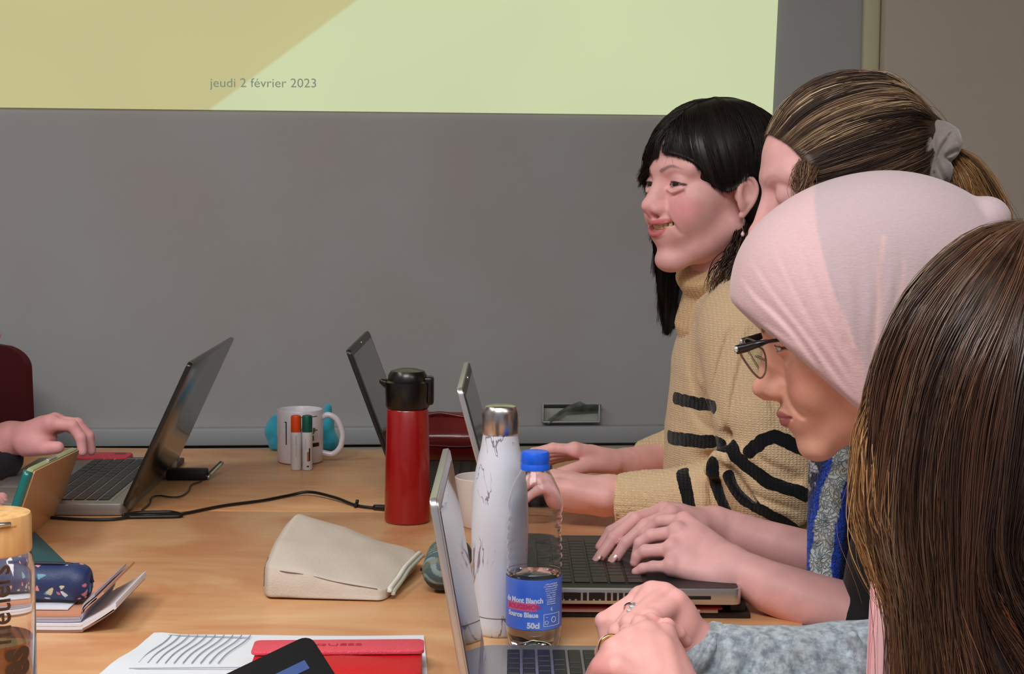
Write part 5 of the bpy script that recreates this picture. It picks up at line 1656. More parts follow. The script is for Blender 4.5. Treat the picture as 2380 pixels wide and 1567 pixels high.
# hair of the striped-sweater woman: black bob with swept fringe
hc_, hr_ = (-0.012, 0, 0.040), (0.107, 0.086, 0.092)
he = hellip(hc_, hr_)
def hairA():
    s = SDF((-0.16, -0.12, -0.24), (0.12, 0.12, 0.16), 0.0032)
    s.ell(hc_, (0.102, 0.081, 0.087), k=0.01)
    s.ell((0.122, 0.0, -0.050), (0.112, 0.10, 0.098), k=0.006, mode='sub')
    for y in (1, -1): s.ell((0.002, y * 0.09, -0.012), (0.024, 0.036, 0.036), k=0.006, mode='sub')
    s.ell((0.020, 0.085, -0.055), (0.052, 0.05, 0.070), k=0.010, mode='sub')
    s.ell((0.020, -0.085, -0.055), (0.052, 0.05, 0.070), k=0.010, mode='sub')
    for y in (1, -1):
        s.chain([(-0.045, y * 0.055, 0.0), (-0.055, y * 0.055, -0.09)], [0.030, 0.026], k=0.02)
    s.chain([(-0.075, 0, 0.0), (-0.070, 0, -0.09)], [0.035, 0.035], k=0.02)
    V, Q = s.mesh(); return xf(V, MA), Q, np.tile(lin((14, 10, 10)), (len(V), 1))
V, Q, C = hairA()
hairA_o = npmesh('hair', V, Q, m_hair, A_, cols=C, wc=True)
blk = ((20, 14, 14), (14, 10, 10), (30, 22, 20), (24, 18, 16), (40, 28, 24))
part = [(0.070, 0.012, 0.118), (0.055, 0.012, 0.125), (0.03, 0.012, 0.135), (0.0, 0.010, 0.14), (-0.04, 0.008, 0.135), (-0.07, 0.005, 0.12), (-0.09, 0.0, 0.10)]
GL = [he(part[0], (0.103, 0.018, 0.060)), he(part[1], (0.094, 0.048, 0.054), lift=0.02), he(part[1], (0.076, 0.068, 0.040), lift=0.02),
      he(part[2], (0.054, 0.082, 0.006), lift=0.01), he(part[2], (0.034, 0.086, -0.004)), he(part[3], (0.016, 0.088, 0.004)), he(part[3], (-0.002, 0.088, 0.020)), he(part[4], (-0.020, 0.088, 0.020))]
hair_sheet('hair_locks', [W3(MA, g) for g in GL], m_hair, A_, n=3600, steps=16, r=0.0005, spread=0.0016, cols=blk, seed=3, thick=0.003, wave=0.0010, tip=0.25, fly=0.002, clump=0.5)
GL2 = [he(part[3], (-0.014, 0.088, 0.030)) + [np.array((-0.026, 0.088, 0.010)), np.array((-0.034, 0.082, -0.03)), np.array((-0.044, 0.074, -0.08))],
      he(part[4], (-0.040, 0.088, 0.010)) + [np.array((-0.055, 0.078, -0.04)), np.array((-0.06, 0.07, -0.10))],
      he(part[5], (-0.075, 0.06, 0.0)) + [np.array((-0.075, 0.06, -0.05)), np.array((-0.07, 0.055, -0.11))],
      he(part[6], (-0.105, 0.02, 0.0)) + [np.array((-0.095, 0.02, -0.05)), np.array((-0.085, 0.02, -0.11))],
      he(part[6], (-0.105, -0.02, 0.0)) + [np.array((-0.095, -0.02, -0.05)), np.array((-0.085, -0.02, -0.11))]]
hair_sheet('hair_locks', [W3(MA, g) for g in GL2], m_hair, A_, n=1800, steps=16, r=0.0006, spread=0.0018, cols=blk, seed=33, thick=0.003, wave=0.0012, tip=0.25, fly=0.002, clump=0.5)
GR = [he(part[0], (0.104, 0.004, 0.058)), he(part[0], (0.102, -0.022, 0.040)) + [np.array((0.094, -0.036, 0.028))], he(part[1], (0.092, -0.052, 0.034)) + [np.array((0.084, -0.056, 0.016))],
      he(part[2], (0.050, -0.082, 0.02)) + [np.array((0.052, -0.086, -0.01))], he(part[3], (0.012, -0.09, 0.02)) + [np.array((0.02, -0.088, -0.05)), np.array((0.035, -0.078, -0.12)), np.array((0.045, -0.072, -0.19))],
      he(part[4], (-0.03, -0.088, 0.0)) + [np.array((-0.02, -0.085, -0.06)), np.array((0.0, -0.078, -0.13)), np.array((0.02, -0.070, -0.195))],
      he(part[5], (-0.075, -0.06, 0.0)) + [np.array((-0.06, -0.065, -0.06)), np.array((-0.05, -0.06, -0.12))]]
hair_sheet('hair_locks', [W3(MA, g) for g in GR], m_hair, A_, n=2400, steps=18, r=0.0005, spread=0.0018, cols=blk, seed=4, thick=0.003, wave=0.0016, tip=0.25, fly=0.004)
# loose brown ends over the collar
Gx = [[P(1722, 500, 2.37), P(1700, 560, 2.345), P(1668, 610, 2.335), P(1650, 668, 2.335)], [P(1735, 520, 2.36), P(1715, 575, 2.335), P(1690, 620, 2.325), P(1668, 672, 2.32)],
      [P(1750, 520, 2.36), P(1735, 590, 2.325), P(1712, 640, 2.31), P(1690, 700, 2.305)]]
hair_sheet('loose_hair', Gx, m_hair, A_, n=90, steps=16, r=0.0008, spread=0.0022, cols=((60, 36, 26), (84, 54, 34), (30, 20, 18)), seed=8, base=False, wave=0.005, tip=0.2)
# dark lock hanging below the chin on the far side
Gy = [[P(1560, 560, 2.50), P(1548, 620, 2.50), P(1552, 690, 2.49), P(1568, 752, 2.47)], [P(1585, 560, 2.49), P(1572, 620, 2.49), P(1574, 690, 2.48), P(1582, 748, 2.46)],
      [P(1615, 570, 2.48), P(1600, 625, 2.48), P(1598, 690, 2.47), P(1600, 735, 2.45)]]
hair_sheet('hair_locks', Gy, m_hair, A_, n=420, steps=16, r=0.0009, spread=0.002, cols=blk, seed=9, thick=0.006, wave=0.002, tip=0.25, fly=0.02)

# sweater
def knit_mat(name, band=False):
    k = NT(name); b = k.b
    at = k.n('ShaderNodeAttribute', attribute_name='Col'); tc = k.n('ShaderNodeTexCoord')
    st = k.n('ShaderNodeAttribute', attribute_name='stripe')
    b.inputs['Roughness'].default_value = 0.92; b.inputs['Sheen Weight'].default_value = 0.25; b.inputs['Specular IOR Level'].default_value = 0.15
    n1 = k.n('ShaderNodeTexNoise', i_Scale=260.0, i_Detail=2.0); k.l(tc.outputs['Object'], n1.inputs[0])
    w1 = k.n('ShaderNodeTexWave', wave_type='BANDS', bands_direction='X', i_Scale=62.0, i_Distortion=2.5); w1.inputs['Detail Scale'].default_value = 4.0
    w2 = k.n('ShaderNodeTexWave', wave_type='BANDS', bands_direction='Z', i_Scale=95.0, i_Distortion=4.0); w2.inputs['Detail Scale'].default_value = 6.0
    k.l(tc.outputs['Object'], w1.inputs[0]); k.l(tc.outputs['Object'], w2.inputs[0])
    vo = k.n('ShaderNodeMath', operation='MULTIPLY'); k.l(w1.outputs['Fac'], vo.inputs[0]); k.l(w2.outputs['Fac'], vo.inputs[1])
    wob = k.n('ShaderNodeMath', operation='MULTIPLY_ADD'); wob.inputs[1].default_value = 0.0022; 
    n2 = k.n('ShaderNodeTexNoise', i_Scale=200.0); k.l(tc.outputs['Object'], n2.inputs[0])
    k.l(n2.outputs['Fac'], wob.inputs[0]); k.l(st.outputs['Fac'], wob.inputs[2])
    lt = k.n('ShaderNodeMapRange'); lt.inputs['From Min'].default_value = 0.0009; lt.inputs['From Max'].default_value = 0.0013
    k.l(wob.outputs[0], lt.inputs[0])
    mx = k.n('ShaderNodeMix', data_type='RGBA'); mx.inputs[6].default_value = rgb((17, 18, 22))
    mm = k.n('ShaderNodeMix', data_type='RGBA', blend_type='MULTIPLY'); mm.inputs[0].default_value = 0.75
    cr = k.n('ShaderNodeValToRGB'); e = cr.color_ramp.elements; e[0].position = 0.0; e[0].color = (0.80, 0.74, 0.66, 1); e[1].position = 0.45; e[1].color = (1.06, 1.05, 1.02, 1)
    k.l(vo.outputs[0], cr.inputs[0]); k.l(at.outputs['Color'], mm.inputs[6]); k.l(cr.outputs[0], mm.inputs[7])
    k.l(lt.outputs[0], mx.inputs[0]); k.l(mm.outputs[2], mx.inputs[7]); k.l(mx.outputs[2], b.inputs['Base Color'])
    ad = k.n('ShaderNodeMath', operation='ADD'); k.l(n1.outputs['Fac'], ad.inputs[0]); k.l(vo.outputs[0], ad.inputs[1])
    bp = k.n('ShaderNodeBump'); bp.inputs['Strength'].default_value = 0.55; bp.inputs['Distance'].default_value = 0.0022
    k.l(ad.outputs[0], bp.inputs['Height']); k.l(bp.outputs[0], b.inputs['Normal'])
    return k.m
m_knit = knit_mat('beige_knit')

def snap(V, pts, tol=9, n=None):
    """put a drawn line onto the nearest visible skin of a mesh: each pixel point -> 3-D surface point"""
    uv, dep = project(V); out = []
    for (x, y) in (pts if n is None else [tuple(q) for q in spline([(a, b, 0) for a, b in pts], n)[:, :2]]):
        d = np.hypot(uv[:, 0] - x, uv[:, 1] - y); m = d < tol
        if not m.any(): continue
        i = np.where(m)[0]; i = i[np.argsort(dep[i])[:4]]
        out.append(V[i].mean(0))
    return out

def sweaterA():
    s = SDF((0.10, 2.08, 0.62), (0.66, 2.76, 1.20), 0.0034)
    # torso
    s.chain([P(1735, 735, 2.44), P(1752, 860, 2.45), P(1752, 1000, 2.46), P(1760, 1300, 2.47)], [0.085, 0.125, 0.135, 0.15], k=0.05)
    s.cone(P(1745, 745, 2.34), P(1712, 740, 2.53), 0.070, 0.060, k=0.05)
    # near arm
    s.chain([P(1765, 790, 2.30), P(1800, 960, 2.26), P(1812, 1100, 2.25)], [0.085, 0.088, 0.080], k=0.03)
    s.chain([P(1812, 1125, 2.25), P(1700, 1150, 2.28), P(1560, 1160, 2.31), P(1446, 1162, 2.325)], [0.062, 0.056, 0.043, 0.0375], k=0.02)
    # far arm
    s.chain([P(1690, 790, 2.56), P(1650, 920, 2.58), P(1628, 1020, 2.60)], [0.064, 0.054, 0.048], k=0.03)
    s.chain([P(1612, 1035, 2.60), P(1520, 1068, 2.56), P(1470, 1078, 2.525)], [0.042, 0.036, 0.028], k=0.015)
    # folds
    folds = [([(1655, 1090), (1690, 1045), (1760, 1085), (1860, 1130)], 0.012, 2.215), ([(1690, 1075), (1730, 1140), (1800, 1180), (1850, 1205)], 0.013, 2.20),
             ([(1640, 800), (1650, 900), (1690, 1000)], 0.010, 2.335), ([(1740, 1055), (1790, 1040), (1850, 1065)], 0.010, 2.195),
             ([(1660, 1110), (1672, 1160), (1700, 1210)], 0.011, 2.235), ([(1700, 1100), (1715, 1160), (1760, 1210)], 0.010, 2.21),
             ([(1700, 720), (1650, 820), (1640, 880)], 0.009, 2.33)]
    for pl, r_, D_ in folds:
        s.chain([tuple(P(x, y, D_)) for x, y in [tuple(q[:2]) for q in spline([(a, b, 0) for a, b in pl], 8)]], r_, k=0.016)
    for pl, r_, D_ in [([(1680, 1030), (1700, 1010), (1730, 1030)], 0.008, 2.22), ([(1668, 1085), (1700, 1100), (1745, 1150), (1830, 1195)], 0.0055, 2.195),
                       ([(1690, 840), (1680, 930), (1690, 1010)], 0.012, 2.275), ([(1620, 1090), (1650, 1150), (1660, 1215)], 0.006, 2.245),
                       ([(1600, 1060), (1640, 1070), (1690, 1050)], 0.010, 2.36), ([(1665, 760), (1700, 860), (1690, 900)], 0.007, 2.30), ([(1720, 1055), (1770, 1090), (1850, 1115)], 0.005, 2.175)]:
        s.chain([tuple(P(x, y, D_)) for x, y in [tuple(q[:2]) for q in spline([(a, b, 0) for a, b in pl], 8)]], r_, k=0.014, mode='sub')
    s.plane(P(1434, 1160, 2.325), (P(1434, 1160, 2.325) - P(1560, 1160, 2.31)), k=0.006)
    V, Q = s.mesh()
    V = relax(V, Q, 1, 0.5)
    V = V + 0.0018 * vnoise(V, 55, 5)[:, None] * np.array([0.6, 1, 0.6])
    V = crease(V, [([(1700, 760), (1672, 850), (1660, 930), (1690, 1010)], 0.006, 7, 0.004), ([(1745, 760), (1720, 860), (1700, 960), (1700, 1030)], 0.005, 8, 0.004),
                   ([(1690, 1040), (1720, 1120), (1770, 1160), (1860, 1190)], 0.005, 7, 0.004), ([(1735, 1030), (1780, 1075), (1850, 1100)], 0.004, 7, 0.003), ([(1640, 1100), (1660, 1160), (1680, 1220)], 0.004, 6, 0.003),
                   ([(1600, 940), (1640, 990), (1690, 1010)], 0.004, 8, 0.002), ([(1790, 780), (1780, 880), (1810, 980)], 0.004, 9, 0.003), ([(1615, 770), (1605, 850), (1620, 930)], 0.004, 7, 0.003)])
    # cuff ribs
    for (a, b_, n_) in ((P(1434, 1160, 2.325), P(1585, 1160, 2.31), 46), (P(1455, 1080, 2.525), P(1540, 1062, 2.57), 34)):
        a = np.array(a); b2 = np.array(b_); ax = (b2 - a); L_ = np.linalg.norm(ax); ax /= L_
        t = (V - a) @ ax; d = V - a - t[:, None] * ax; rr = np.linalg.norm(d, axis=1)
        m_ = np.clip((L_ - t) / 0.01, 0, 1) * (rr < 0.052) * (t > -0.02)
        an = np.arctan2(d[:, 2], d @ np.cross(ax, [0, 0, 1]))
        V = V + (m_ * 0.0014 * np.sin(an * n_ ) / np.maximum(rr, 1e-4))[:, None] * d
    # black stripes
    dist = np.full(len(V), 1.0)
    stripes = [([(1562, 926), (1600, 936), (1652, 946)], 0.0092), ([(1548, 1016), (1610, 1026), (1684, 1034)], 0.0100), ([(1738, 1046), (1768, 1028), (1800, 1016), (1835, 1032), (1900, 1052)], 0.0092),
               ([(1694, 1030), (1712, 1068), (1750, 1098), (1800, 1122), (1880, 1156)], 0.0092), ([(1652, 1078), (1656, 1115), (1672, 1160), (1694, 1224)], 0.0092),
               ([(1700, 1104), (1712, 1150), (1750, 1182), (1800, 1208), (1850, 1240)], 0.0100), ([(1582, 1092), (1590, 1140), (1604, 1200), (1608, 1226)], 0.0095)]
    for pl, w_ in stripes:
        sp3 = snap(V, pl, n=14)
        if len(sp3) > 1:
            d, t = segdist(V, sp3); dist = np.minimum(dist, d - w_)
    C = np.tile(lin((238, 210, 172)), (len(V), 1))
    return V, Q, C, dist + 0.0
V, Q, C, st = sweaterA()
swA = npmesh('sweater', V, Q, m_knit, A_, cols=C, wc=True, attrs={'stripe': st})
# turtleneck collar
s = SDF(*bounds([P(1660, 600, 2.42), P(1700, 720, 2.44)], 0.10), 0.0025)
s.chain([P(1668, 606, 2.415), P(1690, 660, 2.43), P(1700, 730, 2.44)], [0.058, 0.064, 0.085], k=0.02)
s.chain([P(1662, 612, 2.412), P(1672, 622, 2.418)], [0.062, 0.062], k=0.008)
axn = (P(1655, 588, 2.41) - P(1690, 660, 2.43)).normalized()
s.plane(P(1662, 600, 2.41) , axn, k=0.008)
V, Q = s.mesh()
a = np.array(P(1690, 660, 2.43)); ax = np.array(axn); t = (V - a) @ ax; d = V - a - t[:, None] * ax; rr = np.linalg.norm(d, axis=1)
u_ = np.cross(ax, [0, 1, 0]); u_ /= np.linalg.norm(u_); v_ = np.cross(ax, u_)
an = np.arctan2(d @ u_, d @ v_); V = V + (0.0012 * np.sin(an * 52) / np.maximum(rr, 1e-3))[:, None] * d
npmesh('collar', V, Q, m_knit, A_, cols=np.tile(lin((228, 194, 150)), (len(V), 1)), wc=True, attrs={'stripe': np.ones(len(V))})
tr = mat('dark_trousers', (30, 32, 42), 0.9)
def legs_cloth(root, pts, rs, name='trousers'):
    s = SDF(*bounds(pts, 0.16), 0.010); 
    s.chain(pts, rs, k=0.03); V, Q = s.mesh(); return npmesh(name, V, Q, tr, root, wc=True)
s = SDF((-0.05, 2.2, 0.06), (0.62, 2.72, 0.72), 0.011)
for y_ in (2.36, 2.56):
    s.chain([(0.44, y_, 0.52), (0.10, y_, 0.51), (0.11, y_, 0.10)], [0.105, 0.075, 0.058], k=0.03)
s.cone((0.46, 2.38, 0.56), (0.46, 2.54, 0.56), 0.13, 0.13, k=0.03)
V, Q = s.mesh(); npmesh('trousers', V, Q, tr, A_, wc=True)
def PL0(pl, D, n=8):
    return [P(q[0], q[1], D) for q in spline([(a, b2, 0) for a, b2 in pl], n)]
# ------------------------------------------------------------------ woman with the ponytail, typing
B_ = empty('person', (0.50, 2.0, 0.0), 'woman with highlighted ponytail, black top and blue crochet scarf typing on the silver laptop', 'person')
skinB = (238, 182, 180)
MB_ = head_matrix(1968, 452, 1.97, 88, -12, 0, 1.04)
V, Q, C = build_head(0.0022, skinB, browk=0.22, eye_open=0.0, brow=(150, 110, 90), lashes=False, lip=(190, 100, 100), cheek_col=(226, 130, 130), mz=0.0)
headB = (xf(V, MB_), Q, C)
wB = P(1705, 1322, 1.872)
knB = [P(1590, 1212, 1.925), P(1574, 1238, 1.905), P(1562, 1278, 1.888), P(1562, 1318, 1.872)]
fgB = [[P(1535, 1212, 1.945), P(1500, 1240, 1.955), P(1488, 1272, 1.955)],
       [P(1515, 1246, 1.920), P(1488, 1264, 1.925), P(1480, 1290, 1.925)],
       [P(1500, 1282, 1.895), P(1482, 1294, 1.900), P(1476, 1308, 1.900)],
       [P(1518, 1318, 1.876), P(1494, 1322, 1.880), P(1478, 1330, 1.882)]]
thB = [P(1650, 1310, 1.90), P(1590, 1300, 1.935), P(1560, 1305, 1.955)]
def bB1(s):
    hand_sdf(s, wB, knB, fgB, thB, wr=0.026, fr=0.0085, palm=0.0125)
    s.chain([wB, P(1790, 1365, 1.85), P(1900, 1405, 1.83), P(2010, 1440, 1.81)], [0.0245, 0.030, 0.034, 0.037], k=0.012)
    for kn_ in knB[1:]:
        s.ell(Vector(kn_) + Vector((0, 0, 0.004)), 0.0085, k=0.005)
lo, hi = bounds([wB, P(2010, 1440, 1.81)] + knB + [q for f in fgB for q in f], 0.05)
LHB = skin_part(lo, hi, 0.0017, bB1, skinB)
wB2 = P(1665, 1222, 2.03)
knB2 = [P(1560, 1196, 1.985), P(1548, 1188, 2.010), P(1545, 1186, 2.035), P(1548, 1190, 2.055)]
fgB2 = [[P(1500, 1222, 1.965), P(1455, 1262, 1.955), P(1424, 1308, 1.950)],
        [P(1478, 1208, 1.985), P(1425, 1252, 1.965), P(1388, 1304, 1.955)],
        [P(1470, 1206, 2.03), P(1420, 1236, 2.02), P(1395, 1272, 2.015)],
        [P(1490, 1206, 2.06), P(1450, 1232, 2.06), P(1432, 1262, 2.05)]]
thB2 = [P(1620, 1232, 2.00), P(1575, 1250, 1.985), P(1548, 1270, 1.990)]
def bB2(s):
    hand_sdf(s, wB2, knB2, fgB2, thB2, wr=0.026, fr=0.0088, palm=0.0125)
    s.chain([wB2, P(1760, 1255, 2.02), P(1880, 1292, 2.0), P(1990, 1330, 1.99)], [0.024, 0.027, 0.031, 0.034], k=0.012)
lo, hi = bounds([wB2, P(1990, 1330, 1.99)] + knB2 + [q for f in fgB2 for q in f], 0.05)
RHB = skin_part(lo, hi, 0.0017, bB2, skinB)
def bB3(s):
    s.chain([MB_ @ Vector((-0.02, 0, -0.05)), P(2060, 720, 1.98), P(2100, 900, 2.0), P(2110, 1400, 2.0), (0.50, 2.0, 0.50)], [0.050, 0.052, 0.09, 0.09, 0.11], k=0.03)
    s.chain([P(2090, 830, 1.98), P(2110, 850, 1.86), P(2112, 1200, 1.83), P(2055, 1420, 1.815), P(2010, 1440, 1.81)], [0.045, 0.035, 0.030, 0.034, 0.036], k=0.02)
    s.chain([P(2070, 800, 1.98), P(2060, 830, 2.12), P(2030, 1150, 2.06), P(1990, 1330, 1.99)], [0.05, 0.045, 0.04, 0.034], k=0.02)
TBB = skin_part((0.3, 1.68, 0.4), (0.66, 2.25, 1.30), 0.008, bB3, skinB)
V, Q, C = join_geo([headB, LHB, RHB, TBB])
# pinker knuckles and fingertips
for p in knB + [f[-1] for f in fgB] + [f[-1] for f in fgB2] + knB2:
    C = paint(C, blob(V, p, 0.014, 1.0) * 0.45, (232, 140, 142))
npmesh('body', V, Q, m_skin, B_, cols=C, wc=True)
nail(B_, P(1386, 1299, 1.950) + Vector((-0.001, -0.0035, 0.0045)), (-0.35, -0.35, 0.85), P(1388, 1304, 1.955) - P(1425, 1252, 1.965))
nail(B_, P(1420, 1304, 1.944) + Vector((0, -0.003, 0.0045)), (-0.3, -0.5, 0.8), P(1424, 1308, 1.950) - P(1455, 1262, 1.955))

m_blackcloth = mat('black_jersey', (18, 18, 24), 0.85, bump=(300, 0.3), sheen=0.15)
def topB():
    s = SDF((0.24, 1.68, 0.44), (0.70, 2.26, 1.10), 0.005)
    s.chain([P(2085, 790, 1.98), P(2105, 950, 2.0), P(2088, 1200, 2.0), P(2085, 1420, 2.0), (0.50, 2.0, 0.52)], [0.075, 0.105, 0.104, 0.110, 0.14], k=0.04)
    s.chain([P(2090, 820, 1.95), P(2110, 850, 1.85), P(2110, 1200, 1.82), P(2066, 1400, 1.815), P(2020, 1444, 1.812)], [0.065, 0.06, 0.058, 0.054, 0.045], k=0.03)
    s.chain([P(2080, 820, 2.02), P(2070, 850, 2.12), P(2060, 1150, 2.07), P(1960, 1318, 1.995)], [0.065, 0.055, 0.05, 0.038], k=0.03)
    V, Q = s.mesh(); V = V + 0.002 * vnoise(V, 40, 9)[:, None] * np.array([1, 1, 0.5]); return V, Q
V, Q = topB(); npmesh('top', V, Q, m_blackcloth, B_, wc=True)
k = NT('crochet'); b = k.b
at = k.n('ShaderNodeAttribute', attribute_name='Col'); tc = k.n('ShaderNodeTexCoord')
vo = k.n('ShaderNodeTexVoronoi', i_Scale=150.0, feature='DISTANCE_TO_EDGE'); n1 = k.n('ShaderNodeTexNoise', i_Scale=60.0)
va = k.n('ShaderNodeMix', data_type='VECTOR'); va.inputs[0].default_value = 0.04; k.l(tc.outputs['Object'], n1.inputs[0]); k.l(tc.outputs['Object'], va.inputs[4]); k.l(n1.outputs['Color'], va.inputs[5]); k.l(va.outputs[1], vo.inputs['Vector'])
mr = k.n('ShaderNodeMapRange'); mr.inputs['From Max'].default_value = 0.16; mr.inputs['To Min'].default_value = 0.6; mr.inputs['To Max'].default_value = 1.12
k.l(vo.outputs['Distance'], mr.inputs[0]); hs = k.n('ShaderNodeHueSaturation'); k.l(mr.outputs[0], hs.inputs['Value']); k.l(at.outputs['Color'], hs.inputs['Color']); k.l(hs.outputs[0], b.inputs['Base Color'])
bp = k.n('ShaderNodeBump'); bp.inputs['Strength'].default_value = 0.9; bp.inputs['Distance'].default_value = 0.003; k.l(mr.outputs[0], bp.inputs['Height']); k.l(bp.outputs[0], b.inputs['Normal'])
b.inputs['Roughness'].default_value = 0.95; b.inputs['Sheen Weight'].default_value = 0.3
m_croch = k.m
# crochet scarf: coloured knitted bands falling from the neck
def scarf():
    s = SDF(*bounds([P(1870, 1000, 1.9), P(2060, 640, 1.86), P(1870, 1400, 1.86), P(2040, 700, 2.0)], 0.06), 0.0022)
    s.chain([P(2075, 690, 1.90), P(2010, 800, 1.885), P(1955, 960, 1.90), P(1922, 1080, 1.905), P(1912, 1200, 1.90), P(1902, 1382, 1.893)], [0.020, 0.022, 0.022, 0.021, 0.018, 0.014], k=0.012)
    s.chain([P(2085, 700, 1.88), P(2040, 820, 1.875), P(1998, 960, 1.885), P(1966, 1080, 1.890), P(1950, 1200, 1.885), P(1930, 1384, 1.880)], [0.020, 0.022, 0.020, 0.018, 0.017, 0.014], k=0.012)
    s.chain([P(2020, 680, 1.93), P(1990, 760, 1.97), P(2010, 720, 2.03)], 0.03, k=0.02)
    s.chain([P(2085, 690, 1.90), P(2110, 670, 1.99), P(2060, 680, 2.06)], 0.03, k=0.02)
    V, Q = s.mesh()
    mid = np.array([tuple(p) for p in [P(2095, 690, 1.88), P(2020, 810, 1.86), P(1990, 960, 1.87), P(1962, 1060, 1.875), P(1930, 1160, 1.875), P(1915, 1260, 1.87), P(1905, 1390, 1.87)]])
    # offset across the scarf (metres) measured from its middle line
    zc = np.interp(-V[:, 2], -mid[:, 2], mid[:, 0]); off = V[:, 0] - zc
    C = np.tile(lin((30, 84, 224)), (len(V), 1))
    nn = vnoise(V, 420, 4, 2)
    cro = (np.abs(off + 0.001 * np.sin(V[:, 2] * 150)) < 0.0105)
    C[cro] = lin((214, 230, 234)); C = paint(C, cro * np.clip(nn * 0.8 + 0.1, 0, 0.8), (96, 132, 150)); C = paint(C, cro * np.clip(vnoise(V, 200, 6) * 0.5, 0, 0.4), (212, 196, 160))
    ed = (off < -0.0195); C = paint(C, ed.astype(float), (40, 50, 80)); C = paint(C, ed * (nn > 0.1), (196, 200, 206))
    C = paint(C, ((off >= -0.0195) & (off < -0.0160)) * 0.55, (16, 30, 86))
    C = paint(C, (off > 0.021).astype(float) * 0.8, (14, 20, 60))
    V = V + (0.0016 * cro * nn + 0.0012 * ed * nn)[:, None] * np.array([0.4, -0.9, 0.1])
    return V, Q, C
V, Q, C = scarf()
npmesh('scarf', V, Q, m_croch, B_, cols=C, wc=True)
# hair
hb = hellip((-0.012, 0, 0.040), (0.104, 0.083, 0.094))
s = SDF((-0.16, -0.12, -0.12), (0.12, 0.12, 0.16), 0.003)
s.ell((-0.014, 0, 0.040), (0.100, 0.079, 0.090), k=0.01); s.cone((-0.06, 0, 0.045), (-0.118, 0, 0.036), 0.05, 0.022, k=0.03)
s.ell((0.115, 0.0, -0.040), (0.078, 0.10, 0.125), k=0.010, mode='sub')
V, Q = s.mesh(); npmesh('hair', xf(V, MB_), Q, m_hair, B_, cols=np.tile(lin((62, 42, 32)), (len(V), 1)), wc=True)
tie = (-0.118, 0.0, 0.034)
def back(hp, m1, m2=None):
    g = hb(hp, m1, 6)
    return [np.array(q) for q in g] + [np.array(((m1[0] + tie[0]) / 2 - 0.006, m1[1] * 0.42, (m1[2] + tie[2]) / 2 + 0.006)), np.array(tie)]
HB = [back((0.074, -0.03, 0.080), (-0.075, -0.045, 0.095)), back((0.076, 0.0, 0.086), (-0.070, 0.0, 0.115)), back((0.074, 0.025, 0.082), (-0.075, 0.030, 0.105)), back((0.064, 0.050, 0.068), (-0.080, 0.048, 0.085)),
      back((0.055, 0.066, 0.046), (-0.078, 0.060, 0.062)), back((0.052, 0.072, 0.026), (-0.075, 0.064, 0.040)), back((0.036, 0.080, 0.0), (-0.075, 0.062, 0.018)), back((0.0, 0.082, -0.02), (-0.078, 0.055, -0.002)), back((-0.04, 0.072, -0.04), (-0.085, 0.035, -0.020))]
brn = ((84, 62, 50), (62, 46, 38), (108, 84, 66), (46, 34, 30), (132, 106, 84), (88, 66, 52))
hair_sheet('hair_locks', [W3(MB_, g) for g in HB], m_hair, B_, n=7000, steps=16, r=0.00038, spread=0.0016, cols=brn, seed=11, thick=0.002, wave=0.0012, tip=0.7, fly=0.004, clump=0.55, locks=12, relief=0.0012, root=0.2)
hair_sheet('highlighted_locks', [W3(MB_, g) for g in HB[:5]], m_hair, B_, n=900, steps=16, r=0.0004, spread=0.0022, cols=((186, 158, 122), (160, 132, 100), (208, 184, 150)), seed=12, base=False, wave=0.0016, tip=0.6, clump=0.7, locks=5, relief=0.0014, root=0.2)
HB2 = [[q * np.array([1, -1, 1]) for q in g] for g in HB[1:]]
hair_sheet('hair_locks', [W3(MB_, g) for g in HB2], m_hair, B_, n=700, steps=14, r=0.0009, spread=0.002, cols=brn, seed=13, thick=0.002, wave=0.001, tip=0.7)
# baby hair at the temple
GT = [[P(1858, 372, 1.905), P(1850, 400, 1.90), P(1846, 440, 1.90), P(1850, 470, 1.90)], [P(1880, 370, 1.90), P(1868, 410, 1.895), P(1862, 450, 1.89), P(1872, 480, 1.89)],
      [P(1905, 380, 1.90), P(1890, 410, 1.89), P(1886, 450, 1.885), P(1900, 485, 1.885)]]
hair_sheet('temple_hair', GT, m_hair, B_, n=130, steps=12, r=0.0004, spread=0.003, cols=((120, 88, 66), (94, 66, 50), (150, 116, 90)), seed=14, base=False, wave=0.004)
# ponytail
TP = MB_ @ Vector(tie)
PT = [[TP, P(2245, 372, 1.97), P(2292, 425, 1.97), P(2335, 500, 1.97), P(2352, 620, 1.97), P(2345, 740, 1.98)], [TP, P(2238, 385, 1.93), P(2270, 440, 1.925), P(2310, 520, 1.92), P(2330, 640, 1.92), P(2325, 760, 1.93)],
      [TP, P(2222, 410, 1.93), P(2240, 470, 1.92), P(2270, 550, 1.92), P(2290, 660, 1.92), P(2290, 760, 1.93)], [TP, P(2205, 420, 1.96), P(2215, 490, 1.96), P(2240, 570, 1.96), P(2260, 680, 1.96), P(2262, 760, 1.96)],
      [TP, P(2222, 400, 2.0), P(2250, 460, 2.01), P(2280, 540, 2.01), P(2300, 650, 2.01), P(2300, 750, 2.0)], [TP, P(2245, 372, 1.98), P(2292, 425, 1.985), P(2335, 500, 1.985), P(2350, 620, 1.985), P(2345, 740, 1.985)]]
hair_sheet('ponytail', PT, m_hair, B_, n=3600, steps=20, r=0.0004, spread=0.004, cols=((110, 76, 48), (146, 104, 62), (74, 50, 36), (176, 130, 78)), seed=15, thick=0.006, wave=0.003, tip=0.4, fly=0.02)
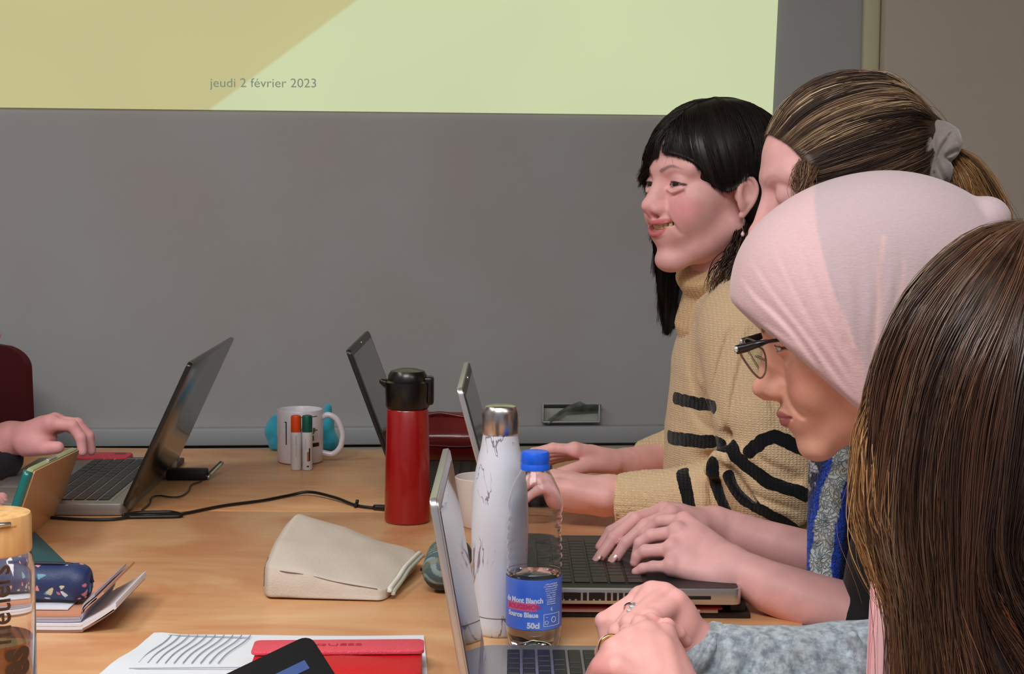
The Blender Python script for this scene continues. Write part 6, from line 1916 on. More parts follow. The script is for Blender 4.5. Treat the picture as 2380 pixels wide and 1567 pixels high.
# scrunchie
s = SDF(*bounds([P(2176, 362, 1.93)], 0.068), 0.0016)
cS = np.array(P(2176, 362, 1.95))
for i in range(30):
    a0, a1 = i * 2 * math.pi / 30, (i + 1) * 2 * math.pi / 30
    def rp(a):
        rr = 0.0205 + 0.002 * math.sin(a * 5)
        return cS + np.array([0.012 * math.sin(a * 3 + 1) + 0.004 * math.cos(a), rr * math.cos(a), rr * 1.15 * math.sin(a)])
    s.cone(rp(a0), rp(a1), 0.0140 + 0.003 * math.sin(a0 * 4), 0.0140 + 0.003 * math.sin(a1 * 4), k=0.006)
s.ell(P(2150, 372, 1.925), (0.016, 0.016, 0.030), k=0.010); s.ell(P(2200, 340, 1.925), (0.016, 0.016, 0.017), k=0.010); s.ell(P(2184, 398, 1.925), (0.012, 0.014, 0.016), k=0.010)
for pl in ([(2164, 300), (2170, 350), (2150, 400), (2146, 425)], [(2214, 318), (2186, 350), (2176, 378), (2196, 425)], [(2138, 312), (2128, 360), (2134, 405)], [(2222, 352), (2198, 372), (2228, 385)]):
    s.chain(PL0(pl, 1.9065), 0.0042, k=0.006, mode='sub')
V, Q = s.mesh(); V = V + 0.0010 * vnoise(V, 160, 21)[:, None]
uv, dep = project(V); uv3 = np.concatenate([uv, np.zeros((len(uv), 1))], 1)
for pl, dp, w_ in (([(2166, 298), (2172, 340), (2156, 390), (2150, 425)], 0.0065, 5), ([(2212, 312), (2190, 345), (2180, 378), (2200, 425)], 0.0060, 5), ([(2140, 310), (2130, 355), (2136, 405)], 0.003, 5),
                   ([(2226, 350), (2200, 366), (2230, 384)], 0.005, 4.5), ([(2196, 302), (2222, 330)], 0.003, 4), ([(2172, 402), (2178, 425)], 0.004, 3)):
    d_, t_ = segdist(uv3, [q for q in spline([(a, b2, 0) for a, b2 in pl], 12)])
    V[:, 1] += dp * np.exp(-(d_ / w_) ** 2) * (dep < 1.975)
npmesh('scrunchie', V, Q, mat('grey_velvet', (140, 130, 124), 0.75, sheen=0.6, bump=(500, 0.3)), B_, wc=True)
s = SDF((0.02, 1.72, 0.05), (0.70, 2.2, 0.72), 0.011)
for y_ in (1.90, 2.08):
    s.chain([(0.50, y_, 0.53), (0.14, y_, 0.53), (0.15, y_, 0.10)], [0.105, 0.075, 0.058], k=0.03)
s.cone((0.50, 1.92, 0.56), (0.50, 2.06, 0.56), 0.13, 0.13, k=0.03)
V, Q = s.mesh(); npmesh('trousers', V, Q, tr, B_, wc=True)

# ------------------------------------------------------------------ woman in the pink headscarf
C_ = empty('person', (0.55, 1.6, 0.0), 'woman in a pale pink headscarf, cat-eye glasses and grey sleeves, looking down over clasped hands', 'person')
skinC = (236, 176, 152)
DC = 1.62
MC = head_matrix(2006, 778, DC, 97, -18, 0, 1.0)
V, Q, C = build_head(0.0015, skinC, lipth=0.78, lip=(182, 108, 106), cheek_col=(228, 150, 136), brow=(50, 36, 34), eye_open=0.0022, ears=False, nose=0.9, mz=0.001)
headC = (xf(V, MC), Q, C)
eyes(C_, MC, (0.9, 0, -0.45))
C_brow = None
# clasped hands: the far hand on top, the near hand below and in front
skinC2 = (238, 178, 172)
wC1 = P(1612, 1500, 1.545)
knC1 = [P(1572, 1402, 1.530), P(1544, 1384, 1.535), P(1514, 1380, 1.540), P(1486, 1392, 1.548)]
fgC1 = [[P(1512, 1440, 1.492), P(1500, 1478, 1.490), P(1520, 1500, 1.500)],
        [P(1466, 1452, 1.486), P(1462, 1490, 1.486), P(1480, 1508, 1.500)],
        [P(1438, 1472, 1.492), P(1440, 1506, 1.492), P(1460, 1520, 1.506)],
        [P(1404, 1444, 1.530), P(1412, 1490, 1.525), P(1430, 1510, 1.525)]]
def bC1(s):
    hand_sdf(s, wC1, knC1, fgC1, None, wr=0.027, fr=0.0102, palm=0.0118)
    s.ell(P(1540, 1450, 1.535), (0.026, 0.022, 0.022), k=0.012); s.ell(P(1470, 1460, 1.530), (0.024, 0.018, 0.020), k=0.008); s.ell(P(1580, 1460, 1.535), (0.016, 0.022, 0.026), k=0.010)
    for q_ in knC1: s.ell(Vector(q_) + Vector((0, -0.003, 0.004)), 0.0085, k=0.003)
    s.chain([wC1, P(1640, 1524, 1.545), P(1700, 1552, 1.545), P(1860, 1566, 1.545)], [0.024, 0.022, 0.024, 0.026], k=0.008)
lo, hi = bounds([wC1, P(1860, 1560, 1.54)] + knC1 + [q for f in fgC1 for q in f], 0.05)
H1 = skin_part(lo, hi, 0.0014, bC1, skinC2)
wC2 = P(1565, 1650, 1.415)
knC2 = [P(1432, 1512, 1.432), P(1466, 1490, 1.440), P(1504, 1474, 1.448), P(1544, 1478, 1.456)]
fgC2 = [[P(1412, 1500, 1.458), P(1402, 1518, 1.474), P(1412, 1536, 1.480)],
        [P(1462, 1472, 1.468), P(1470, 1476, 1.484), P(1480, 1494, 1.492)],
        [P(1488, 1452, 1.462), P(1512, 1444, 1.474), P(1540, 1456, 1.480)],
        [P(1550, 1456, 1.472), P(1576, 1472, 1.480), P(1594, 1492, 1.486)]]
thC2 = [P(1500, 1590, 1.412), P(1436, 1552, 1.412), P(1396, 1556, 1.425), P(1376, 1584, 1.435)]
def bC2(s):
    hand_sdf(s, wC2, knC2, fgC2, thC2, wr=0.029, fr=0.0088, palm=0.0125)
    s.ell(P(1505, 1545, 1.436), (0.030, 0.016, 0.024), k=0.014); s.ell(P(1430, 1556, 1.436), (0.020, 0.016, 0.020), k=0.012)
    for q_ in knC2: s.ell(Vector(q_) + Vector((0, -0.002, 0.003)), 0.0085, k=0.004)
    for (x0, y0, x1, y1) in ((1508, 1490, 1545, 1600), (1546, 1496, 1572, 1600), (1468, 1508, 1520, 1600)):      # tendons
        s.cone(P(x0, y0, 1.430), P(x1, y1, 1.400), 0.0045, 0.0035, k=0.008)
    s.chain([P(1505, 1550, 1.438), wC2, P(1660, 1770, 1.40)], [0.028, 0.028, 0.032], k=0.014)
lo, hi = bounds([wC2, P(1660, 1770, 1.40)] + knC2 + [q for f in fgC2 for q in f] + thC2, 0.05)
H2 = skin_part(lo, hi, 0.0014, bC2, skinC2)
def bC3(s):
    s.chain([MC @ Vector((-0.02, 0, -0.05)), P(2170, 1010, 1.62), P(2330, 1200, 1.62), P(2380, 1700, 1.62)], [0.050, 0.055, 0.09, 0.10], k=0.03)
    s.chain([P(2330, 1200, 1.62), P(2330, 1240, 1.73), P(2160, 1560, 1.60), P(1860, 1562, 1.54)], [0.05, 0.04, 0.034, 0.029], k=0.02)
    s.chain([P(2330, 1200, 1.62), P(2330, 1250, 1.50), P(2180, 1800, 1.41), P(1860, 1850, 1.40), P(1660, 1770, 1.40)], [0.045, 0.035, 0.032, 0.030, 0.028], k=0.02)
TBC = skin_part((0.15, 1.30, 0.58), (0.68, 1.86, 1.22), 0.008, bC3, skinC2)
V, Q, C = join_geo([headC, H1, H2, TBC])
for p in knC2 + knC1:
    C = paint(C, blob(V, p, 0.013, 1.0) * 0.35, (240, 186, 178))
for p in [f[1] for f in fgC1]:
    C = paint(C, blob(V, p, 0.010, 0.8) * 0.5, (206, 104, 112))
C = paint(C, blob(V, P(1400, 1552, 1.42), 0.020, 1.0) * 0.6, (214, 118, 120))
npmesh('body', V, Q, m_skin, C_, cols=C, wc=True)
def ring(c, axis, R, r, m, nme='ring'):
    axis = Vector(axis).normalized(); u = axis.orthogonal().normalized(); v = axis.cross(u)
    pts = [Vector(c) + u * (R * math.cos(a)) + v * (R * math.sin(a)) for a in np.linspace(0, 2 * math.pi, 25)]
    V, Q = tubes(np.array([[tuple(p) for p in pts]]), np.full((1, 25), r), 8)
    return npmesh(nme, V, Q, m, C_, wc=True)
m_gold = mat('gold', (214, 180, 110), 0.22, 1.0)
rg_ = ring(P(1476, 1426, 1.516), P(1438, 1472, 1.492) - P(1514, 1380, 1.540), 0.0118, 0.0010, m_chrome)
for dx, dz in ((1470, 1411), (1464, 1420)):
    q_ = P(dx, dz, 1.5035)
    s = SDF(*bounds([q_], 0.008), 0.0007); s.ell(q_, (0.0034, 0.0024, 0.0022), k=0.001); V, Q = s.mesh(); npmesh('stone', V, Q, mat('ring_stone', (236, 236, 240), 0.08, 0.6), rg_, wc=True)
ring(P(1421, 1505, 1.446), P(1412, 1500, 1.458) - P(1432, 1512, 1.432), 0.0108, 0.0016, m_gold)

# headscarf
m_scarf = None
k = NT('pink_chiffon'); b = k.b
at = k.n('ShaderNodeAttribute', attribute_name='Col'); tc = k.n('ShaderNodeTexCoord')
mp = k.n('ShaderNodeMapping'); mp.inputs['Scale'].default_value = (1.0, 1.0, 2.6)
wv = k.n('ShaderNodeTexNoise', i_Scale=240.0, i_Detail=3.0); k.l(tc.outputs['Object'], mp.inputs[0]); k.l(mp.outputs[0], wv.inputs[0])
mr = k.n('ShaderNodeMapRange'); mr.inputs['From Min'].default_value = 0.3; mr.inputs['From Max'].default_value = 0.7; mr.inputs['To Min'].default_value = 0.96; mr.inputs['To Max'].default_value = 1.03
hs = k.n('ShaderNodeHueSaturation'); k.l(wv.outputs['Fac'], mr.inputs[0]); k.l(mr.outputs[0], hs.inputs['Value']); k.l(at.outputs['Color'], hs.inputs['Color']); k.l(hs.outputs[0], b.inputs['Base Color'])
b.inputs['Roughness'].default_value = 0.85; b.inputs['Sheen Weight'].default_value = 0.35; b.inputs['Specular IOR Level'].default_value = 0.2
bp = k.n('ShaderNodeBump'); bp.inputs['Strength'].default_value = 0.25; bp.inputs['Distance'].default_value = 0.0015; k.l(wv.outputs['Fac'], bp.inputs['Height']); k.l(bp.outputs[0], b.inputs['Normal'])
m_scarf = k.m
def PL(pl, D, n=8):
    return [P(q[0], q[1], D) for q in spline([(a, b2, 0) for a, b2 in pl], n)]
def headscarf():
    s = SDF((0.17, 1.46, 0.88), (0.56, 1.78, 1.30), 0.0026)
    ctr = P(2010, 650, DC); sc_ = 3800 / DC
    R = Matrix.Rotation(math.radians(22), 3, 'Y')
    s.ell(P(1948, 672, DC), (0.1065, 0.098, 0.099), k=0.01)
    s.ell(P(2035, 590, DC), (0.096, 0.090, 0.080), k=0.022)
    s.ell(P(2120, 645, DC), (0.108, 0.090, 0.094), k=0.03)
    s.ell(P(1960, 800, DC), (0.090, 0.094, 0.10), k=0.04)
    # wrap under the chin and down the neck
    s.chain([P(2010, 900, DC), P(2090, 980, DC), P(2180, 1080, DC)], [0.078, 0.082, 0.095], k=0.04)
    s.ell(P(2290, 510, 1.60), (0.024, 0.032, 0.023), k=0.003)
    # face opening
    a = P(1716, 716, DC); b2 = P(2005, 968, DC); d = (b2 - a); nrm = Vector((-(-d.z), 0, -d.x)).normalized()
    nrm = Vector((d.z, 0, -d.x)).normalized()
    if nrm.x > 0: nrm = -nrm
    s.plane(a, nrm, k=0.005)
    V, Q = s.mesh(); V = relax(V, Q, 2, 0.5)
    uv, dep = project(V)
    # pleat relief, fading upwards: fans out of the corner of the opening
    ox, oy = 2040, 1010
    ang = np.arctan2(uv[:, 0] - ox, oy - uv[:, 1]); rad = np.hypot(uv[:, 0] - ox, uv[:, 1] - oy)
    amp = np.clip((rad - 110) / 120, 0, 1) * np.clip((460 - rad) / 260, 0, 1) * (dep < DC + 0.0)
    V = V + (0.0015 * amp * (np.sin(ang * 46 + 2 * np.sin(rad / 80)) + 0.6 * np.sin(ang * 83)))[:, None] * np.array([0, -1, 0.1])
    V = crease(V, [([(1722, 640), (1760, 690), (1810, 735), (1860, 790), (1910, 862)], 0.0040, 4, 0.0028), ([(1745, 600), (1800, 680), (1870, 770), (1930, 850), (1990, 930)], 0.0028, 4, 0.002),
                   ([(1800, 570), (1850, 680), (1915, 790), (1985, 890)], 0.0026, 4, 0.002), ([(1860, 580), (1900, 690), (1950, 790), (2000, 870)], 0.0022, 4, 0.0018), ([(1925, 620), (1960, 720), (2010, 840)], 0.0022, 4, 0.0018),
                   ([(1712, 690), (1750, 735), (1800, 765), (1860, 805)], 0.0022, 5, 0.002), ([(1985, 640), (2005, 740), (2030, 830)], 0.002, 4, 0.0015), ([(2050, 545), (2044, 650), (2036, 780)], 0.002, 3, 0.0022), ([(2101, 600), (2100, 650), (2096, 700)], 0.0015, 3, 0.0015)])
    V = relax(V, Q, 3, 0.5)
    # colour: the double layer over the crown is greyer; two pale fold lines
    C = np.tile(lin((218, 184, 188)), (len(V), 1))
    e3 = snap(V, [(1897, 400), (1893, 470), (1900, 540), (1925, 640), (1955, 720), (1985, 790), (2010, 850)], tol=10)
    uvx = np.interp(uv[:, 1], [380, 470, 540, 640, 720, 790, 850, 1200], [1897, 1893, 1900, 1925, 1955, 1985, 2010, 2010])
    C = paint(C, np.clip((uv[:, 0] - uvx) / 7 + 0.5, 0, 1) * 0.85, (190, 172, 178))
    for pl, w_ in (([(2052, 548), (2045, 640), (2038, 760), (2036, 860)], 0.0040), ([(2101, 604), (2100, 640), (2098, 680)], 0.003), ([(1960, 720), (1975, 790), (1990, 850)], 0.002)):
        sp3 = snap(V, pl, n=8)
        if len(sp3) > 1:
            d_, t = segdist(V, sp3); C = paint(C, np.clip((w_ - d_) / 0.004, 0, 1) * 0.6, (232, 194, 190))
    return V, Q, C
V, Q, C = headscarf()
npmesh('headscarf', V, Q, m_scarf, C_, cols=C, wc=True)
# raised overlap of the scarf edge along the face
for pl, r_, D_ in (([(1712, 700), (1735, 745), (1790, 783), (1868, 832), (1905, 858)], 0.0042, 1.553), ([(1800, 722), (1850, 782), (1902, 856), (1950, 910), (2008, 972)], 0.0040, 1.545)):
    pass
# drape hanging in front
dr = []
for (x0, x1, y, D_) in ((2060, 2140, 980, 1.555), (2048, 2125, 1120, 1.530), (2030, 2110, 1290, 1.495), (2022, 2098, 1420, 1.470), (2012, 2090, 1640, 1.455)):
    ring_ = []
    for t in np.linspace(0, 1, 16):
        p = P(x0 + (x1 - x0) * t, y, D_ + 0.008 * math.sin(t * 9.5 + 0.6) + 0.012 * (t - 0.5) ** 2); ring_.append(p)
    ring_ += [p + Vector((0, 0.004, 0)) for p in ring_[::-1]]
    dr.append(ring_)
dv = []
for i in range(len(dr[0])):
    dv.append(spline([r_[i] for r_ in dr], 16))
rings = [[dv[i][j] for i in range(len(dv))] for j in range(16)]
o = loft('scarf_drape', rings, mat('pink_drape', (232, 182, 186), 0.8, sheen=0.3, noise=(30, 0.4), col2=(220, 166, 172)), C_, wc=True)

# cat-eye glasses
Mi = np.array(MC.inverted())
out = [(1716, 806, 1.566), (1724, 799, 1.570), (1750, 803, 1.585), (1772, 812, 1.600), (1780, 838, 1.604), (1778, 866, 1.602), (1768, 879, 1.596), (1754, 870, 1.588), (1737, 848, 1.578), (1723, 826, 1.569)]
near_l = [MC.inverted() @ P(x, y, d) for x, y, d in out]
gl = empty('glasses', MC @ Vector((0.09, 0, 0))); gl.parent = C_; gl.matrix_basis = pbasis(C_).inverted() @ Matrix.Translation(MC @ Vector((0.09, 0, 0)))
m_frame = mat('rim_metal', (150, 132, 124), 0.3, 0.6); kk = NT('lens'); kk.b.inputs['Base Color'].default_value = (0.84, 0.88, 0.82, 1); kk.b.inputs['Transmission Weight'].default_value = 1.0; kk.b.inputs['Roughness'].default_value = 0.0; kk.b.inputs['IOR'].default_value = 1.12
for sgn in (1, -1):
    L3 = [MC @ Vector((p.x - 0.006 * (sgn < 0), sgn * p.y, p.z - 0.009 * (sgn < 0))) for p in near_l]
    cl = [tuple(p) for p in L3] + [tuple(L3[0])]
    tube('rim', cl, 0.0011, m_frame, gl, n=50, sides=8, wc=True)
    cc_ = sum(L3, Vector()) / len(L3)
    sp3 = [Vector(q) for q in spline(cl, 40)[:-1]]
    nrm = (sp3[0] - cc_).cross(sp3[10] - cc_).normalized() * 0.0006
    V = [cc_ + nrm, cc_ - nrm] + [p + nrm for p in sp3] + [p - nrm for p in sp3]; n = len(sp3)
    pyd('lens', V, [(0, 2 + i, 2 + (i + 1) % n) for i in range(n)] + [(1, 2 + n + (i + 1) % n, 2 + n + i) for i in range(n)] + [(2 + i, 2 + n + i, 2 + n + (i + 1) % n, 2 + (i + 1) % n) for i in range(n)], kk.m, gl, wc=True)
    arm = [MC.inverted() @ P(x, y, d) for x, y, d in ((1713, 813, 1.560), (1735, 808, 1.555), (1764, 799, 1.549), (1785, 794, 1.552), (1815, 790, 1.572))]
    arm = [MC @ Vector((p.x - 0.006 * (sgn < 0), sgn * p.y, p.z - 0.009 * (sgn < 0))) for p in arm]
    tube('temple_arm', arm, [0.0048, 0.0046, 0.0034, 0.0020, 0.0018], m_lidb, gl, n=24, sides=8, wc=True)
    hq = arm[0] + Vector((-0.001, -0.003 * sgn, 0.0005))
    s = SDF(*bounds([hq], 0.009), 0.0008); s.ell(hq, (0.0026, 0.0026, 0.0032), k=0.001); V, Q = s.mesh(); npmesh('rhinestone', V, Q, mat('rhinestone', (240, 240, 244), 0.05, 0.7), gl, wc=True)
tube('bridge', [MC @ Vector((near_l[4].x, near_l[4].y, near_l[4].z)), MC @ Vector((near_l[4].x + 0.008, 0, near_l[4].z + 0.004)), MC @ Vector((near_l[4].x - 0.006, -near_l[4].y, near_l[4].z - 0.009))], 0.0013, m_frame, gl, n=16, sides=8, wc=True)

# grey jumper
k = NT('grey_marl'); b = k.b; tc = k.n('ShaderNodeTexCoord')
n1 = k.n('ShaderNodeTexNoise', i_Scale=110.0, i_Detail=5.0, i_Roughness=0.7); k.l(tc.outputs['Object'], n1.inputs[0])
cr = k.n('ShaderNodeValToRGB'); e = cr.color_ramp.elements; e[0].position = 0.36; e[0].color = rgb((120, 134, 146)); e[1].position = 0.62; e[1].color = rgb((186, 200, 208))
k.l(n1.outputs['Fac'], cr.inputs[0]); k.l(cr.outputs[0], b.inputs['Base Color']); b.inputs['Roughness'].default_value = 0.9; b.inputs['Sheen Weight'].default_value = 0.3
bp = k.n('ShaderNodeBump'); bp.inputs['Strength'].default_value = 0.3; bp.inputs['Distance'].default_value = 0.002; k.l(n1.outputs['Fac'], bp.inputs['Height']); k.l(bp.outputs[0], b.inputs['Normal'])
m_marl = k.m
def jumperC():
    s = SDF((0.13, 1.25, 0.55), (0.72, 1.88, 1.12), 0.0038)
    s.chain([P(2330, 1130, 1.62), P(2350, 1350, 1.62), P(2380, 1700, 1.62)], [0.09, 0.125, 0.13], k=0.04)
    s.chain([P(1616, 1520, 1.545), P(1700, 1556, 1.54), P(1860, 1568, 1.54), P(2060, 1560, 1.56), P(2240, 1460, 1.62), P(2330, 1200, 1.68)], [0.031, 0.043, 0.047, 0.050, 0.055, 0.06], k=0.015)
    s.chain([P(1580, 1668, 1.412), P(1680, 1790, 1.40), P(1860, 1850, 1.40), P(2180, 1800, 1.41), P(2330, 1230, 1.50)], [0.036, 0.042, 0.050, 0.056, 0.06], k=0.015)
    for pl, D_ in (([(1700, 1452), (1740, 1500), (1735, 1560)], 1.505), ([(1800, 1460), (1850, 1520), (1865, 1570)], 1.502), ([(1880, 1470), (1905, 1530), (1960, 1560)], 1.500), ([(1940, 1450), (1960, 1500), (2000, 1530)], 1.51), ([(1650, 1470), (1665, 1520), (1650, 1570)], 1.512)):
        s.chain(PL(pl, D_), 0.0055, k=0.010, mode='sub')
    for pl, D_ in (([(1766, 1490), (1800, 1515), (1810, 1560)], 1.512), ([(1850, 1492), (1880, 1520), (1920, 1560)], 1.510), ([(1980, 1480), (1995, 1510), (2010, 1560)], 1.512), ([(1690, 1500), (1700, 1525), (1690, 1570)], 1.520)):
        s.chain(PL(pl, D_), 0.006, k=0.012)
    ax1 = (P(1608, 1520, 1.622) - P(1700, 1530, 1.622))
    s.plane(P(1604, 1516, 1.622), ax1 , k=0.004) if False else None
    # open the cuff round the wrist
    s.cone(P(1585, 1500, 1.55), P(1632, 1522, 1.545), 0.030, 0.024, k=0.003, mode='sub')
    V, Q = s.mesh(); V = V + 0.0016 * vnoise(V, 60, 31)[:, None]; return V, Q
V, Q = jumperC(); jc = npmesh('jumper', V, Q, m_marl, C_, wc=True)
ring(P(1622, 1516, 1.545), P(1700, 1556, 1.54) - P(1612, 1500, 1.545), 0.0300, 0.0045, m_marl, 'cuff')
ring(P(1632, 1521, 1.545), P(1700, 1556, 1.54) - P(1612, 1500, 1.545), 0.0310, 0.0050, m_marl, 'cuff')
s = SDF((0.05, 1.35, 0.05), (0.72, 1.85, 0.72), 0.012)
for y_ in (1.52, 1.70):
    s.chain([(0.52, y_, 0.53), (0.14, y_, 0.53), (0.15, y_, 0.10)], [0.105, 0.075, 0.058], k=0.03)
s.cone((0.52, 1.54, 0.56), (0.52, 1.68, 0.56), 0.13, 0.13, k=0.03)
V, Q = s.mesh(); npmesh('trousers', V, Q, tr, C_, wc=True)

# ------------------------------------------------------------------ nearest woman: long brown hair
D_ = empty('person', (0.55, 1.15, 0.0), 'nearest woman at the right edge, long glossy brown hair hiding her face, light grey top', 'person')
MD = head_matrix(2440, 905, 1.21, 100, -12, 0, 0.96)
V, Q, C = build_head(0.0030, (222, 158, 136), lip=(180, 96, 96))
headD = (xf(V, MD), Q, C)
def bD(s):
    s.chain([MD @ Vector((-0.02, 0, -0.05)), P(2470, 1180, 1.20), P(2500, 1400, 1.20)], [0.048, 0.052, 0.06], k=0.03)
    s.chain([P(2500, 1400, 1.20), P(2560, 1900, 1.20)], [0.06, 0.10], k=0.03)
    s.ell(P(2430, 1420, 1.16), (0.055, 0.05, 0.045), k=0.03)
TBD = skin_part((0.25, 1.00, 0.75), (0.62, 1.36, 1.18), 0.006, bD, (206, 134, 104))
V, Q, C = join_geo([headD, TBD]); npmesh('body', V, Q, m_skin, D_, cols=C, wc=True)
eyes(D_, MD, (1, 0, -0.3))
s = SDF((-0.16, -0.13, -0.20), (0.13, 0.13, 0.17), 0.004)
s.ell((-0.012, 0, 0.040), (0.100, 0.081, 0.090), k=0.01); s.ell((0.130, 0.0, -0.045), (0.105, 0.09, 0.095), k=0.010, mode='sub'); s.chain([(-0.06, 0.045, 0), (-0.06, -0.045, 0), (-0.06, 0, -0.15)], 0.045, k=0.03)
V, Q = s.mesh(); npmesh('hair', xf(V, MD), Q, m_hair, D_, cols=np.tile(lin((48, 34, 28)), (len(V), 1)), wc=True)
def topD():
    s = SDF((0.22, 0.86, 0.42), (0.78, 1.50, 1.05), 0.006)
    s.chain([P(2500, 1590, 1.23), P(2560, 1800, 1.22), (0.55, 1.2, 0.5)], [0.085, 0.13, 0.14], k=0.05)
    s.cone(P(2450, 1590, 1.165), P(2480, 1560, 1.30), 0.055, 0.065, k=0.05)
    s.chain([P(2440, 1600, 1.165), P(2440, 2100, 1.12), P(2100, 2300, 1.10)], [0.055, 0.05, 0.04], k=0.03)
    V, Q = s.mesh(); V = V + 0.003 * vnoise(V, 35, 41)[:, None]; return V, Q
V, Q = topD(); npmesh('top', V, Q, mat('light_grey_knit', (190, 190, 186), 0.9, noise=(200, 0.8), col2=(140, 142, 140), bump=(400, 0.5), sheen=0.3), D_, wc=True)
def GP(l): return [P(x, y, d) for x, y, d in l]
GD = [GP([(2372, 520, 1.19), (2285, 536, 1.16), (2200, 590, 1.14), (2125, 670, 1.13), (2070, 770, 1.125), (2035, 880, 1.12), (2018, 1000, 1.12), (2008, 1110, 1.12), (1998, 1195, 1.12), (2010, 1262, 1.12), (2052, 1340, 1.115), (2085, 1430, 1.11), (2094, 1520, 1.11), (2096, 1660, 1.11)]),
      GP([(2376, 523, 1.175), (2300, 560, 1.135), (2215, 640, 1.11), (2140, 740, 1.10), (2092, 850, 1.095), (2066, 960, 1.095), (2052, 1080, 1.095), (2050, 1200, 1.095), (2066, 1290, 1.09), (2090, 1370, 1.09), (2105, 1460, 1.09), (2112, 1550, 1.09), (2112, 1660, 1.09)]),
      GP([(2382, 526, 1.165), (2325, 590, 1.12), (2252, 690, 1.095), (2190, 800, 1.085), (2150, 910, 1.08), (2128, 1030, 1.078), (2120, 1150, 1.078), (2126, 1260, 1.078), (2140, 1350, 1.078), (2148, 1440, 1.078), (2152, 1540, 1.078), (2150, 1660, 1.078)]),
      GP([(2388, 530, 1.160), (2352, 620, 1.11), (2296, 740, 1.085), (2244, 850, 1.075), (2212, 960, 1.07), (2195, 1080, 1.068), (2190, 1200, 1.068), (2192, 1300, 1.068), (2200, 1400, 1.068), (2210, 1490, 1.068), (2214, 1570, 1.068), (2216, 1660, 1.068)]),
      GP([(2396, 534, 1.158), (2384, 650, 1.105), (2340, 780, 1.08), (2298, 890, 1.07), (2272, 1000, 1.066), (2258, 1120, 1.064), (2252, 1240, 1.064), (2252, 1340, 1.064), (2262, 1430, 1.066), (2285, 1510, 1.068), (2310, 1570, 1.07), (2330, 1660, 1.07)])]
GD2 = [GP([(2372, 590, 1.145), (2330, 640, 1.112), (2300, 760, 1.085), (2280, 880, 1.075), (2262, 1000, 1.070), (2255, 1130, 1.068), (2250, 1260, 1.068), (2246, 1340, 1.070), (2262, 1430, 1.07), (2288, 1510, 1.07), (2330, 1600, 1.07)]),
       GP([(2398, 560, 1.150), (2392, 660, 1.108), (2362, 780, 1.082), (2336, 900, 1.072), (2318, 1020, 1.066), (2305, 1150, 1.064), (2296, 1270, 1.064), (2300, 1370, 1.066), (2325, 1460, 1.07), (2370, 1540, 1.07), (2420, 1620, 1.07)]),
       GP([(2402, 560, 1.150), (2398, 660, 1.108), (2370, 780, 1.082), (2345, 900, 1.072), (2326, 1020, 1.066), (2312, 1150, 1.064), (2304, 1262, 1.064), (2334, 1340, 1.066), (2376, 1410, 1.07), (2420, 1480, 1.07), (2470, 1560, 1.07)]),
       GP([(2420, 560, 1.150), (2430, 670, 1.108), (2416, 790, 1.085), (2396, 910, 1.073), (2380, 1040, 1.066), (2362, 1160, 1.064), (2345, 1270, 1.066), (2368, 1370, 1.068), (2410, 1450, 1.07), (2450, 1540, 1.07), (2490, 1620, 1.07)]),
       GP([(2445, 565, 1.150), (2480, 690, 1.108), (2490, 820, 1.09), (2480, 950, 1.08), (2460, 1080, 1.075), (2430, 1200, 1.072), (2410, 1290, 1.072), (2430, 1380, 1.075), (2470, 1460, 1.075), (2510, 1540, 1.08), (2540, 1620, 1.08)]),
       GP([(2470, 570, 1.155), (2530, 700, 1.125), (2570, 850, 1.12), (2580, 1000, 1.12), (2570, 1130, 1.12), (2540, 1240, 1.11), (2520, 1340, 1.11), (2530, 1420, 1.11), (2550, 1500, 1.12), (2570, 1580, 1.12), (2590, 1660, 1.12)]),
       GP([(2480, 572, 1.20), (2580, 700, 1.20), (2650, 850, 1.20), (2670, 1000, 1.20), (2665, 1130, 1.20), (2650, 1240, 1.20), (2640, 1340, 1.20), (2640, 1420, 1.20), (2640, 1500, 1.20), (2640, 1580, 1.20), (2640, 1660, 1.20)]),
       GP([(2470, 566, 1.24), (2560, 690, 1.28), (2610, 850, 1.30), (2620, 1000, 1.30), (2615, 1130, 1.30), (2600, 1240, 1.29), (2590, 1340, 1.29), (2590, 1420, 1.29), (2590, 1500, 1.29), (2590, 1580, 1.29), (2590, 1660, 1.29)]),
       GP([(2420, 548, 1.25), (2430, 640, 1.32), (2420, 800, 1.33), (2410, 950, 1.33), (2400, 1080, 1.33), (2400, 1200, 1.32), (2400, 1290, 1.32), (2400, 1380, 1.32), (2400, 1460, 1.32), (2400, 1540, 1.32), (2400, 1620, 1.32)]),
       GP([(2372, 540, 1.24), (2290, 620, 1.30), (2220, 760, 1.31), (2180, 900, 1.31), (2160, 1030, 1.31), (2160, 1150, 1.30), (2160, 1260, 1.30), (2160, 1360, 1.30), (2160, 1450, 1.30), (2160, 1540, 1.30), (2160, 1620, 1.30)])]
brD = ((58, 38, 30), (44, 29, 24), (70, 46, 36), (88, 60, 46), (36, 24, 21), (62, 42, 33))
m_hairD = mat('brown_hair', (50, 34, 26), 0.33, attr=True, spec=0.55)
hair_sheet('hair_locks', GD, m_hairD, D_, n=7500, steps=26, r=0.00036, spread=0.0024, cols=((88, 58, 43), (68, 45, 34), (104, 72, 53), (54, 37, 30), (78, 52, 39)), seed=21, thick=0.003, wave=0.0026, tip=0.6, fly=0.010, clump=0.5, flyr=0.8, locks=9, relief=0.0030)
hair_sheet('hair_locks', GD2[:2], m_hairD, D_, n=2200, steps=24, r=0.00036, spread=0.0022, cols=brD, seed=22, thick=0.003, wave=0.0026, tip=0.5, fly=0.012, clump=0.5, flyr=0.8, locks=9, relief=0.0030)
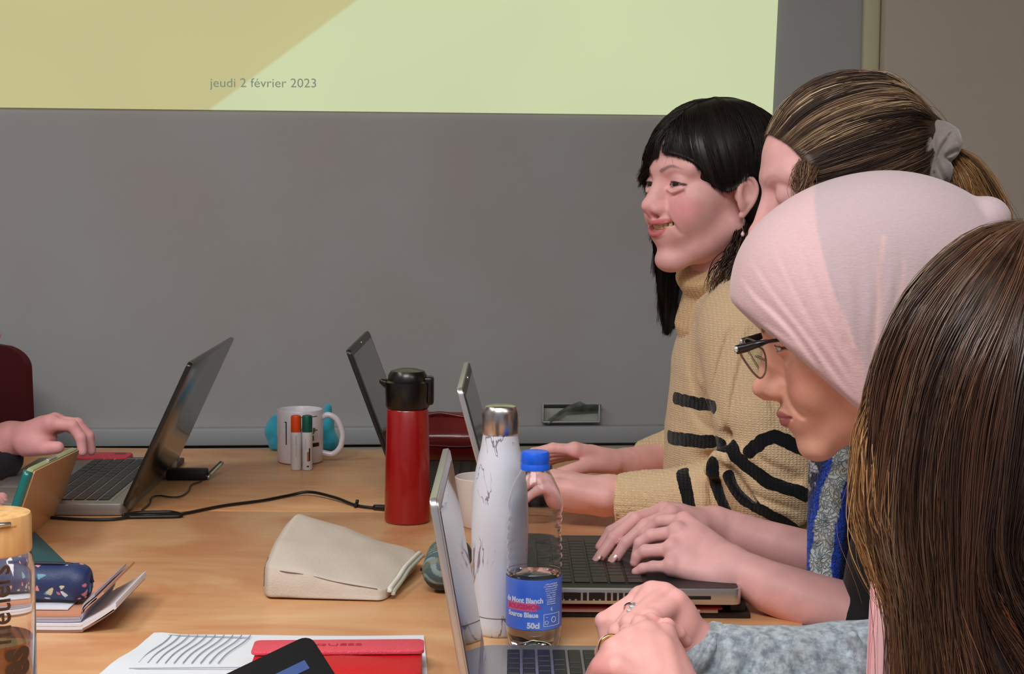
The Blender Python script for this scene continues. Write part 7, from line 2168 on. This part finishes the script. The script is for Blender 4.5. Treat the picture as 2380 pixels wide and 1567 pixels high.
hair_sheet('hair_locks', GD2[2:6], m_hairD, D_, n=4200, steps=24, r=0.00036, spread=0.0022, cols=brD, seed=26, thick=0.003, wave=0.0026, tip=0.5, fly=0.012, clump=0.5, flyr=0.8, locks=9, relief=0.0030)
hair_sheet('hair_locks', GD2[5:], m_hairD, D_, n=900, steps=16, r=0.0012, spread=0.0030, cols=brD, seed=23, thick=0.004, wave=0.0016, tip=0.5, clump=0.7)
# golden ends along the front edge
GG = [GP([(2040, 860, 1.118), (2020, 960, 1.116), (2010, 1070, 1.115), (2000, 1170, 1.115), (2004, 1240, 1.115), (2040, 1310, 1.11), (2076, 1390, 1.108)]),
      GP([(2060, 880, 1.108), (2034, 980, 1.106), (2026, 1070, 1.105), (2024, 1160, 1.105), (2036, 1230, 1.105), (2062, 1310, 1.10), (2090, 1400, 1.10)]),
      GP([(2085, 920, 1.098), (2060, 1010, 1.096), (2056, 1090, 1.094), (2058, 1170, 1.094), (2068, 1240, 1.09), (2088, 1320, 1.09), (2104, 1410, 1.09)])]
hair_sheet('golden_locks', GG, m_hairD, D_, n=1500, steps=20, r=0.0004, spread=0.0035, cols=((190, 146, 98), (160, 118, 76), (214, 172, 120), (130, 94, 62)), seed=24, base=False, wave=0.003, tip=0.3, clump=0.6, fly=0.02)
hair_sheet('lighter_locks', GD[:4], m_hairD, D_, n=700, steps=26, r=0.0004, spread=0.0032, cols=((104, 80, 62), (122, 96, 76), (88, 66, 50)), seed=25, base=False, wave=0.003, tip=0.4, clump=0.9, fly=0.04, flyr=0.5)
s = SDF((0.05, 0.92, 0.05), (0.80, 1.45, 0.72), 0.013)
for y_ in (1.08, 1.28):
    s.chain([(0.58, y_, 0.53), (0.18, y_, 0.53), (0.19, y_, 0.10)], [0.105, 0.075, 0.058], k=0.03)
s.cone((0.58, 1.10, 0.56), (0.58, 1.26, 0.56), 0.13, 0.13, k=0.03)
V, Q = s.mesh(); npmesh('trousers', V, Q, tr, D_, wc=True)

# ------------------------------------------------------------------ person at the left edge
E_ = empty('person', (-1.08, 2.55, 0.0), 'person at the left edge reaching a hand over the dark laptop, black sleeve', 'person')
skinE = (236, 170, 170)
wE = P(22, 1022, 2.62)
knE = [P(118, 985, 2.585), P(128, 980, 2.61), P(134, 982, 2.635), P(136, 988, 2.66)]
fgE = [[P(168, 990, 2.580), P(188, 1018, 2.578), P(192, 1050, 2.576)],
       [P(180, 986, 2.605), P(206, 1014, 2.605), P(212, 1048, 2.605)],
       [P(176, 988, 2.64), P(200, 1012, 2.645), P(206, 1040, 2.645)],
       [P(165, 994, 2.67), P(185, 1014, 2.675), P(192, 1036, 2.675)]]
thE = [P(60, 1040, 2.59), P(105, 1042, 2.57), P(135, 1040, 2.57)]
def bE(s):
    hand_sdf(s, wE, knE, fgE, thE, wr=0.030, fr=0.0100, palm=0.0155)
    s.ell(P(80, 1020, 2.60), (0.036, 0.030, 0.022), k=0.012)
    s.chain([wE, P(-60, 1050, 2.62), P(-200, 1090, 2.60)], [0.030, 0.034, 0.040], k=0.012)
lo, hi = bounds([wE, P(-200, 1090, 2.6)] + knE + [q for f in fgE for q in f] + thE, 0.05)
HE = skin_part(lo, hi, 0.0024, bE, skinE)
wE2 = P(-60, 1190, 2.42)
knE2 = [P(-24, 1160, 2.42), P(-20, 1162, 2.40), P(-22, 1168, 2.38), P(-26, 1176, 2.36)]
fgE2 = [[P(4, 1158, 2.43), P(14, 1172, 2.43), P(16, 1184, 2.43)], [P(2, 1162, 2.41), P(12, 1174, 2.41), P(14, 1186, 2.41)], [P(-4, 1168, 2.39), P(6, 1180, 2.39), P(8, 1190, 2.39)], [P(-8, 1176, 2.365), P(0, 1186, 2.365), P(2, 1194, 2.365)]]
def bE2(s):
    hand_sdf(s, wE2, knE2, fgE2, [P(-50, 1180, 2.44), P(-20, 1172, 2.46), P(0, 1176, 2.465)], wr=0.028)
    s.chain([wE2, P(-220, 1190, 2.40)], [0.028, 0.036], k=0.01)
lo, hi = bounds([wE2, P(-220, 1190, 2.4)] + knE2 + [q for f in fgE2 for q in f], 0.05)
HE2 = skin_part(lo, hi, 0.0024, bE2, skinE)
ME = head_matrix(-167, 720, 2.55, -85, -8, 0, 1.0)
V, Q, C = build_head(0.0035, skinE)
headE = (xf(V, ME), Q, C)
def bE3(s):
    s.chain([ME @ Vector((-0.02, 0, -0.05)), (-1.06, 2.55, 1.02), (-1.08, 2.55, 0.6)], [0.05, 0.09, 0.10], k=0.03)
TBE = skin_part((-1.3, 2.35, 0.5), (-0.8, 2.75, 1.25), 0.010, bE3, skinE)
V, Q, C = join_geo([headE, HE, HE2, TBE]); npmesh('body', V, Q, m_skin, E_, cols=C, wc=True)
s = SDF((-1.32, 2.18, 0.46), (-0.72, 2.82, 1.12), 0.0065)
s.chain([(-1.06, 2.55, 1.00), (-1.08, 2.55, 0.80), (-1.10, 2.55, 0.56)], [0.10, 0.125, 0.14], k=0.05)
s.cone((-1.06, 2.40, 0.98), (-1.06, 2.70, 0.98), 0.065, 0.065, k=0.05)
s.chain([(-1.06, 2.71, 0.97), (-1.02, 2.72, 0.84), P(-60, 1062, 2.625), P(2, 1066, 2.62)], [0.062, 0.055, 0.042, 0.036], k=0.02)
s.chain([(-1.06, 2.40, 0.97), (-1.02, 2.40, 0.84), P(-110, 1190, 2.41)], [0.062, 0.055, 0.040], k=0.02)
s.cone(P(30, 1015, 2.62), P(-20, 1035, 2.62), 0.030, 0.026, k=0.003, mode='sub')
V, Q = s.mesh(); npmesh('jumper', V, Q, m_blackcloth, E_, wc=True)
s = SDF((-0.17, -0.13, -0.12), (0.13, 0.13, 0.17), 0.005)
s.ell((-0.014, 0, 0.040), (0.104, 0.086, 0.094), k=0.01); s.ell((0.115, 0.0, -0.040), (0.085, 0.10, 0.115), k=0.010, mode='sub'); s.chain([(-0.06, 0.04, 0), (-0.06, -0.04, 0), (-0.06, 0, -0.07)], 0.05, k=0.03)
V, Q = s.mesh(); V = V + 0.002 * vnoise(V, 120, 8)[:, None]
npmesh('hair', xf(V, ME), Q, m_hair, E_, cols=np.tile(lin((150, 84, 52)), (len(V), 1)), wc=True)
s = SDF((-1.3, 2.25, 0.05), (-0.55, 2.85, 0.72), 0.013)
for y_ in (2.44, 2.66):
    s.chain([(-1.10, y_, 0.53), (-0.72, y_, 0.53), (-0.72, y_, 0.10)], [0.105, 0.075, 0.058], k=0.03)
s.cone((-1.10, 2.46, 0.56), (-1.10, 2.64, 0.56), 0.13, 0.13, k=0.03)
V, Q = s.mesh(); npmesh('trousers', V, Q, tr, E_, wc=True)
